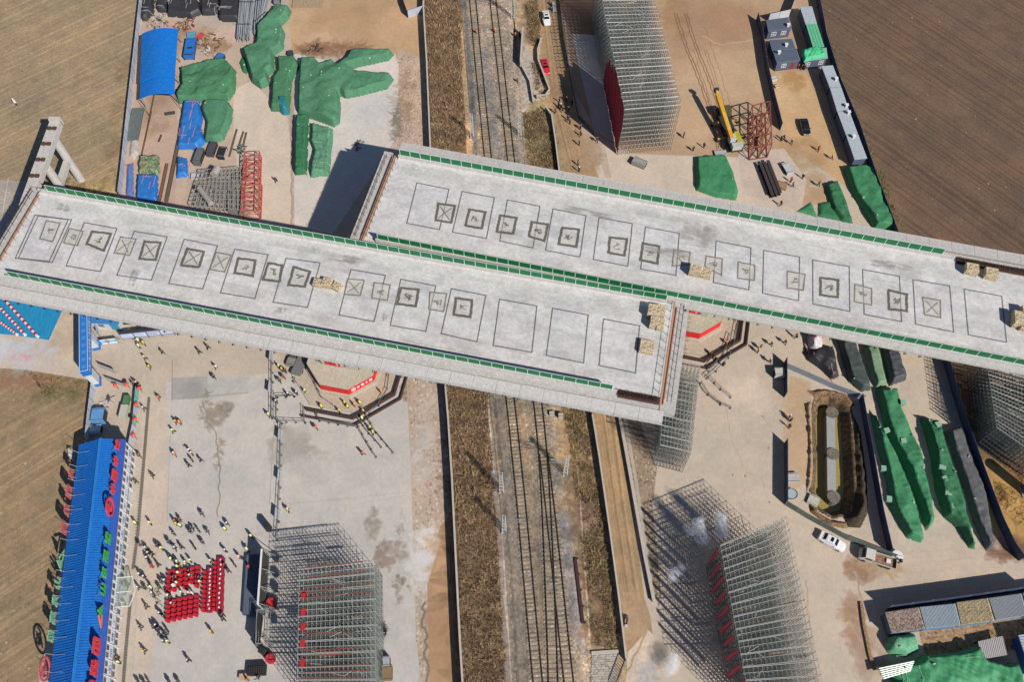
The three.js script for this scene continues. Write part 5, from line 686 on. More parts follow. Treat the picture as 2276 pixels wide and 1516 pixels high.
{ const t = thing('walker_flag', 'white figure-like scarecrow with dark legs standing in the upper left field', 'scarecrow', G(38, 234)); new MB().bar(V(0, 0, 0), V(0.1, 1, 0), 0.12).bar(V(0.3, 0, 0.1), V(0.12, 1, 0), 0.12).build('leg', M.dark, t); new MB().tube(V(0.1, 0.9, 0), V(0.05, 1.9, 0), 0.32, 0.22, 8).dome(0.05, 1.9, 0, 0.2, 0.3).build('cloth', mat(232, 230, 228, 0.9), t); }
{ const t = thing('red_flag', 'small red triangular flag standing in the lower left field', 'flag', G(94, 864)); new MB().bar(V(0, 0, 0), V(0, 2.2, 0), 0.06).build('pole', M.dark, t); const b = new MB(); b.tri(V(0, 2.2, 0), V(0, 1, 0), V(0.9, 1.4, 0.7)); b.build('cloth', mat(222, 74, 74, 0.8), t); }
// ---------- lettering: strokes on a unit square (x right, y down) ----------
const GLYPH = {
  zhong: [[.1, .3, .9, .3], [.9, .3, .9, .65], [.9, .65, .1, .65], [.1, .65, .1, .3], [.5, .02, .5, .98]], guo: [[.05, .05, .95, .05], [.95, .05, .95, .95], [.95, .95, .05, .95], [.05, .95, .05, .05], [.25, .25, .75, .25], [.28, .5, .72, .5], [.22, .76, .78, .76], [.5, .25, .5, .76], [.64, .58, .7, .66]],
  tie: [[.22, .02, .05, .25], [.1, .2, .4, .2], [.08, .42, .4, .42], [.24, .2, .24, .85], [.24, .85, .42, .72], [.5, .3, .95, .3], [.58, .1, .5, .32], [.45, .55, .98, .55], [.72, .05, .72, .5], [.72, .5, .48, .95], [.72, .58, .98, .95]], shan: [[.5, .08, .5, .9], [.1, .35, .1, .9], [.9, .35, .9, .9], [.1, .9, .9, .9]],
  dong: [[.1, .18, .9, .18], [.45, .02, .22, .5], [.22, .5, .85, .5], [.55, .3, .55, .95], [.35, .62, .15, .88], [.72, .62, .9, .88]], gao: [[.5, .0, .5, .12], [.05, .14, .95, .14], [.32, .24, .68, .24], [.68, .24, .68, .4], [.68, .4, .32, .4], [.32, .4, .32, .24], [.1, .52, .9, .52], [.1, .52, .1, .98], [.9, .52, .9, .98], [.35, .66, .65, .66], [.65, .66, .65, .84], [.65, .84, .35, .84], [.35, .84, .35, .66]],
  su: [[.12, .08, .22, .2], [.05, .4, .22, .4], [.22, .4, .2, .78], [.05, .92, .98, .92], [.35, .16, .95, .16], [.64, .02, .64, .82], [.42, .3, .88, .3], [.88, .3, .88, .5], [.88, .5, .42, .5], [.42, .5, .42, .3], [.62, .52, .38, .78], [.66, .52, .92, .76]], lu: [[.08, .08, .4, .08], [.4, .08, .4, .32], [.08, .32, .4, .32], [.08, .08, .08, .32], [.24, .32, .24, .88], [.24, .55, .42, .55], [.08, .5, .08, .9], [.03, .94, .45, .86], [.66, .02, .5, .32], [.58, .14, .9, .14], [.9, .14, .5, .58], [.6, .22, .98, .56], [.56, .64, .92, .64], [.92, .64, .92, .95], [.92, .95, .56, .95], [.56, .95, .56, .64]],
  ju: [[.1, .06, .9, .06], [.9, .06, .9, .3], [.1, .3, .9, .3], [.1, .06, .1, .6], [.1, .6, .02, .98], [.2, .46, .92, .46], [.92, .46, .88, .95], [.34, .6, .7, .6], [.7, .6, .7, .82], [.7, .82, .34, .82], [.34, .82, .34, .6]], shi: [[.05, .45, .95, .45], [.5, .02, .5, .98]],
  gong: [[.12, .1, .88, .1], [.5, .1, .5, .9], [.05, .9, .95, .9]], pin: [[.3, .05, .7, .05], [.7, .05, .7, .4], [.7, .4, .3, .4], [.3, .4, .3, .05], [.06, .55, .44, .55], [.44, .55, .44, .95], [.44, .95, .06, .95], [.06, .95, .06, .55], [.56, .55, .94, .55], [.94, .55, .94, .95], [.94, .95, .56, .95], [.56, .95, .56, .55]],
  xin: [[.12, .45, .05, .75], [.3, .35, .32, .85], [.32, .85, .75, .88], [.75, .88, .8, .7], [.45, .2, .58, .4], [.8, .3, .95, .55]], jiang: [[.95, .06, .06, .06], [.06, .06, .06, .94], [.06, .94, .95, .94], [.75, .2, .3, .28], [.3, .28, .22, .8], [.3, .48, .85, .48], [.62, .48, .62, .86]], zhi: [[.8, .02, .12, .1], [.12, .1, .05, .95], [.12, .26, .95, .26], [.5, .1, .5, .42], [.3, .42, .82, .42], [.3, .42, .3, .78], [.82, .42, .82, .78], [.56, .52, .5, .8], [.5, .8, .25, .98], [.6, .82, .9, .98]],
  jing: [[.22, .02, .22, .98], [.02, .4, .42, .4], [.06, .1, .12, .3], [.38, .1, .32, .3], [.2, .42, .02, .8], [.24, .42, .42, .7], [.5, .12, .96, .12], [.54, .26, .92, .26], [.48, .4, .98, .4], [.73, .02, .73, .4], [.56, .52, .9, .52], [.56, .52, .56, .96], [.9, .52, .9, .96], [.56, .66, .9, .66], [.56, .8, .9, .8]], cheng: [[.4, .04, .1, .14], [.03, .32, .45, .32], [.25, .1, .25, .98], [.24, .36, .03, .75], [.28, .4, .45, .6], [.56, .06, .92, .06], [.92, .06, .92, .38], [.92, .38, .56, .38], [.56, .38, .56, .06], [.52, .52, .96, .52], [.56, .72, .92, .72], [.48, .94, .99, .94], [.74, .52, .74, .94]],
  da: [[.05, .35, .95, .35], [.5, .03, .5, .4], [.5, .4, .08, .96], [.52, .4, .94, .96]], jian: [[.08, .1, .3, .1], [.3, .1, .12, .42], [.12, .42, .32, .42], [.3, .42, .05, .9], [.1, .6, .95, .95], [.4, .16, .86, .16], [.86, .16, .86, .44], [.36, .3, .96, .3], [.4, .44, .86, .44], [.42, .58, .84, .58], [.36, .72, .94, .72], [.62, .03, .62, .88]], ren: [[.3, .05, .05, .5], [.2, .3, .2, .98], [.45, .25, .9, .25], [.4, .85, .97, .85]], ping: [[.08, .1, .92, .1], [.28, .22, .34, .42], [.74, .22, .64, .42], [.03, .52, .97, .52], [.5, .1, .5, .98]],
};
const glyphDraw = (ctx, name, x, y, s, wd) => { ctx.lineWidth = wd; ctx.lineCap = 'square'; for (const [a, b, c, d] of GLYPH[name]) { ctx.beginPath(); ctx.moveTo(x + a * s, y + b * s); ctx.lineTo(x + c * s, y + d * s); ctx.stroke(); } };
function signTex(w, h, paint) { const c = document.createElement('canvas'); c.width = w; c.height = h; paint(c.getContext('2d'), w, h); const t = new THREE.CanvasTexture(c); t.colorSpace = THREE.SRGBColorSpace; t.anisotropy = 8; return new THREE.MeshStandardMaterial({ map: t, roughness: 0.7, side: THREE.DoubleSide }); }
const RED = 'red', allGlyphs = Object.keys(GLYPH);
// ---------- long blue roofed shed with characters on its eaves ----------
{
  const H = 5.8, B0 = G(304, 1008), B1 = G(254, 1560), t = thing('office_shed', 'long blue roofed office shed with red and green characters along its eaves', 'shed'), d = B1.clone().sub(B0).setY(0), L = d.length(); d.normalize(); const n = V(-d.z, 0, d.x).multiplyScalar(-1); // n points east? fixed below
  const E = V(d.z, 0, -d.x).dot(V(1, 0, 0)) > 0 ? V(d.z, 0, -d.x) : V(-d.z, 0, d.x);
  const Wd = G(268, 983, 5.8).distanceTo(G(172, 992, 5)) + 0.2, P = (s, w, y) => V(B0.x + d.x * s - E.x * w, y, B0.z + d.z * s - E.z * w); // w: metres west of the facade
  const white = mat(226, 230, 232, 0.7, { m: 6 }), blue = mat(24, 122, 216, 0.45, { m: 7 }), blue2 = mat(52, 96, 190, 0.5, { m: 6 });
  new MB().hex([P(0, Wd - 0.5, 0), P(L, Wd - 0.5, 0), P(L, 0, 0), P(0, 0, 0), P(0, Wd - 0.5, 4.8), P(L, Wd - 0.5, 4.8), P(L, 0, 5.2), P(0, 0, 5.2)]).build('wall', white, t);
  const rid = Wd * 0.46, yR = 6.7, yE = 5.75, yW = 5.1, east = new MB(), west = new MB();
  east.hex([P(-0.5, rid, yR - 0.12), P(L, rid, yR - 0.12), P(L, 0.9, yE - 0.12), P(-0.5, 0.9, yE - 0.12), P(-0.5, rid, yR), P(L, rid, yR), P(L, 0.9, yE), P(-0.5, 0.9, yE)]); west.hex([P(-0.5, Wd, yW - 0.12), P(L, Wd, yW - 0.12), P(L, rid, yR - 0.13), P(-0.5, rid, yR - 0.13), P(-0.5, Wd, yW), P(L, Wd, yW), P(L, rid, yR - 0.005), P(-0.5, rid, yR - 0.005)]);
  const roofE = east.build('roof', blue, t), roofW = west.build('roof', blue, t);
  const rb = new MB(), rw = new MB(); for (let s = -0.4; s < L; s += 0.42) { rb.bar(P(s, rid - 0.1, yR + 0.03), P(s, 0.95, yE + 0.03), 0.1, 0.09); rw.bar(P(s, Wd, yW + 0.03), P(s, rid + 0.1, yR + 0.02), 0.1, 0.09); } stuff(rb.build('roof_rib', blue, roofE)); stuff(rw.build('roof_rib', blue, roofW)); new MB().bar(P(-0.55, rid, yR + 0.06), P(L, rid, yR + 0.06), 0.5, 0.14).build('ridge_cap', mat(44, 138, 226, 0.4, { m: 4 }), t);
  const st = new MB(); for (let s = 1; s < L; s += 2.6) { st.bar(P(s, Wd, yW + 0.1), P(s + 0.4, Wd - 2.4, yW + 1.2), 0.05); st.bar(P(s, Wd - 0.2, yW), P(s, Wd + 0.5, yW + 1.5), 0.05); } stuff(st.build('stay_wire', mat(170, 190, 205, 0.6, { tex: null }), t));
  new MB().hex([P(-0.4, 0.9, 5), P(L, 0.9, 5), P(L, -0.08, 5), P(-0.4, -0.08, 5), P(-0.4, 0.9, 5.9), P(L, 0.9, 5.9), P(L, -0.08, 5.6), P(-0.4, -0.08, 5.6)]).build('fascia', blue2, t);
  // facade bays: two window rows and a panel with a blue character between them
  const bay = 2.42, nb = Math.floor(L / bay), winM = [mat(120, 104, 92, 0.3), mat(104, 100, 96, 0.3), mat(76, 72, 72, 0.3), mat(138, 118, 104, 0.3)], frame = mat(236, 238, 236, 0.6, { tex: null });
  const words = ['cheng', 'gong', 'jian', 'ren', 'ping', 'zhi', 'pin', 'jing', 'jian', 'da', 'ren', 'zhi', 'gong', 'jing', 'ju', 'pin', 'xin', 'jiang', 'da', 'gong', 'jian', 'ping', 'xin', 'pin'];
  const wg = new MB().box(0, 0, 0, 0.06, 1.15, 0.82).geo(), ph = new MB().box(0, 0, 0, 0.05, 0.08, bay - 0.08).geo(), rot = Math.atan2(E.x, E.z) - Math.PI / 2; reseed(444);
  const face = words.map((w) => signTex(64, 64, (c) => { c.fillStyle = css(222, 226, 236); c.fillRect(0, 0, 64, 64); c.strokeStyle = css(72, 110, 178); glyphDraw(c, w, 10, 8, 44, 4.2); }));
  for (let i = 0; i < nb; i++) {
    const s = (i + 0.5) * bay;
    for (const y of [0.75, 3.75]) for (const q of [-0.55, 0.55]) { if (y < 1 && i % 7 === 3) continue; const m = put('window', wg, pick(winM), t); const p = P(s + q, -0.03, y); m.position.copy(p); m.rotation.y = rot; const fr = new MB(); fr.box(0.01, -0.06, 0, 0.09, 0.05, 0.92).box(0.01, 1.16, 0, 0.09, 0.05, 0.92).box(0.01, 0, 0.44, 0.09, 1.15, 0.05).box(0.01, 0, -0.44, 0.09, 1.15, 0.05); put('frame', fr.geo(), frame, m); }
    const a = P(s + 0.95, -0.05, 2.15), b = P(s - 0.95, -0.05, 2.15); new MB().quadUV(a, b, b.clone().setY(3.5), a.clone().setY(3.5)).build('character_panel', face[i % face.length], t);
    for (const y of [2, 3.58]) { const m = put('ledge', ph, y < 3 ? M.dark : frame, t); m.position.copy(P(s, -0.06, y)); m.rotation.y = rot; }
    const pil = new MB().bar(P(i * bay, -0.05, 0), P(i * bay, -0.05, 5.1), 0.1, 0.12); pil.build('pilaster', frame, t);
  }
  { const c = P(bay * 10.6, -1.6, 2.9), g = new THREE.MeshPhysicalMaterial({ color: new THREE.Color(0.7, 0.8, 0.76), roughness: 0.25, transmission: 0.85, thickness: 0, side: THREE.DoubleSide }), b = new MB(); for (const [a, e] of [[-1.5, 0], [0, 1.5]]) b.quad(P(bay * 10.6 + a * 1.6, -0.1, 3.1), P(bay * 10.6 + e * 1.6, -0.1, 3.1), P(bay * 10.6 + e * 1.6, -2.3, 2.8), P(bay * 10.6 + a * 1.6, -2.3, 2.8)); b.build('entrance_canopy', g, t); const k = new MB(); for (const a of [-2.4, 0, 2.4]) { k.bar(P(bay * 10.6 + a, -0.1, 3.14), P(bay * 10.6 + a, -2.3, 2.84), 0.1); } k.bar(P(bay * 10.6 - 2.4, -2.3, 2.84), P(bay * 10.6, -3, 2.84), 0.1); k.bar(P(bay * 10.6 + 2.4, -2.3, 2.84), P(bay * 10.6, -3, 2.84), 0.1); k.build('canopy_frame', frame, t); }
  // characters standing along both eaves
  const gm = { red: mat(226, 60, 66, 0.6, { tex: null }), green: mat(62, 176, 80, 0.6, { tex: null }), pale: mat(132, 190, 146, 0.6, { tex: null }), pink: mat(206, 96, 98, 0.6, { tex: null }), orange: mat(236, 120, 62, 0.6, { tex: null }) };
  const letter = (name, s, w, y, size, m, flip, back) => { const b = new MB(), sx = (u) => s + (flip ? 1 : -1) * (u - 0.5) * size * 0.92, at = (u, v) => P(sx(u), w + (back ? 0.2 : -0.2) * v * 0, y + (1 - v) * size); for (const [x0, y0, x1, y1] of GLYPH[name]) b.bar(at(x0, y0), at(x1, y1), 0.34 * size / 2, 0.16, E); b.build('character', m, t); const f = new MB(); for (const u of [0.15, 0.85]) { f.bar(P(sx(u), w + (back ? -0.1 : 0.1), y), P(sx(u), w + (back ? -0.1 : 0.1), y + size * 0.95), 0.06); f.bar(P(sx(u), w + (back ? -1.2 : 1.4), y + (back ? 0.2 : 0.15)), P(sx(u), w, y + size * 0.7), 0.06); } stuff(f.build('letter_frame', M.steel, t)); };
  const ringSign = (s, w, y, r, m) => { const b = new MB(); for (let i = 0; i < 20; i++) { const a = i / 20 * 6.283, c = (i + 1) / 20 * 6.283; b.bar(P(s + Math.cos(a) * r, w, y + r + Math.sin(a) * r), P(s + Math.cos(c) * r, w, y + r + Math.sin(c) * r), 0.34, 0.16, E); } for (const [x0, y0, x1, y1] of [[-.6, .1, .6, .1], [-.6, .1, -.6, .55], [.6, .1, .6, .55], [-.6, .55, .6, .55], [-.45, -.1, .45, -.1], [-.1, -.6, -.1, .6], [.12, -.6, .12, .6], [-.4, -.5, .4, -.5]]) b.bar(P(s + x0 * r, w, y + r + y1 * r * 0), P(s + x1 * r, w, y + r + y1 * r), 0.26, 0.14, E); b.build('round_emblem', m, t); };
  const tri = (s, w, y, flip, ma, mb) => { const k = flip ? -1 : 1, b = new MB(), c = new MB(); b.hex([P(s - 1.5 * k, w, y + 0.2), P(s + 0.3 * k, w, y + 0.2), P(s + 0.3 * k, w + 0.12, y + 0.2), P(s - 1.5 * k, w + 0.12, y + 0.2), P(s - 0.2 * k, w, y + 2.2), P(s + 0.1 * k, w, y + 1.6), P(s + 0.1 * k, w + 0.12, y + 1.6), P(s - 0.2 * k, w + 0.12, y + 2.2)]); c.bar(P(s + 0.4 * k, w, y + 1.6), P(s + 2.1 * k, w, y + 0.1), 0.4, 0.14, E); c.bar(P(s + 2.1 * k, w, y + 0.1), P(s + 0.3 * k, w, y + 0.3), 0.2, 0.14, E); b.build('triangle_emblem', ma, t); c.build('triangle_emblem', mb, t); };
  const sAt = (py, h) => { const x = lerp(268, 205, (py - 985) / 500), g = G(x, py, h).sub(B0); return g.x * d.x + g.z * d.z; };
  const y0 = 5.9; [['tie', 988], ['zhong', 1024], ['guo', 1056], ['zhong', 1086]].forEach(([g, py]) => letter(g, sAt(py, 7), 0.55, y0, 2, gm.red, false)); ringSign(sAt(1128, 7), 0.55, y0, 1.5, gm.red);
  [['su', 1196], ['gao', 1236], ['dong', 1273], ['shan', 1309]].forEach(([g, py]) => letter(g, sAt(py, 7), 0.55, y0, 2.1, gm.green, false)); tri(sAt(1362, 7), 0.55, y0, false, gm.green, gm.orange); [['guo', 1437], ['lu', 1485], ['tie', 1530]].forEach(([g, py]) => letter(g, sAt(py, 7), 0.55, y0, 2.5, gm.red, false));
  const sW = (py) => { const x = lerp(160, 98, (py - 1020) / 480), g = G(x, py, 6).sub(B0); return g.x * d.x + g.z * d.z; }, ww = Wd + 0.4, yb = 4.6;
  [['dong', 1052], ['guo', 1092], ['tie', 1132], ['guo', 1172]].forEach(([g, py]) => letter(g, sW(py), ww, yb, 2.1, gm.pink, true, true)); tri(sW(1246), ww, yb, true, gm.pale, gm.pale); [['shan', 1294], ['dong', 1334], ['gao', 1372], ['su', 1412]].forEach(([g, py]) => letter(g, sW(py), ww, yb, 2.1, gm.pale, true, true)); ringSign(sW(1488), ww, yb, 1.7, gm.pink);
}
net('white_sacks', 'pale sacks heaped against the north-west corner of the blue shed', 'sacks', [[150, 1000], [162, 988], [170, 1004], [166, 1026], [155, 1022]], 1.6, mat(206, 204, 196, 0.9, { m: 3 }), { lump: 0.4, fold: 0.2, stones: 0 });
crate('blue_cabinet', 'pale blue cabinet with a light top north of the blue shed', 'cabinet', [226, 930], 2.2, 1.8, 2.6, 0.08, mat(110, 168, 226, 0.5)); crate('pale_box', 'pale grey box between the blue cabinet and the shed', 'box', [217, 958], 2, 1, 1.6, 0.08, mat(186, 214, 226, 0.5));
{ const t = thing('mixer', 'small green and cream machine on wheels north of the blue shed', 'machine', G(284, 910)); new MB().box(0, 0.5, 1, 1.3, 1, 2.6).build('hopper', mat(206, 204, 186, 0.8, { m: 2 }), t); new MB().box(-0.1, 0.4, -1.4, 1, 0.9, 1.8).build('engine', mat(86, 140, 92, 0.7, { m: 2 }), t); for (const k of [-1, 1]) new MB().tube(V(k * 0.7, 0.35, 1.4), V(k * 0.86, 0.35, 1.4), 0.35, 0.35, 10).build('wheel', M.black, t); }
const lanternM = mat(236, 84, 66, 0.6, { tex: null });
[[318, 873], [312, 908], [309, 941], [306, 976], [291, 864], [266, 866]].forEach(([x, y], i) => { const t = thing('lantern', ['round red lantern at the north end of the striped fence', 'second round red lantern along the striped fence', 'third round red lantern along the striped fence', 'round red lantern at the south end of the striped fence', 'round red lantern on the north side of the shed yard', 'small red lantern nearest the gate in the shed yard'][i], 'lantern', G(x, y), 0, 'round red lanterns'); new MB().bar(V(0, 0, 0), V(0, 2, 0), 0.06).build('post', M.dark, t); new MB().dome(0, 1.9, 0, 0.42, 0.36, 10, 4).tube(V(0, 1.5, 0), V(0, 1.91, 0), 0.2, 0.42, 10).build('shade', lanternM, t); });
// ---------- blue entrance gate ----------
{
  const A = G(217, 744), B = G(219, 856), t = thing('entrance_gate', 'blue entrance gate with a long lettered beam on white pillars', 'gate'), gb = mat(36, 124, 214, 0.5, { m: 5 }), gw = mat(226, 230, 232, 0.6, { m: 4 }), d = B.clone().sub(A).normalize(), E = V(-d.z, 0, d.x).x > 0 ? V(-d.z, 0, d.x) : V(d.z, 0, -d.x), P = (s, e, y) => V(A.x + d.x * s + E.x * e, y, A.z + d.z * s + E.z * e), L = A.distanceTo(B);
  const box = (b, s0, s1, e0, e1, y0, y1) => b.hex([P(s0, e1, y0), P(s0, e0, y0), P(s1, e0, y0), P(s1, e1, y0), P(s0, e1, y1), P(s0, e0, y1), P(s1, e0, y1), P(s1, e1, y1)].map((p) => p));
  box(new MB(), -1.4, L + 0.4, -0.75, 0.75, 4.6, 6.4).build('beam', gb, t);
  const top = new MB(); for (const e of [-0.72, 0.72]) box(top, -1.4, L + 0.4, e - 0.05, e + 0.05, 6.4, 6.46); for (const s of [-1.36, L + 0.34]) box(top, s - 0.05, s + 0.05, -0.67, 0.67, 6.4, 6.46); top.build('beam_rim', mat(190, 220, 244, 0.5, { tex: null }), t);
  const lm = signTex(1024, 96, (c) => { c.fillStyle = css(36, 124, 214); c.fillRect(0, 0, 1024, 96); c.strokeStyle = css(238, 244, 250); const w = ['zhong', 'tie', 'shi', 'ju', 'shan', 'dong', 'gao', 'su', 'jian', 'gong', 'cheng', 'pin', 'zhi', 'jing', 'da', 'ren']; w.forEach((g, i) => glyphDraw(c, g, 14 + i * 63, 20, 52, 5)); });
  new MB().quadUV(P(L + 0.38, 0.76, 4.66), P(-1.38, 0.76, 4.66), P(-1.38, 0.76, 6.34), P(L + 0.38, 0.76, 6.34)).build('lettering', lm, t);
  const tm = signTex(1024, 64, (c) => { c.fillStyle = css(34, 120, 210); c.fillRect(0, 0, 1024, 64); c.fillStyle = css(96, 160, 220, 0.6); for (let i = 0; i < 8; i++) c.fillRect(40 + i * 124, 16, 56, 34); }); new MB().quadUV(P(L + 0.3, 0.66, 6.41), P(-1.3, 0.66, 6.41), P(-1.3, -0.66, 6.41), P(L + 0.3, -0.66, 6.41)).build('beam_top', tm, t);
  for (const s of [2.6, L - 0.6]) { const b = new MB(); box(b, s - 0.9, s + 0.9, -0.6, 0.6, 0.5, 4.6); b.build('pillar', gw, t); const k = new MB(); box(k, s - 0.96, s + 0.96, -0.66, 0.66, 0, 0.9); k.build('pillar_base', gb, t); }
}
const boardM = (i) => signTex(128, 64, (c) => { c.fillStyle = css(206, 214, 234); c.fillRect(0, 0, 128, 64); c.fillStyle = css(150, 180, 228); c.fillRect(0, 0, 128, 8); c.fillRect(0, 58, 128, 6); reseed(60 + i); for (let k = 0; k < 9; k++) { c.fillStyle = i === 2 ? css(90, 80, 110, 0.8) : css(150, 170, 206, 0.7); if (i === 2) c.fillRect(8 + (k % 5) * 23, 14 + Math.floor(k / 5) * 22, 14, 14); else c.fillRect(10, 13 + k * 5, rr(60, 108), 2); } });
{ const a = G(277, 757), b = G(421, 741); for (let i = 0; i < 5; i++) { const p = a.clone().lerp(b, i / 5), q = a.clone().lerp(b, (i + 0.94) / 5), t = thing('notice_board', ['first pale blue notice board from the gate', 'second pale blue notice board from the gate', 'middle notice board with rows of small pictures', 'fourth pale blue notice board from the gate', 'easternmost pale blue notice board of the row'][i], 'notice board', V(0, 0, 0), 0, 'row of five notice boards'), up = (v, y, s = 0) => V(v.x + s * 0.1, y, v.z - 0.0); new MB().quadUV(up(p, 0.7), up(q, 0.7), up(q, 2.3), up(p, 2.3)).build('board', boardM(i), t); const f = new MB(); for (const v of [p, q]) f.bar(v.clone().setY(0), v.clone().setY(2.45), 0.1); f.bar(p.clone().setY(2.38), q.clone().setY(2.38), 0.12); f.bar(p.clone().setY(0.66), q.clone().setY(0.66), 0.08); f.build('frame', mat(120, 130, 150, 0.5, { tex: null }), t); new MB().hex([[0, 0.03], [1, 0.03], [1, -0.5], [0, -0.5]].map(([u, z]) => p.clone().lerp(q, u).add(V(0, 2.4, z))).concat([[0, 0.03], [1, 0.03], [1, -0.5], [0, -0.5]].map(([u, z]) => p.clone().lerp(q, u).add(V(0, 2.46, z))))).build('hood', mat(70, 66, 84, 0.6), t); } }
{ const t = thing('guard_hut', 'white guard hut with blue sheet roof beside the entrance gate', 'hut', G(245, 728), -0.06), gw = mat(222, 226, 230, 0.7, { m: 4 }); new MB().box(0, 0, -1, 5.2, 2.7, 3).build('wall', gw, t); new MB().hex([V(-3, 2.7, 0.8), V(3, 2.7, 0.8), V(3, 2.9, -3.6), V(-3, 2.9, -3.6), V(-3, 2.82, 0.8), V(3, 2.82, 0.8), V(3, 3.02, -3.6), V(-3, 3.02, -3.6)]).build('roof', mat(74, 146, 214, 0.5, { m: 3 }), t); new MB().box(-0.9, 1.1, 0.52, 1.1, 0.9, 0.06).build('window', mat(120, 126, 130, 0.3), t); new MB().box(1.7, 0.1, 0.53, 1.7, 2.2, 0.06).build('door', mat(60, 168, 198, 0.5), t); }
{ const t = thing('slogan_board', 'white and teal slogan board facing south beside the entrance gate', 'sign board', V(0, 0, 0)), a = G(224, 768), b = G(266, 763), m = signTex(256, 64, (c) => { c.fillStyle = css(226, 230, 234); c.fillRect(0, 0, 256, 64); c.fillStyle = css(80, 188, 210); c.fillRect(0, 14, 256, 30); c.fillStyle = css(206, 92, 120); c.beginPath(); c.arc(128, 30, 22, 0, 6.3); c.fill(); c.fillStyle = css(230, 244, 246); c.fillRect(40, 24, 50, 6); c.fillRect(166, 24, 60, 6); c.fillStyle = css(40, 126, 210); c.fillRect(0, 0, 40, 64); }); new MB().quadUV(a.clone().setY(0.2), b.clone().setY(0.2), b.clone().setY(2), a.clone().setY(2)).build('board', m, t); const f = new MB(); for (const u of [0, 0.5, 1]) { const p = a.clone().lerp(b, u); f.bar(p.clone().setY(0), p.clone().setY(2.05), 0.12); f.bar(p.clone().add(V(0, 0.05, -0.9)), p.clone().setY(1.7), 0.08); } f.build('frame', M.steel, t); }
{ const t = thing('slogan_board', 'blue lettered board facing east between gate and guard hut', 'sign board', V(0, 0, 0)), a = G(226, 750), b = G(222, 722), m = signTex(128, 64, (c) => { c.fillStyle = css(214, 220, 232); c.fillRect(0, 0, 128, 64); c.strokeStyle = css(90, 120, 190); ['jian', 'zhi', 'gao', 'jing'].forEach((g, i) => glyphDraw(c, g, 6 + i * 31, 18, 24, 2.4)); }); new MB().quadUV(a.clone().setY(0.4), b.clone().setY(0.4), b.clone().setY(2.4), a.clone().setY(2.4)).build('board', m, t); const f = new MB(); for (const p of [a, b]) f.bar(p.clone().setY(0), p.clone().setY(2.5), 0.12); f.build('frame', M.steel, t); }
{ const P = px([272, 706], [290, 703], [334, 714], [300, 720], [278, 722]), t = thing('green_mat', 'thin dark green mat on the ground at the lower deck edge', 'mat'); const b = new MB(); b.prism(P, 0.01, 0.05); b.build('mat', mat(64, 92, 60, 0.9, { m: 2 }), t); }
// blue sheeted ramp with striped poles at the left edge
{
  const t = thing('blue_sheet', 'large bright blue sheet on the ground at the left edge under the deck', 'sheet'), P = px([-80, 640], [40, 640], [140, 690], [110, 756], [40, 746], [-80, 735]); new MB().prism(P, 0.01, 0.06).build('sheet', mat(40, 166, 222, 0.6, { m: 4, tex: streak }), t);
  [[[6, 660], [86, 749], 'longest'], [[-6, 676], [58, 745], 'middle'], [[-14, 704], [40, 744], 'shortest']].forEach(([a, b, s]) => { const k = thing('striped_pole', `red and white striped pole on the blue sheet, ${s} of the three`, 'pole', V(0, 0, 0), 0, 'striped poles on the blue sheet'), A = G(...a, 0.35), B = G(...b, 0.35), n = 20, r = new MB(), w = new MB(); for (let i = 0; i < n; i++) { const p = A.clone().lerp(B, i / n), q = A.clone().lerp(B, (i + 1) / n); (i % 2 ? w : r).tube(p, q, 0.28, 0.28, 8); } r.build('red_band', mat(190, 24, 66, 0.6, { tex: null }), k); w.build('white_band', mat(236, 226, 230, 0.6, { tex: null }), k); });
  const h = thing('cable_hose', 'bundle of black hoses hanging at the deck edge over the blue sheet', 'hoses'), b = new MB(); for (let i = 0; i < 3; i++) b.tube(G(-20, 656 + i * 3, 12), G(28, 662 + i * 2, 11.6), 0.12, 0.12, 6); b.build('hose', M.black, h);
}
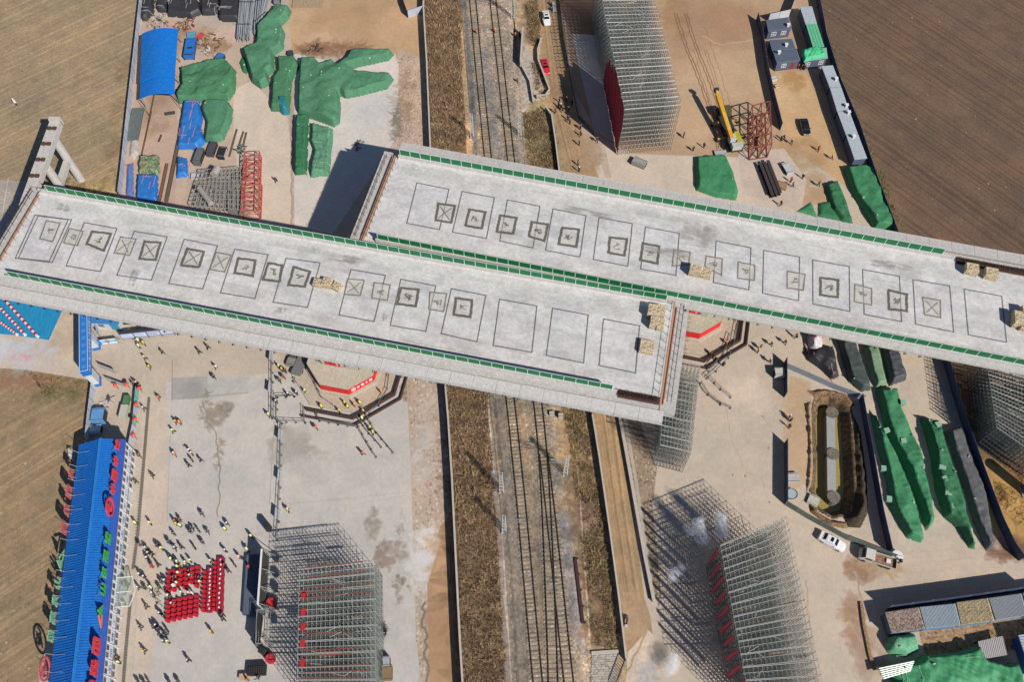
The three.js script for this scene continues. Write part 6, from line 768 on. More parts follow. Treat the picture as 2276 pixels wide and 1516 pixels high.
// ---------- the two piers with red banners ----------
function pier(label, o) {
  const t = thing('pier', label, 'bridge pier'), cm = mat(206, 198, 178, 0.9, { m: 5 }), c = o.c, al = o.a, oct = (r, y, k = 0.42) => Array.from({ length: 8 }, (_, i) => { const s = [[1, k], [k, 1], [-k, 1], [-1, k], [-1, -k], [-k, -1], [k, -1], [1, -k]][i], x = s[0] * r, z = s[1] * r; return V(c.x + x * Math.cos(al) - z * Math.sin(al), y, c.z + x * Math.sin(al) + z * Math.cos(al)); });
  new MB().prism(oct(o.r + 3.2, 0), 0.008, 0.35).build('footing', mat(204, 190, 170, 0.95, { m: 5 }), t); new MB().prism(oct(o.r + 0.5, 0), 0.35, 0.9).build('step', cm, t); new MB().prism(oct(o.r, 0), 0.9, 3).build('turntable_block', cm, t);
  const Q = oct(o.r + 0.05, 0), faces = [0, 1, 2, 7]; for (const i of faces) { const a = Q[i], b = Q[(i + 1) % 8]; const m = signTex(256, 64, (x) => { x.fillStyle = css(226, 28, 40); x.fillRect(0, 0, 256, 64); if (i === o.logo) { x.strokeStyle = css(244, 240, 240); x.lineWidth = 5; x.beginPath(); x.ellipse(50, 32, 20, 20, 0, 0, 6.3); x.stroke(); x.fillStyle = css(244, 240, 240); x.fillRect(34, 28, 32, 8); x.fillRect(47, 16, 6, 32); if (o.text) o.text.forEach((g, k) => glyphDraw(x, g, 84 + k * 42, 18, 28, 5)); } else { x.strokeStyle = css(206, 90, 40); for (let k = 0; k < 12; k++) glyphDraw(x, allGlyphs[(k * 5 + i) % allGlyphs.length], 30 + k * 16, 26, 12, 1.6); } }); new MB().quadUV(b.clone().setY(1), a.clone().setY(1), a.clone().setY(2.95), b.clone().setY(2.95)).build('red_band', m, t); }
  const S = (x, z, y) => V(c.x + x * Math.cos(al) - z * Math.sin(al), y, c.z + x * Math.sin(al) + z * Math.cos(al)), sb = new MB(); sb.hex([S(-o.w, o.d, 3), S(o.w, o.d, 3), S(o.w, -o.d, 3), S(-o.w, -o.d, 3), S(-o.w - 0.3, o.d + 0.3, 10.6), S(o.w + 0.3, o.d + 0.3, 10.6), S(o.w + 0.3, -o.d - 0.3, 10.6), S(-o.w - 0.3, -o.d - 0.3, 10.6)]); sb.build('shaft', cm, t);
  const bm = signTex(128, 256, (x) => { x.fillStyle = css(218, 32, 46); x.fillRect(0, 0, 128, 256); x.strokeStyle = css(196, 120, 60); for (let r = 0; r < 2; r++) for (let k = 0; k < 9; k++) glyphDraw(x, allGlyphs[(k * 3 + r * 7) % allGlyphs.length], 22 + r * 34, 12 + k * 26, 16, 2); x.strokeStyle = css(240, 228, 230); for (let k = 0; k < 11; k++) glyphDraw(x, allGlyphs[(k * 4 + 1) % allGlyphs.length], 94, 8 + k * 22, 17, 2.6); });
  const bx = o.bx, bw = 1.5, lean = (y) => 0.3 * (y - 3) / 7.6; new MB().quadUV(S(bx - bw, o.d + lean(3.6) + 0.06, 3.6), S(bx + bw, o.d + lean(3.6) + 0.06, 3.6), S(bx + bw, o.d + lean(9.5) + 0.06, 9.5), S(bx - bw, o.d + lean(9.5) + 0.06, 9.5)).build('hanging_banner', bm, t);
  for (let i = 0; i < 8; i++) { if (o.skip.includes(i)) continue; for (const [r, h] of [[o.r + 4.3, 0.9], [o.r + 5.6, 0.5]]) { const R = oct(r, 0), a = R[i], b = R[(i + 1) % 8]; new MB().bar(a.clone().setY(h / 2), b.clone().setY(h / 2), 0.25, h).build('ring_wall', M.brown, t); } }
  return t;
}
pier('left bridge pier with red lettered band and hanging red banner under the lower deck', { c: V(-31.4, 0, -78.2), a: 0.2, r: 6.4, w: 3.4, d: 2.4, bx: -1.2, logo: 1 - 1, text: ['zhong', 'tie', 'shi', 'ju'], skip: [2, 3, 4, 5] });
pier('right bridge pier with red band and banner beside the lower deck east end', { c: G(1546, 738).add(V(-1, 0, -4.6)), a: 0.23, r: 6.2, w: 3.4, d: 2.4, bx: 0.2, logo: 1, skip: [3, 4, 5, 6] });
// railings
function railing(label, pts, h = 1.1, bars = 2) { const t = thing('railing', label, 'railing'), b = new MB(), p2 = new MB(); const P = pts.map((q) => G(...q)); for (let i = 0; i + 1 < P.length; i++) { for (let k = 1; k <= bars; k++) b.bar(P[i].clone().setY(h * k / bars), P[i + 1].clone().setY(h * k / bars), 0.07); const L = P[i].distanceTo(P[i + 1]), n = Math.max(1, Math.round(L / 2)); for (let k = 0; k <= n; k++) { const q = P[i].clone().lerp(P[i + 1], k / n); p2.bar(q.clone().setY(0), q.clone().setY(h + 0.05), 0.07); p2.box(q.x, 0, q.z, 0.4, 0.05, 0.4); } } b.build('rail', mat(120, 122, 118, 0.6, { tex: null }), t); stuff(p2.build('post', mat(110, 112, 108, 0.6, { tex: null }), t)); return t; }
railing('long thin railing running south from the deck edge past the crowd', [[606, 768], [607, 850], [606, 930], [627, 942], [625, 1060], [620, 1160], [617, 1200]]); railing('square railing pen left of the left pier', [[617, 884], [655, 882], [617, 884], [617, 938], [679, 940], [677, 906]]); railing('railing south of the left pier', [[704, 918], [711, 936], [752, 944], [794, 950]], 1.1, 3);
railing('western of the three slanting rails leading away from the left pier', [[797, 948], [815, 982], [836, 1016]]); railing('middle of the three slanting rails leading away from the left pier', [[794, 928], [820, 964], [847, 994]]); railing('eastern of the three slanting rails leading away from the left pier', [[813, 920], [836, 962], [873, 1006]]); railing('curved railing east of the left pier', [[868, 816], [862, 868], [842, 902], [822, 920]]); railing('curved railing west of the left pier', [[698, 800], [702, 856], [716, 886], [742, 904]]);
railing('outer railing curving round the right pier', [[1637, 722], [1630, 762], [1618, 796], [1590, 826], [1570, 842]]); railing('inner railing round the right pier', [[1620, 745], [1612, 775], [1596, 800], [1574, 826]]); railing('double railing leading away south-east of the right pier', [[1556, 852], [1572, 878], [1600, 900], [1622, 908]], 1.1, 3); railing('short railing beside the double railing', [[1573, 838], [1600, 866], [1622, 884]]);
[[606, 796, 'northern'], [604, 866, 'second'], [626, 970, 'third'], [625, 1060, 'fourth'], [619, 1145, 'southern']].forEach(([x, y, s]) => { const t = thing('leaning_board', `small board leaning on the long railing, ${s} one`, 'board', G(x, y), 0.05, 'boards leaning on the long railing'); new MB().hex([V(0.2, 0.05, 1), V(0.28, 0.05, 1), V(0.28, 0.05, -1), V(0.2, 0.05, -1), V(-0.25, 1.5, 1), V(-0.17, 1.5, 1), V(-0.17, 1.5, -1), V(-0.25, 1.5, -1)]).build('panel', mat(190, 192, 198, 0.6), t); new MB().bar(V(-0.25, 0, 0), V(-0.2, 1.4, 0), 0.06).build('stay', M.dark, t); });
{ const t = thing('flatbed_trailer', 'grey slab trailer parked west of the left pier at the deck edge', 'trailer', G(671, 812), -0.28); new MB().box(0, 0.6, 0, 1.9, 0.5, 5).build('bed', mat(128, 128, 130, 0.7, { m: 3 }), t); for (const k of [-1, 1]) for (const z of [-1.5, 1.5]) new MB().tube(V(k * 0.8, 0.35, z), V(k * 1, 0.35, z), 0.35, 0.35, 10).build('wheel', M.black, t); }
crate('pump', 'dark pump set beside the grey slab trailer', 'pump', [657, 786], 1.8, 1.2, 2.2, 0.2, mat(92, 92, 92, 0.6)); crate('pump', 'pale grey box south of the dark pump set', 'box', [650, 808], 1.6, 1, 1.6, -0.2, mat(150, 150, 148, 0.7));
[[655, 843], [655, 851]].forEach(([x, y], i) => { const t = thing('stool', ['northern of two small round stools by the long railing', 'southern of two small round stools by the long railing'][i], 'stool', G(x, y)); new MB().tube(V(0, 0.4, 0), V(0, 0.46, 0), 0.25, 0.25, 12).build('seat', mat(130, 130, 126, 0.7), t); for (let k = 0; k < 3; k++) new MB().bar(V(Math.cos(k * 2.1) * 0.2, 0, Math.sin(k * 2.1) * 0.2), V(Math.cos(k * 2.1) * 0.12, 0.4, Math.sin(k * 2.1) * 0.12), 0.05).build('leg', M.dark, t); });
// ---------- stage ----------
const carpet = mat(92, 106, 122, 0.9, { m: 3 });
{ const t = thing('stage_platform', 'low grey blue stage platform facing the red chairs', 'stage'), P = [[548, 1234], [597, 1232], [588, 1366], [540, 1366]].map((q) => G(q[0], q[1], 0.9)); const q = P.map((p) => p.clone()); new MB().prism(q, 0.06, 0.9).build('deck', carpet, t); const b = new MB(); for (let i = 0; i < 4; i++) { const a = q[i], c = q[(i + 1) % 4]; b.bar(a.clone().setY(0.86), c.clone().setY(0.86), 0.12, 0.1); } b.build('edge_trim', mat(60, 70, 84, 0.6, { tex: null }), t); }
{ const t = thing('screen_wall', 'tall dark screen wall with a white rim behind the stage', 'screen'), A = G(598, 1238), B = G(590, 1358), H = 4.8, d = B.clone().sub(A), P = (u, y, e = 0) => V(A.x + d.x * u + e, y, A.z + d.z * u);
  const back = mat(66, 68, 58, 0.8, { m: 3 }), face = mat(50, 56, 66, 0.3, { m: 3 }); for (const [a, c] of [[0.005, 0.66], [0.68, 0.995]]) { new MB().hex([P(a, 0.9, 0.1), P(c, 0.9, 0.1), P(c, 0.9, -0.1), P(a, 0.9, -0.1), P(a, H - 0.05, 0.1), P(c, H - 0.05, 0.1), P(c, H - 0.05, -0.1), P(a, H - 0.05, -0.1)]).build('screen_panel', back, t); new MB().quad(P(a, 0.95, -0.11), P(c, 0.95, -0.11), P(c, H - 0.1, -0.11), P(a, H - 0.1, -0.11)).build('screen_face', face, t); }
  const w = mat(226, 228, 232, 0.5, { tex: null }), r = new MB(); r.bar(P(0, H), P(1, H), 0.3, 0.16); r.bar(P(0, 0.3), P(0, H), 0.16); r.bar(P(1, 0.3), P(1, H), 0.16); r.bar(P(0.67, 0.3), P(0.67, H), 0.1); r.build('rim', w, t); const k = new MB(); for (const u of [0.02, 0.35, 0.67, 0.98]) { k.bar(P(u, H - 0.4, 0.15), P(u, 0, 2.3), 0.09); k.bar(P(u, 2, 0.15), P(u, 0, 2.3), 0.07); k.bar(P(u, 0.05, 0.1), P(u, 0.05, 2.3), 0.09); } stuff(k.build('brace', M.steel, t)); }
function truss(label, pts, h) { const t = thing('truss_frame', label, 'truss'), b = new MB(), P = pts.map((q) => G(...q)), m = mat(150, 152, 150, 0.5, { tex: null }); for (const p of P) { for (const [x, z] of [[-.15, -.15], [.15, -.15], [.15, .15], [-.15, .15]]) b.bar(V(p.x + x, 0, p.z + z), V(p.x + x, h, p.z + z), 0.06); for (let y = 0; y < h; y += 0.5) b.bar(V(p.x - .15, y, p.z - .15), V(p.x + .15, y + 0.5, p.z + .15), 0.04); } for (let i = 0; i < P.length; i++) { const a = P[i], c = P[(i + 1) % P.length]; for (const y of [h, h - 0.35, h * 0.5]) b.bar(a.clone().setY(y), c.clone().setY(y), 0.07); } stuff(b.build('frame', m, t)); return t; }
const trS = truss('metal truss frame standing south of the screen wall', [[584, 1366], [608, 1364], [604, 1438], [581, 1440]], 3.6); { const a = G(590, 1372), b = new MB(); b.hex([V(a.x - 0.4, 0.3, a.z + 4.8), V(a.x - 0.2, 0.3, a.z + 4.8), V(a.x - 0.2, 0.3, a.z), V(a.x - 0.4, 0.3, a.z), V(a.x - 0.4, 3.3, a.z + 4.8), V(a.x - 0.2, 3.3, a.z + 4.8), V(a.x - 0.2, 3.3, a.z), V(a.x - 0.4, 3.3, a.z)]); b.build('black_cloth', M.black, trS); }
function speaker(label, pxy, turn) { const t = thing('speaker_stack', label, 'speaker', G(...pxy), turn); for (let i = 0; i < 3; i++) new MB().box(0, 0.02 + i * 0.9, 0, 0.8, 0.86, 0.9).build('cabinet', M.black, t); for (let i = 0; i < 3; i++) new MB().tube(V(-0.41, 0.46 + i * 0.9, 0), V(-0.43, 0.46 + i * 0.9, 0), 0.3, 0.3, 12).build('cone', M.dark, t); return t; }
speaker('black speaker stack north of the screen wall', [600, 1177], 0); speaker('black speaker stack south of the truss frame', [590, 1452], -0.5);
[[606, 1342, 'red drum standing behind the screen wall'], [604, 1466, 'red drum standing south of the truss frame']].forEach(([x, y, l]) => { const t = thing('red_drum', l, 'drum', G(x, y)); new MB().tube(V(0, 0, 0), V(0, 1.3, 0), 0.75, 0.75, 16).build('barrel', mat(190, 30, 50, 0.5), t); new MB().tube(V(0, 1.3, 0), V(0, 1.34, 0), 0.66, 0.66, 16).build('skin', mat(214, 60, 70, 0.5), t); });
{ const t = thing('control_desk', 'black control desk with a tan table beside it near the bottom edge', 'desk', G(570, 1496), 0.05); new MB().box(0.3, 0.1, -0.3, 2.8, 1, 1.6).build('desk', M.black, t); new MB().box(-1.6, 0.7, 0.6, 1.7, 0.06, 1).build('table_top', mat(214, 176, 134, 0.8), t); for (const [x, z] of [[-2.3, 0.2], [-0.9, 0.2], [-2.3, 1], [-0.9, 1]]) new MB().box(x, 0, z, 0.06, 0.7, 0.06).build('leg', M.dark, t); const k = new MB(); for (let i = 0; i < 7; i++) k.box(-0.8 + i * 0.36, 1.1, -0.3, 0.26, 0.12, 1.1); k.build('console', M.dark, t); }
crate('timber_box', 'tan open crate with dark load beside the lower left scaffold', 'crate', [862, 1498], 1.6, 1, 2.2, 0.05, mat(150, 126, 92, 0.9), mat(70, 66, 64, 0.8)); crate('grey_cage', 'grey ribbed cage north of the tan crate', 'cage', [861, 1472], 1.1, 1.4, 1.4, 0.05, mat(196, 198, 202, 0.6, { tex: streak, m: 1 }));
{ const t = thing('shrub', 'dark thin shrub growing at the east side of the lower left scaffold', 'shrub', G(858, 1406)), b = new MB(); reseed(70); for (let i = 0; i < 70; i++) { const a = rnd() * 6.28, l = rr(0.6, 2), tip = V(Math.cos(a) * rr(0.2, 0.8), l, Math.sin(a) * rr(0.3, 1.6)); b.tri(V(-0.03, 0, 0), V(0.03, 0, 0), tip); b.quad(tip, tip.clone().add(V(0.12, -0.1, 0.05)), tip.clone().add(V(0.1, -0.3, 0)), tip.clone().add(V(-0.05, -0.2, 0))); } stuff(b.build('foliage', mat(60, 72, 58, 0.9, { tex: null }), t)); new MB().tube(V(0, 0, 0), V(0, 0.8, 0), 0.06, 0.03, 5).build('trunk', M.dark, t); }
// ---------- red chairs and cloth covered tables ----------
const chairM = [mat(206, 22, 48, 0.75, { m: 1 }), mat(216, 28, 54, 0.75, { m: 1 }), mat(194, 20, 44, 0.75, { m: 1 })];
function chairProto() {
  const t = thing('red_chair', 'red chair', 'chair', V(0, -50, 0), 0, 'red chairs set out for the ceremony');
  new MB().box(0.04, 0.4, 0, 0.5, 0.08, 0.52).build('seat', chairM[0], t);
  new MB().hex([V(-0.26, 0.48, 0.25), V(-0.18, 0.48, 0.25), V(-0.18, 0.48, -0.25), V(-0.26, 0.48, -0.25), V(-0.34, 0.92, 0.24), V(-0.27, 0.94, 0.24), V(-0.27, 0.94, -0.24), V(-0.34, 0.92, -0.24)]).build('backrest', chairM[1], t);
  new MB().hex([V(-0.25, 0.06, 0.29), V(0.3, 0.06, 0.29), V(0.3, 0.06, -0.29), V(-0.25, 0.06, -0.29), V(-0.22, 0.4, 0.26), V(0.29, 0.4, 0.26), V(0.29, 0.4, -0.26), V(-0.22, 0.4, -0.26)]).build('skirt', chairM[2], t);
  for (const [x, z] of [[-0.2, 0.2], [0.24, 0.2], [-0.2, -0.2], [0.24, -0.2]]) new MB().box(x, 0, z, 0.05, 0.1, 0.05).build('leg', M.dark, t);
  return t;
}
const chairSpots = [], ord = ['first', 'second', 'third', 'fourth', 'fifth', 'sixth', 'seventh', 'eighth', 'ninth', 'tenth', 'eleventh'];
{ const z8 = (x, y) => [340 + x / 8.42, 1220 + y / 8.42];
  for (let r = 0; r < 5; r++) for (let c = 0; c < 6; c++) { if (r === 4 && c > 1 && c < 5) { if (c !== 3) continue; } chairSpots.push([...z8(350 + c * 106 - r * 8, 452 + r * 86 - c * 18), `red chair, upper left block, ${ord[r]} row from north, ${ord[c]} from west`]); }
  for (let r = 0; r < 5; r++) for (let c = 0; c < 6; c++) chairSpots.push([...z8(325 + c * 104 - r * 4, 1010 + r * 86 - c * 22), `red chair, lower left block, ${ord[r]} row from north, ${ord[c]} from west`]);
  for (let r = 0; r < 9; r++) { chairSpots.push([...z8(1020 - r * 6, 455 + r * 88), `red chair in the western file of the right seating, ${ord[r]} from the north`]); }
  for (let r = 0; r < 11; r++) chairSpots.push([...z8(1216 - r * 4, 280 + r * 86), `red chair between the two red tables, ${ord[r]} from the north`]); }
const chair0 = chairProto(); reseed(12);
chairSpots.forEach(([x, y, l], i) => { const p = G(x, y), a = rr(-0.1, 0.1); if (!i) { chair0.position.copy(p); chair0.rotation.y = a; chair0.userData.label = l; } else copyOf(chair0, p, a, l); });
[[[1100, 370], [1070, 1200], 0.9, 'western of the two long red cloth covered tables in front of the stage'], [[1296, 180], [1262, 1190], 1.1, 'eastern of the two long red cloth covered tables in front of the stage']].forEach(([a, b, w, l]) => { const A = G(340 + a[0] / 8.42, 1220 + a[1] / 8.42), B = G(340 + b[0] / 8.42, 1220 + b[1] / 8.42), t = thing('long_table', l, 'table'), g = new MB(); const N = 22, P = (i, k, y) => { const p = A.clone().lerp(B, i / N), wob = 0.05 * Math.sin(i * 1.9 + k); return V(p.x + k * (w / 2) * 0.9 + (y < 0.5 ? k * (0.1 + wob) : 0), y, p.z); };
  for (let i = 0; i < N; i++) { g.quad(P(i, -1, 0.76), P(i + 1, -1, 0.76), P(i + 1, 1, 0.76), P(i, 1, 0.76)); for (const k of [-1, 1]) g.quad(P(i, k, 0.03), P(i + 1, k, 0.03), P(i + 1, k, 0.76), P(i, k, 0.76)); } g.quad(P(0, -1, 0.03), P(0, 1, 0.03), P(0, 1, 0.76), P(0, -1, 0.76)).quad(P(N, -1, 0.03), P(N, 1, 0.03), P(N, 1, 0.76), P(N, -1, 0.76)); g.build('cloth', mat(172, 16, 52, 0.8, { m: 1 }), t);
  reseed(a[0]); for (let i = 0; i < 11; i++) { const p = A.clone().lerp(B, (i + 0.6) / 11.4), s = ['northernmost', 'second', 'third', 'fourth', 'fifth', 'sixth', 'seventh', 'eighth', 'ninth', 'tenth', 'southernmost'][i]; const c = thing('name_card', `white paper card on the ${l.slice(0, 7)} long red table, ${s} of its row`, 'card', V(p.x + rr(-0.1, 0.1), 0.765, p.z), rr(-0.4, 0.4), 'white cards on the red tables'); const b2 = new MB(); b2.quad(V(-0.13, 0, 0.16), V(0, 0.12, 0.16), V(0, 0.12, -0.16), V(-0.13, 0, -0.16)); b2.quad(V(0, 0.12, 0.16), V(0.13, 0, 0.16), V(0.13, 0, -0.16), V(0, 0.12, -0.16)); b2.build('card', mat(240, 238, 236, 0.8, { tex: null }), c); } });
{ const t = thing('flower_stand', 'round wire flower stands in front of the left red seating', 'stand', G(357, 1322)); const b = new MB(), m = mat(80, 84, 78, 0.8, { tex: null }); for (const [x, z] of [[0, 0], [-0.9, 0.2]]) for (let i = 0; i < 12; i++) { const a = i / 12 * 6.283, c = (i + 1) / 12 * 6.283; b.bar(V(x + Math.cos(a) * 0.32, 0.9, z + Math.sin(a) * 0.32), V(x + Math.cos(c) * 0.32, 0.9, z + Math.sin(c) * 0.32), 0.06); } for (const [x, z] of [[0, 0], [-0.9, 0.2]]) for (let k = 0; k < 3; k++) b.bar(V(x + Math.cos(k * 2.1) * 0.4, 0, z + Math.sin(k * 2.1) * 0.4), V(x, 0.9, z), 0.04); b.build('frame', m, t); const tr = thing('tripod', 'thin camera tripod south of the flower stands', 'tripod', G(357, 1344)); const k = new MB(); for (let i = 0; i < 3; i++) k.bar(V(Math.cos(i * 2.1 + 0.5) * 0.6, 0, Math.sin(i * 2.1 + 0.5) * 0.6), V(0, 1.4, 0), 0.05); k.build('leg', M.dark, tr); new MB().box(0, 1.4, 0, 0.25, 0.2, 0.35).build('camera', M.black, tr); }
// ---------- site cabins ----------
const ribM = mat(190, 200, 208, 0.5, { m: 3 }), ribD = mat(120, 134, 152, 0.6, { m: 3 }), cabD = mat(92, 104, 128, 0.7, { m: 3 }), whiteM = mat(228, 230, 230, 0.6, { tex: null }), glassM = mat(60, 70, 76, 0.15, { tex: null });
// roof corners in photo pixels (NW, NE, SE, SW) on level h; ribs run across or along
function cabin(label, q4, h, o = {}) {
  const q = q4.map((c) => { const g = G(c[0], c[1], h); g.y = 0; return g; }), at = (u, v, y) => { const a = q[0].clone().lerp(q[1], u), b = q[3].clone().lerp(q[2], u), p = a.lerp(b, v); p.y = y; return p; };
  const t = thing('site_cabin', label, 'cabin', V(0, 0, 0), 0, o.group), i = 0.03;
  new MB().hex([at(i, 1 - i, 0), at(1 - i, 1 - i, 0), at(1 - i, i, 0), at(i, i, 0), at(i, 1 - i, h - 0.14), at(1 - i, 1 - i, h - 0.14), at(1 - i, i, h - 0.14), at(i, i, h - 0.14)]).build('wall', o.wall ?? cabD, t);
  new MB().hex([at(0, 1, h - 0.14), at(1, 1, h - 0.14), at(1, 0, h - 0.14), at(0, 0, h - 0.14), at(0, 1, h), at(1, 1, h), at(1, 0, h), at(0, 0, h)]).build('roof', o.roof ?? ribM, t);
  const r = new MB(), n = o.ribs ?? 18; for (let k = 1; k < n; k++) { if (o.along) r.bar(at(k / n, 0.01, h + 0.035), at(k / n, 0.99, h + 0.035), 0.1, 0.07); else r.bar(at(0.01, k / n, h + 0.035), at(0.99, k / n, h + 0.035), 0.1, 0.07); } stuff(r.build('roof_rib', o.roof ?? ribM, t));
  const S = (u, y, e = 0.03) => { const p = at(u, 1 - i, y), d = at(u, 1, 0).sub(at(u, 0, 0)).normalize(); return p.addScaledVector(d, e); };
  for (const u of o.win ?? []) { const b = new MB(); b.quad(S(u, 1), S(u + 0.2, 1), S(u + 0.2, 2), S(u, 2)); b.build('window', glassM, t); const f = new MB(); for (const [a, c] of [[[u, 1], [u + 0.2, 1]], [[u, 2], [u + 0.2, 2]], [[u, 1], [u, 2]], [[u + 0.2, 1], [u + 0.2, 2]], [[u + 0.1, 1], [u + 0.1, 2]], [[u, 1.5], [u + 0.2, 1.5]]]) f.bar(S(a[0], a[1], 0.06), S(c[0], c[1], 0.06), 0.1); f.build('window_frame', whiteM, t); }
  if (o.door !== undefined) new MB().quad(S(o.door, 0.05), S(o.door + 0.16, 0.05), S(o.door + 0.16, 2.1), S(o.door, 2.1)).build('door', o.doorM ?? mat(150, 60, 60, 0.6), t);
  for (const [u, v] of o.vent ?? []) { const p = at(u, v, h); new MB().box(p.x, h, p.z, 0.5, 0.7, 0.5).build('vent', whiteM, t); new MB().box(p.x, h + 0.7, p.z, 0.7, 0.08, 0.7).build('vent_cap', whiteM, t); }
  return t;
}
cabin('northernmost grey office cabin with two white windows', [[1702, 45], [1752, 38], [1759, 63], [1707, 69]], 2.7, { along: true, ribs: 22, roof: ribD, win: [0.18, 0.6], vent: [[0.86, 0.8]] });
cabin('middle grey office cabin with one roof vent', [[1709, 89], [1760, 86], [1768, 108], [1716, 113]], 2.7, { along: true, ribs: 22, roof: ribD, vent: [[0.62, 0.7]], win: [0.2] });
cabin('southern grey office cabin with a yellow window and red door', [[1718, 116], [1770, 110], [1778, 134], [1726, 140]], 2.7, { along: true, ribs: 22, roof: ribD, vent: [[0.2, 0.2]], win: [0.25], door: 0.66 });
cabin('short pale cabin at the north end of the fence row', [[1777, 15], [1804, 14], [1815, 53], [1790, 55]], 2.7, { ribs: 8 });
{ const greenR = mat(112, 208, 158, 0.6, { m: 3 }); const t = cabin('cabin with four bright green roof strips', [[1790, 55], [1815, 54], [1831, 104], [1806, 108]], 2.7, { along: true, ribs: 2, roof: mat(60, 120, 92, 0.7) }); const q = [[1790, 55], [1815, 54], [1831, 104], [1806, 108]].map((c) => G(c[0], c[1], 2.8)); for (let k = 0; k < 4; k++) { const a = q[0].clone().lerp(q[1], (k + 0.06) / 4), b = q[0].clone().lerp(q[1], (k + 0.94) / 4), c = q[3].clone().lerp(q[2], (k + 0.94) / 4), d = q[3].clone().lerp(q[2], (k + 0.06) / 4); new MB().hex([d, c, b, a, ...[d, c, b, a].map((p) => p.clone().setY(2.92))]).build('green_strip', greenR, t); } }
{ const t = cabin('cabin heaped with loose bright green netting', [[1784, 112], [1836, 106], [1839, 129], [1789, 136]], 2.7, { roof: mat(150, 200, 176, 0.7), ribs: 3, win: [0.06, 0.66] }); const P = [[1780, 112], [1800, 108], [1826, 108], [1834, 118], [1832, 127], [1800, 134], [1786, 140], [1780, 124]].map((c) => { const g = G(c[0], c[1], 2.7); g.y = 0; return g; }); const m = put('loose_net', drape(P, 0.7, { side: 0.5, lump: 0.5, fold: 0.35, ls: 0.9, cell: 0.2 }), mat(78, 206, 146, 0.7, { m: 2 }), t); m.position.y = 2.72; }
const W0 = [[1825, 147], [1843.5, 195], [1860, 248], [1879.5, 300], [1899, 356]], E0 = [[1850, 145], [1869, 194], [1887, 247], [1906, 298], [1927, 353]];
['northern', 'second', 'third', 'southern'].forEach((s, k) => cabin(`${s} of the four pale ribbed cabins in the long row by the field`, [W0[k], E0[k], [E0[k + 1][0] - 0.6, E0[k + 1][1] - 1.2], [W0[k + 1][0] - 0.6, W0[k + 1][1] - 1.2]], 2.7, { ribs: 17, vent: [[[0.75, 0.7]], [[0.85, 0.84]], [[0.82, 0.12]], [[0.5, 0.14]]][k] }));
const rustR = mat(176, 158, 150, 0.85, { tex: dirty, m: 3 }), blueW = mat(96, 152, 196, 0.6, { m: 3 }), rustY = mat(198, 184, 150, 0.85, { tex: dirty, m: 2 });
cabin('rust streaked container roof at the west end of the lower right row', [[1966.5, 1361], [2041, 1349.6], [2055, 1398], [1981, 1407.6]], 2.7, { along: true, ribs: 26, roof: rustR, wall: mat(84, 118, 150, 0.6) });
cabin('pale blue container roof, second from the west in the lower right row', [[2043.5, 1349.4], [2122, 1341.6], [2134, 1390], [2057, 1397.4]], 2.7, { along: true, ribs: 26, roof: mat(178, 194, 204, 0.5, { m: 3 }), wall: blueW });
cabin('yellowish stained container roof, third from the west in the lower right row', [[2125, 1339], [2194.5, 1329.7], [2209, 1380], [2136, 1389]], 2.7, { along: true, ribs: 26, roof: rustY, wall: blueW });
cabin('grey ribbed container roof at the east end of the lower right row', [[2197, 1329.4], [2269, 1319], [2282, 1368], [2212.6, 1378.3]], 2.7, { along: true, ribs: 26, roof: mat(176, 184, 188, 0.5, { m: 3 }), wall: mat(150, 170, 186, 0.6) });
cabin('container cut off by the right edge behind the lower right row', [[2273, 1318], [2340, 1308], [2352, 1358], [2286, 1368]], 2.7, { along: true, ribs: 26, wall: blueW }); cabin('white roofed blue cabin cut by the lower right edge', [[2262, 1412], [2340, 1400], [2370, 1480], [2290, 1496]], 2.7, { ribs: 14, wall: mat(36, 96, 178, 0.6) });
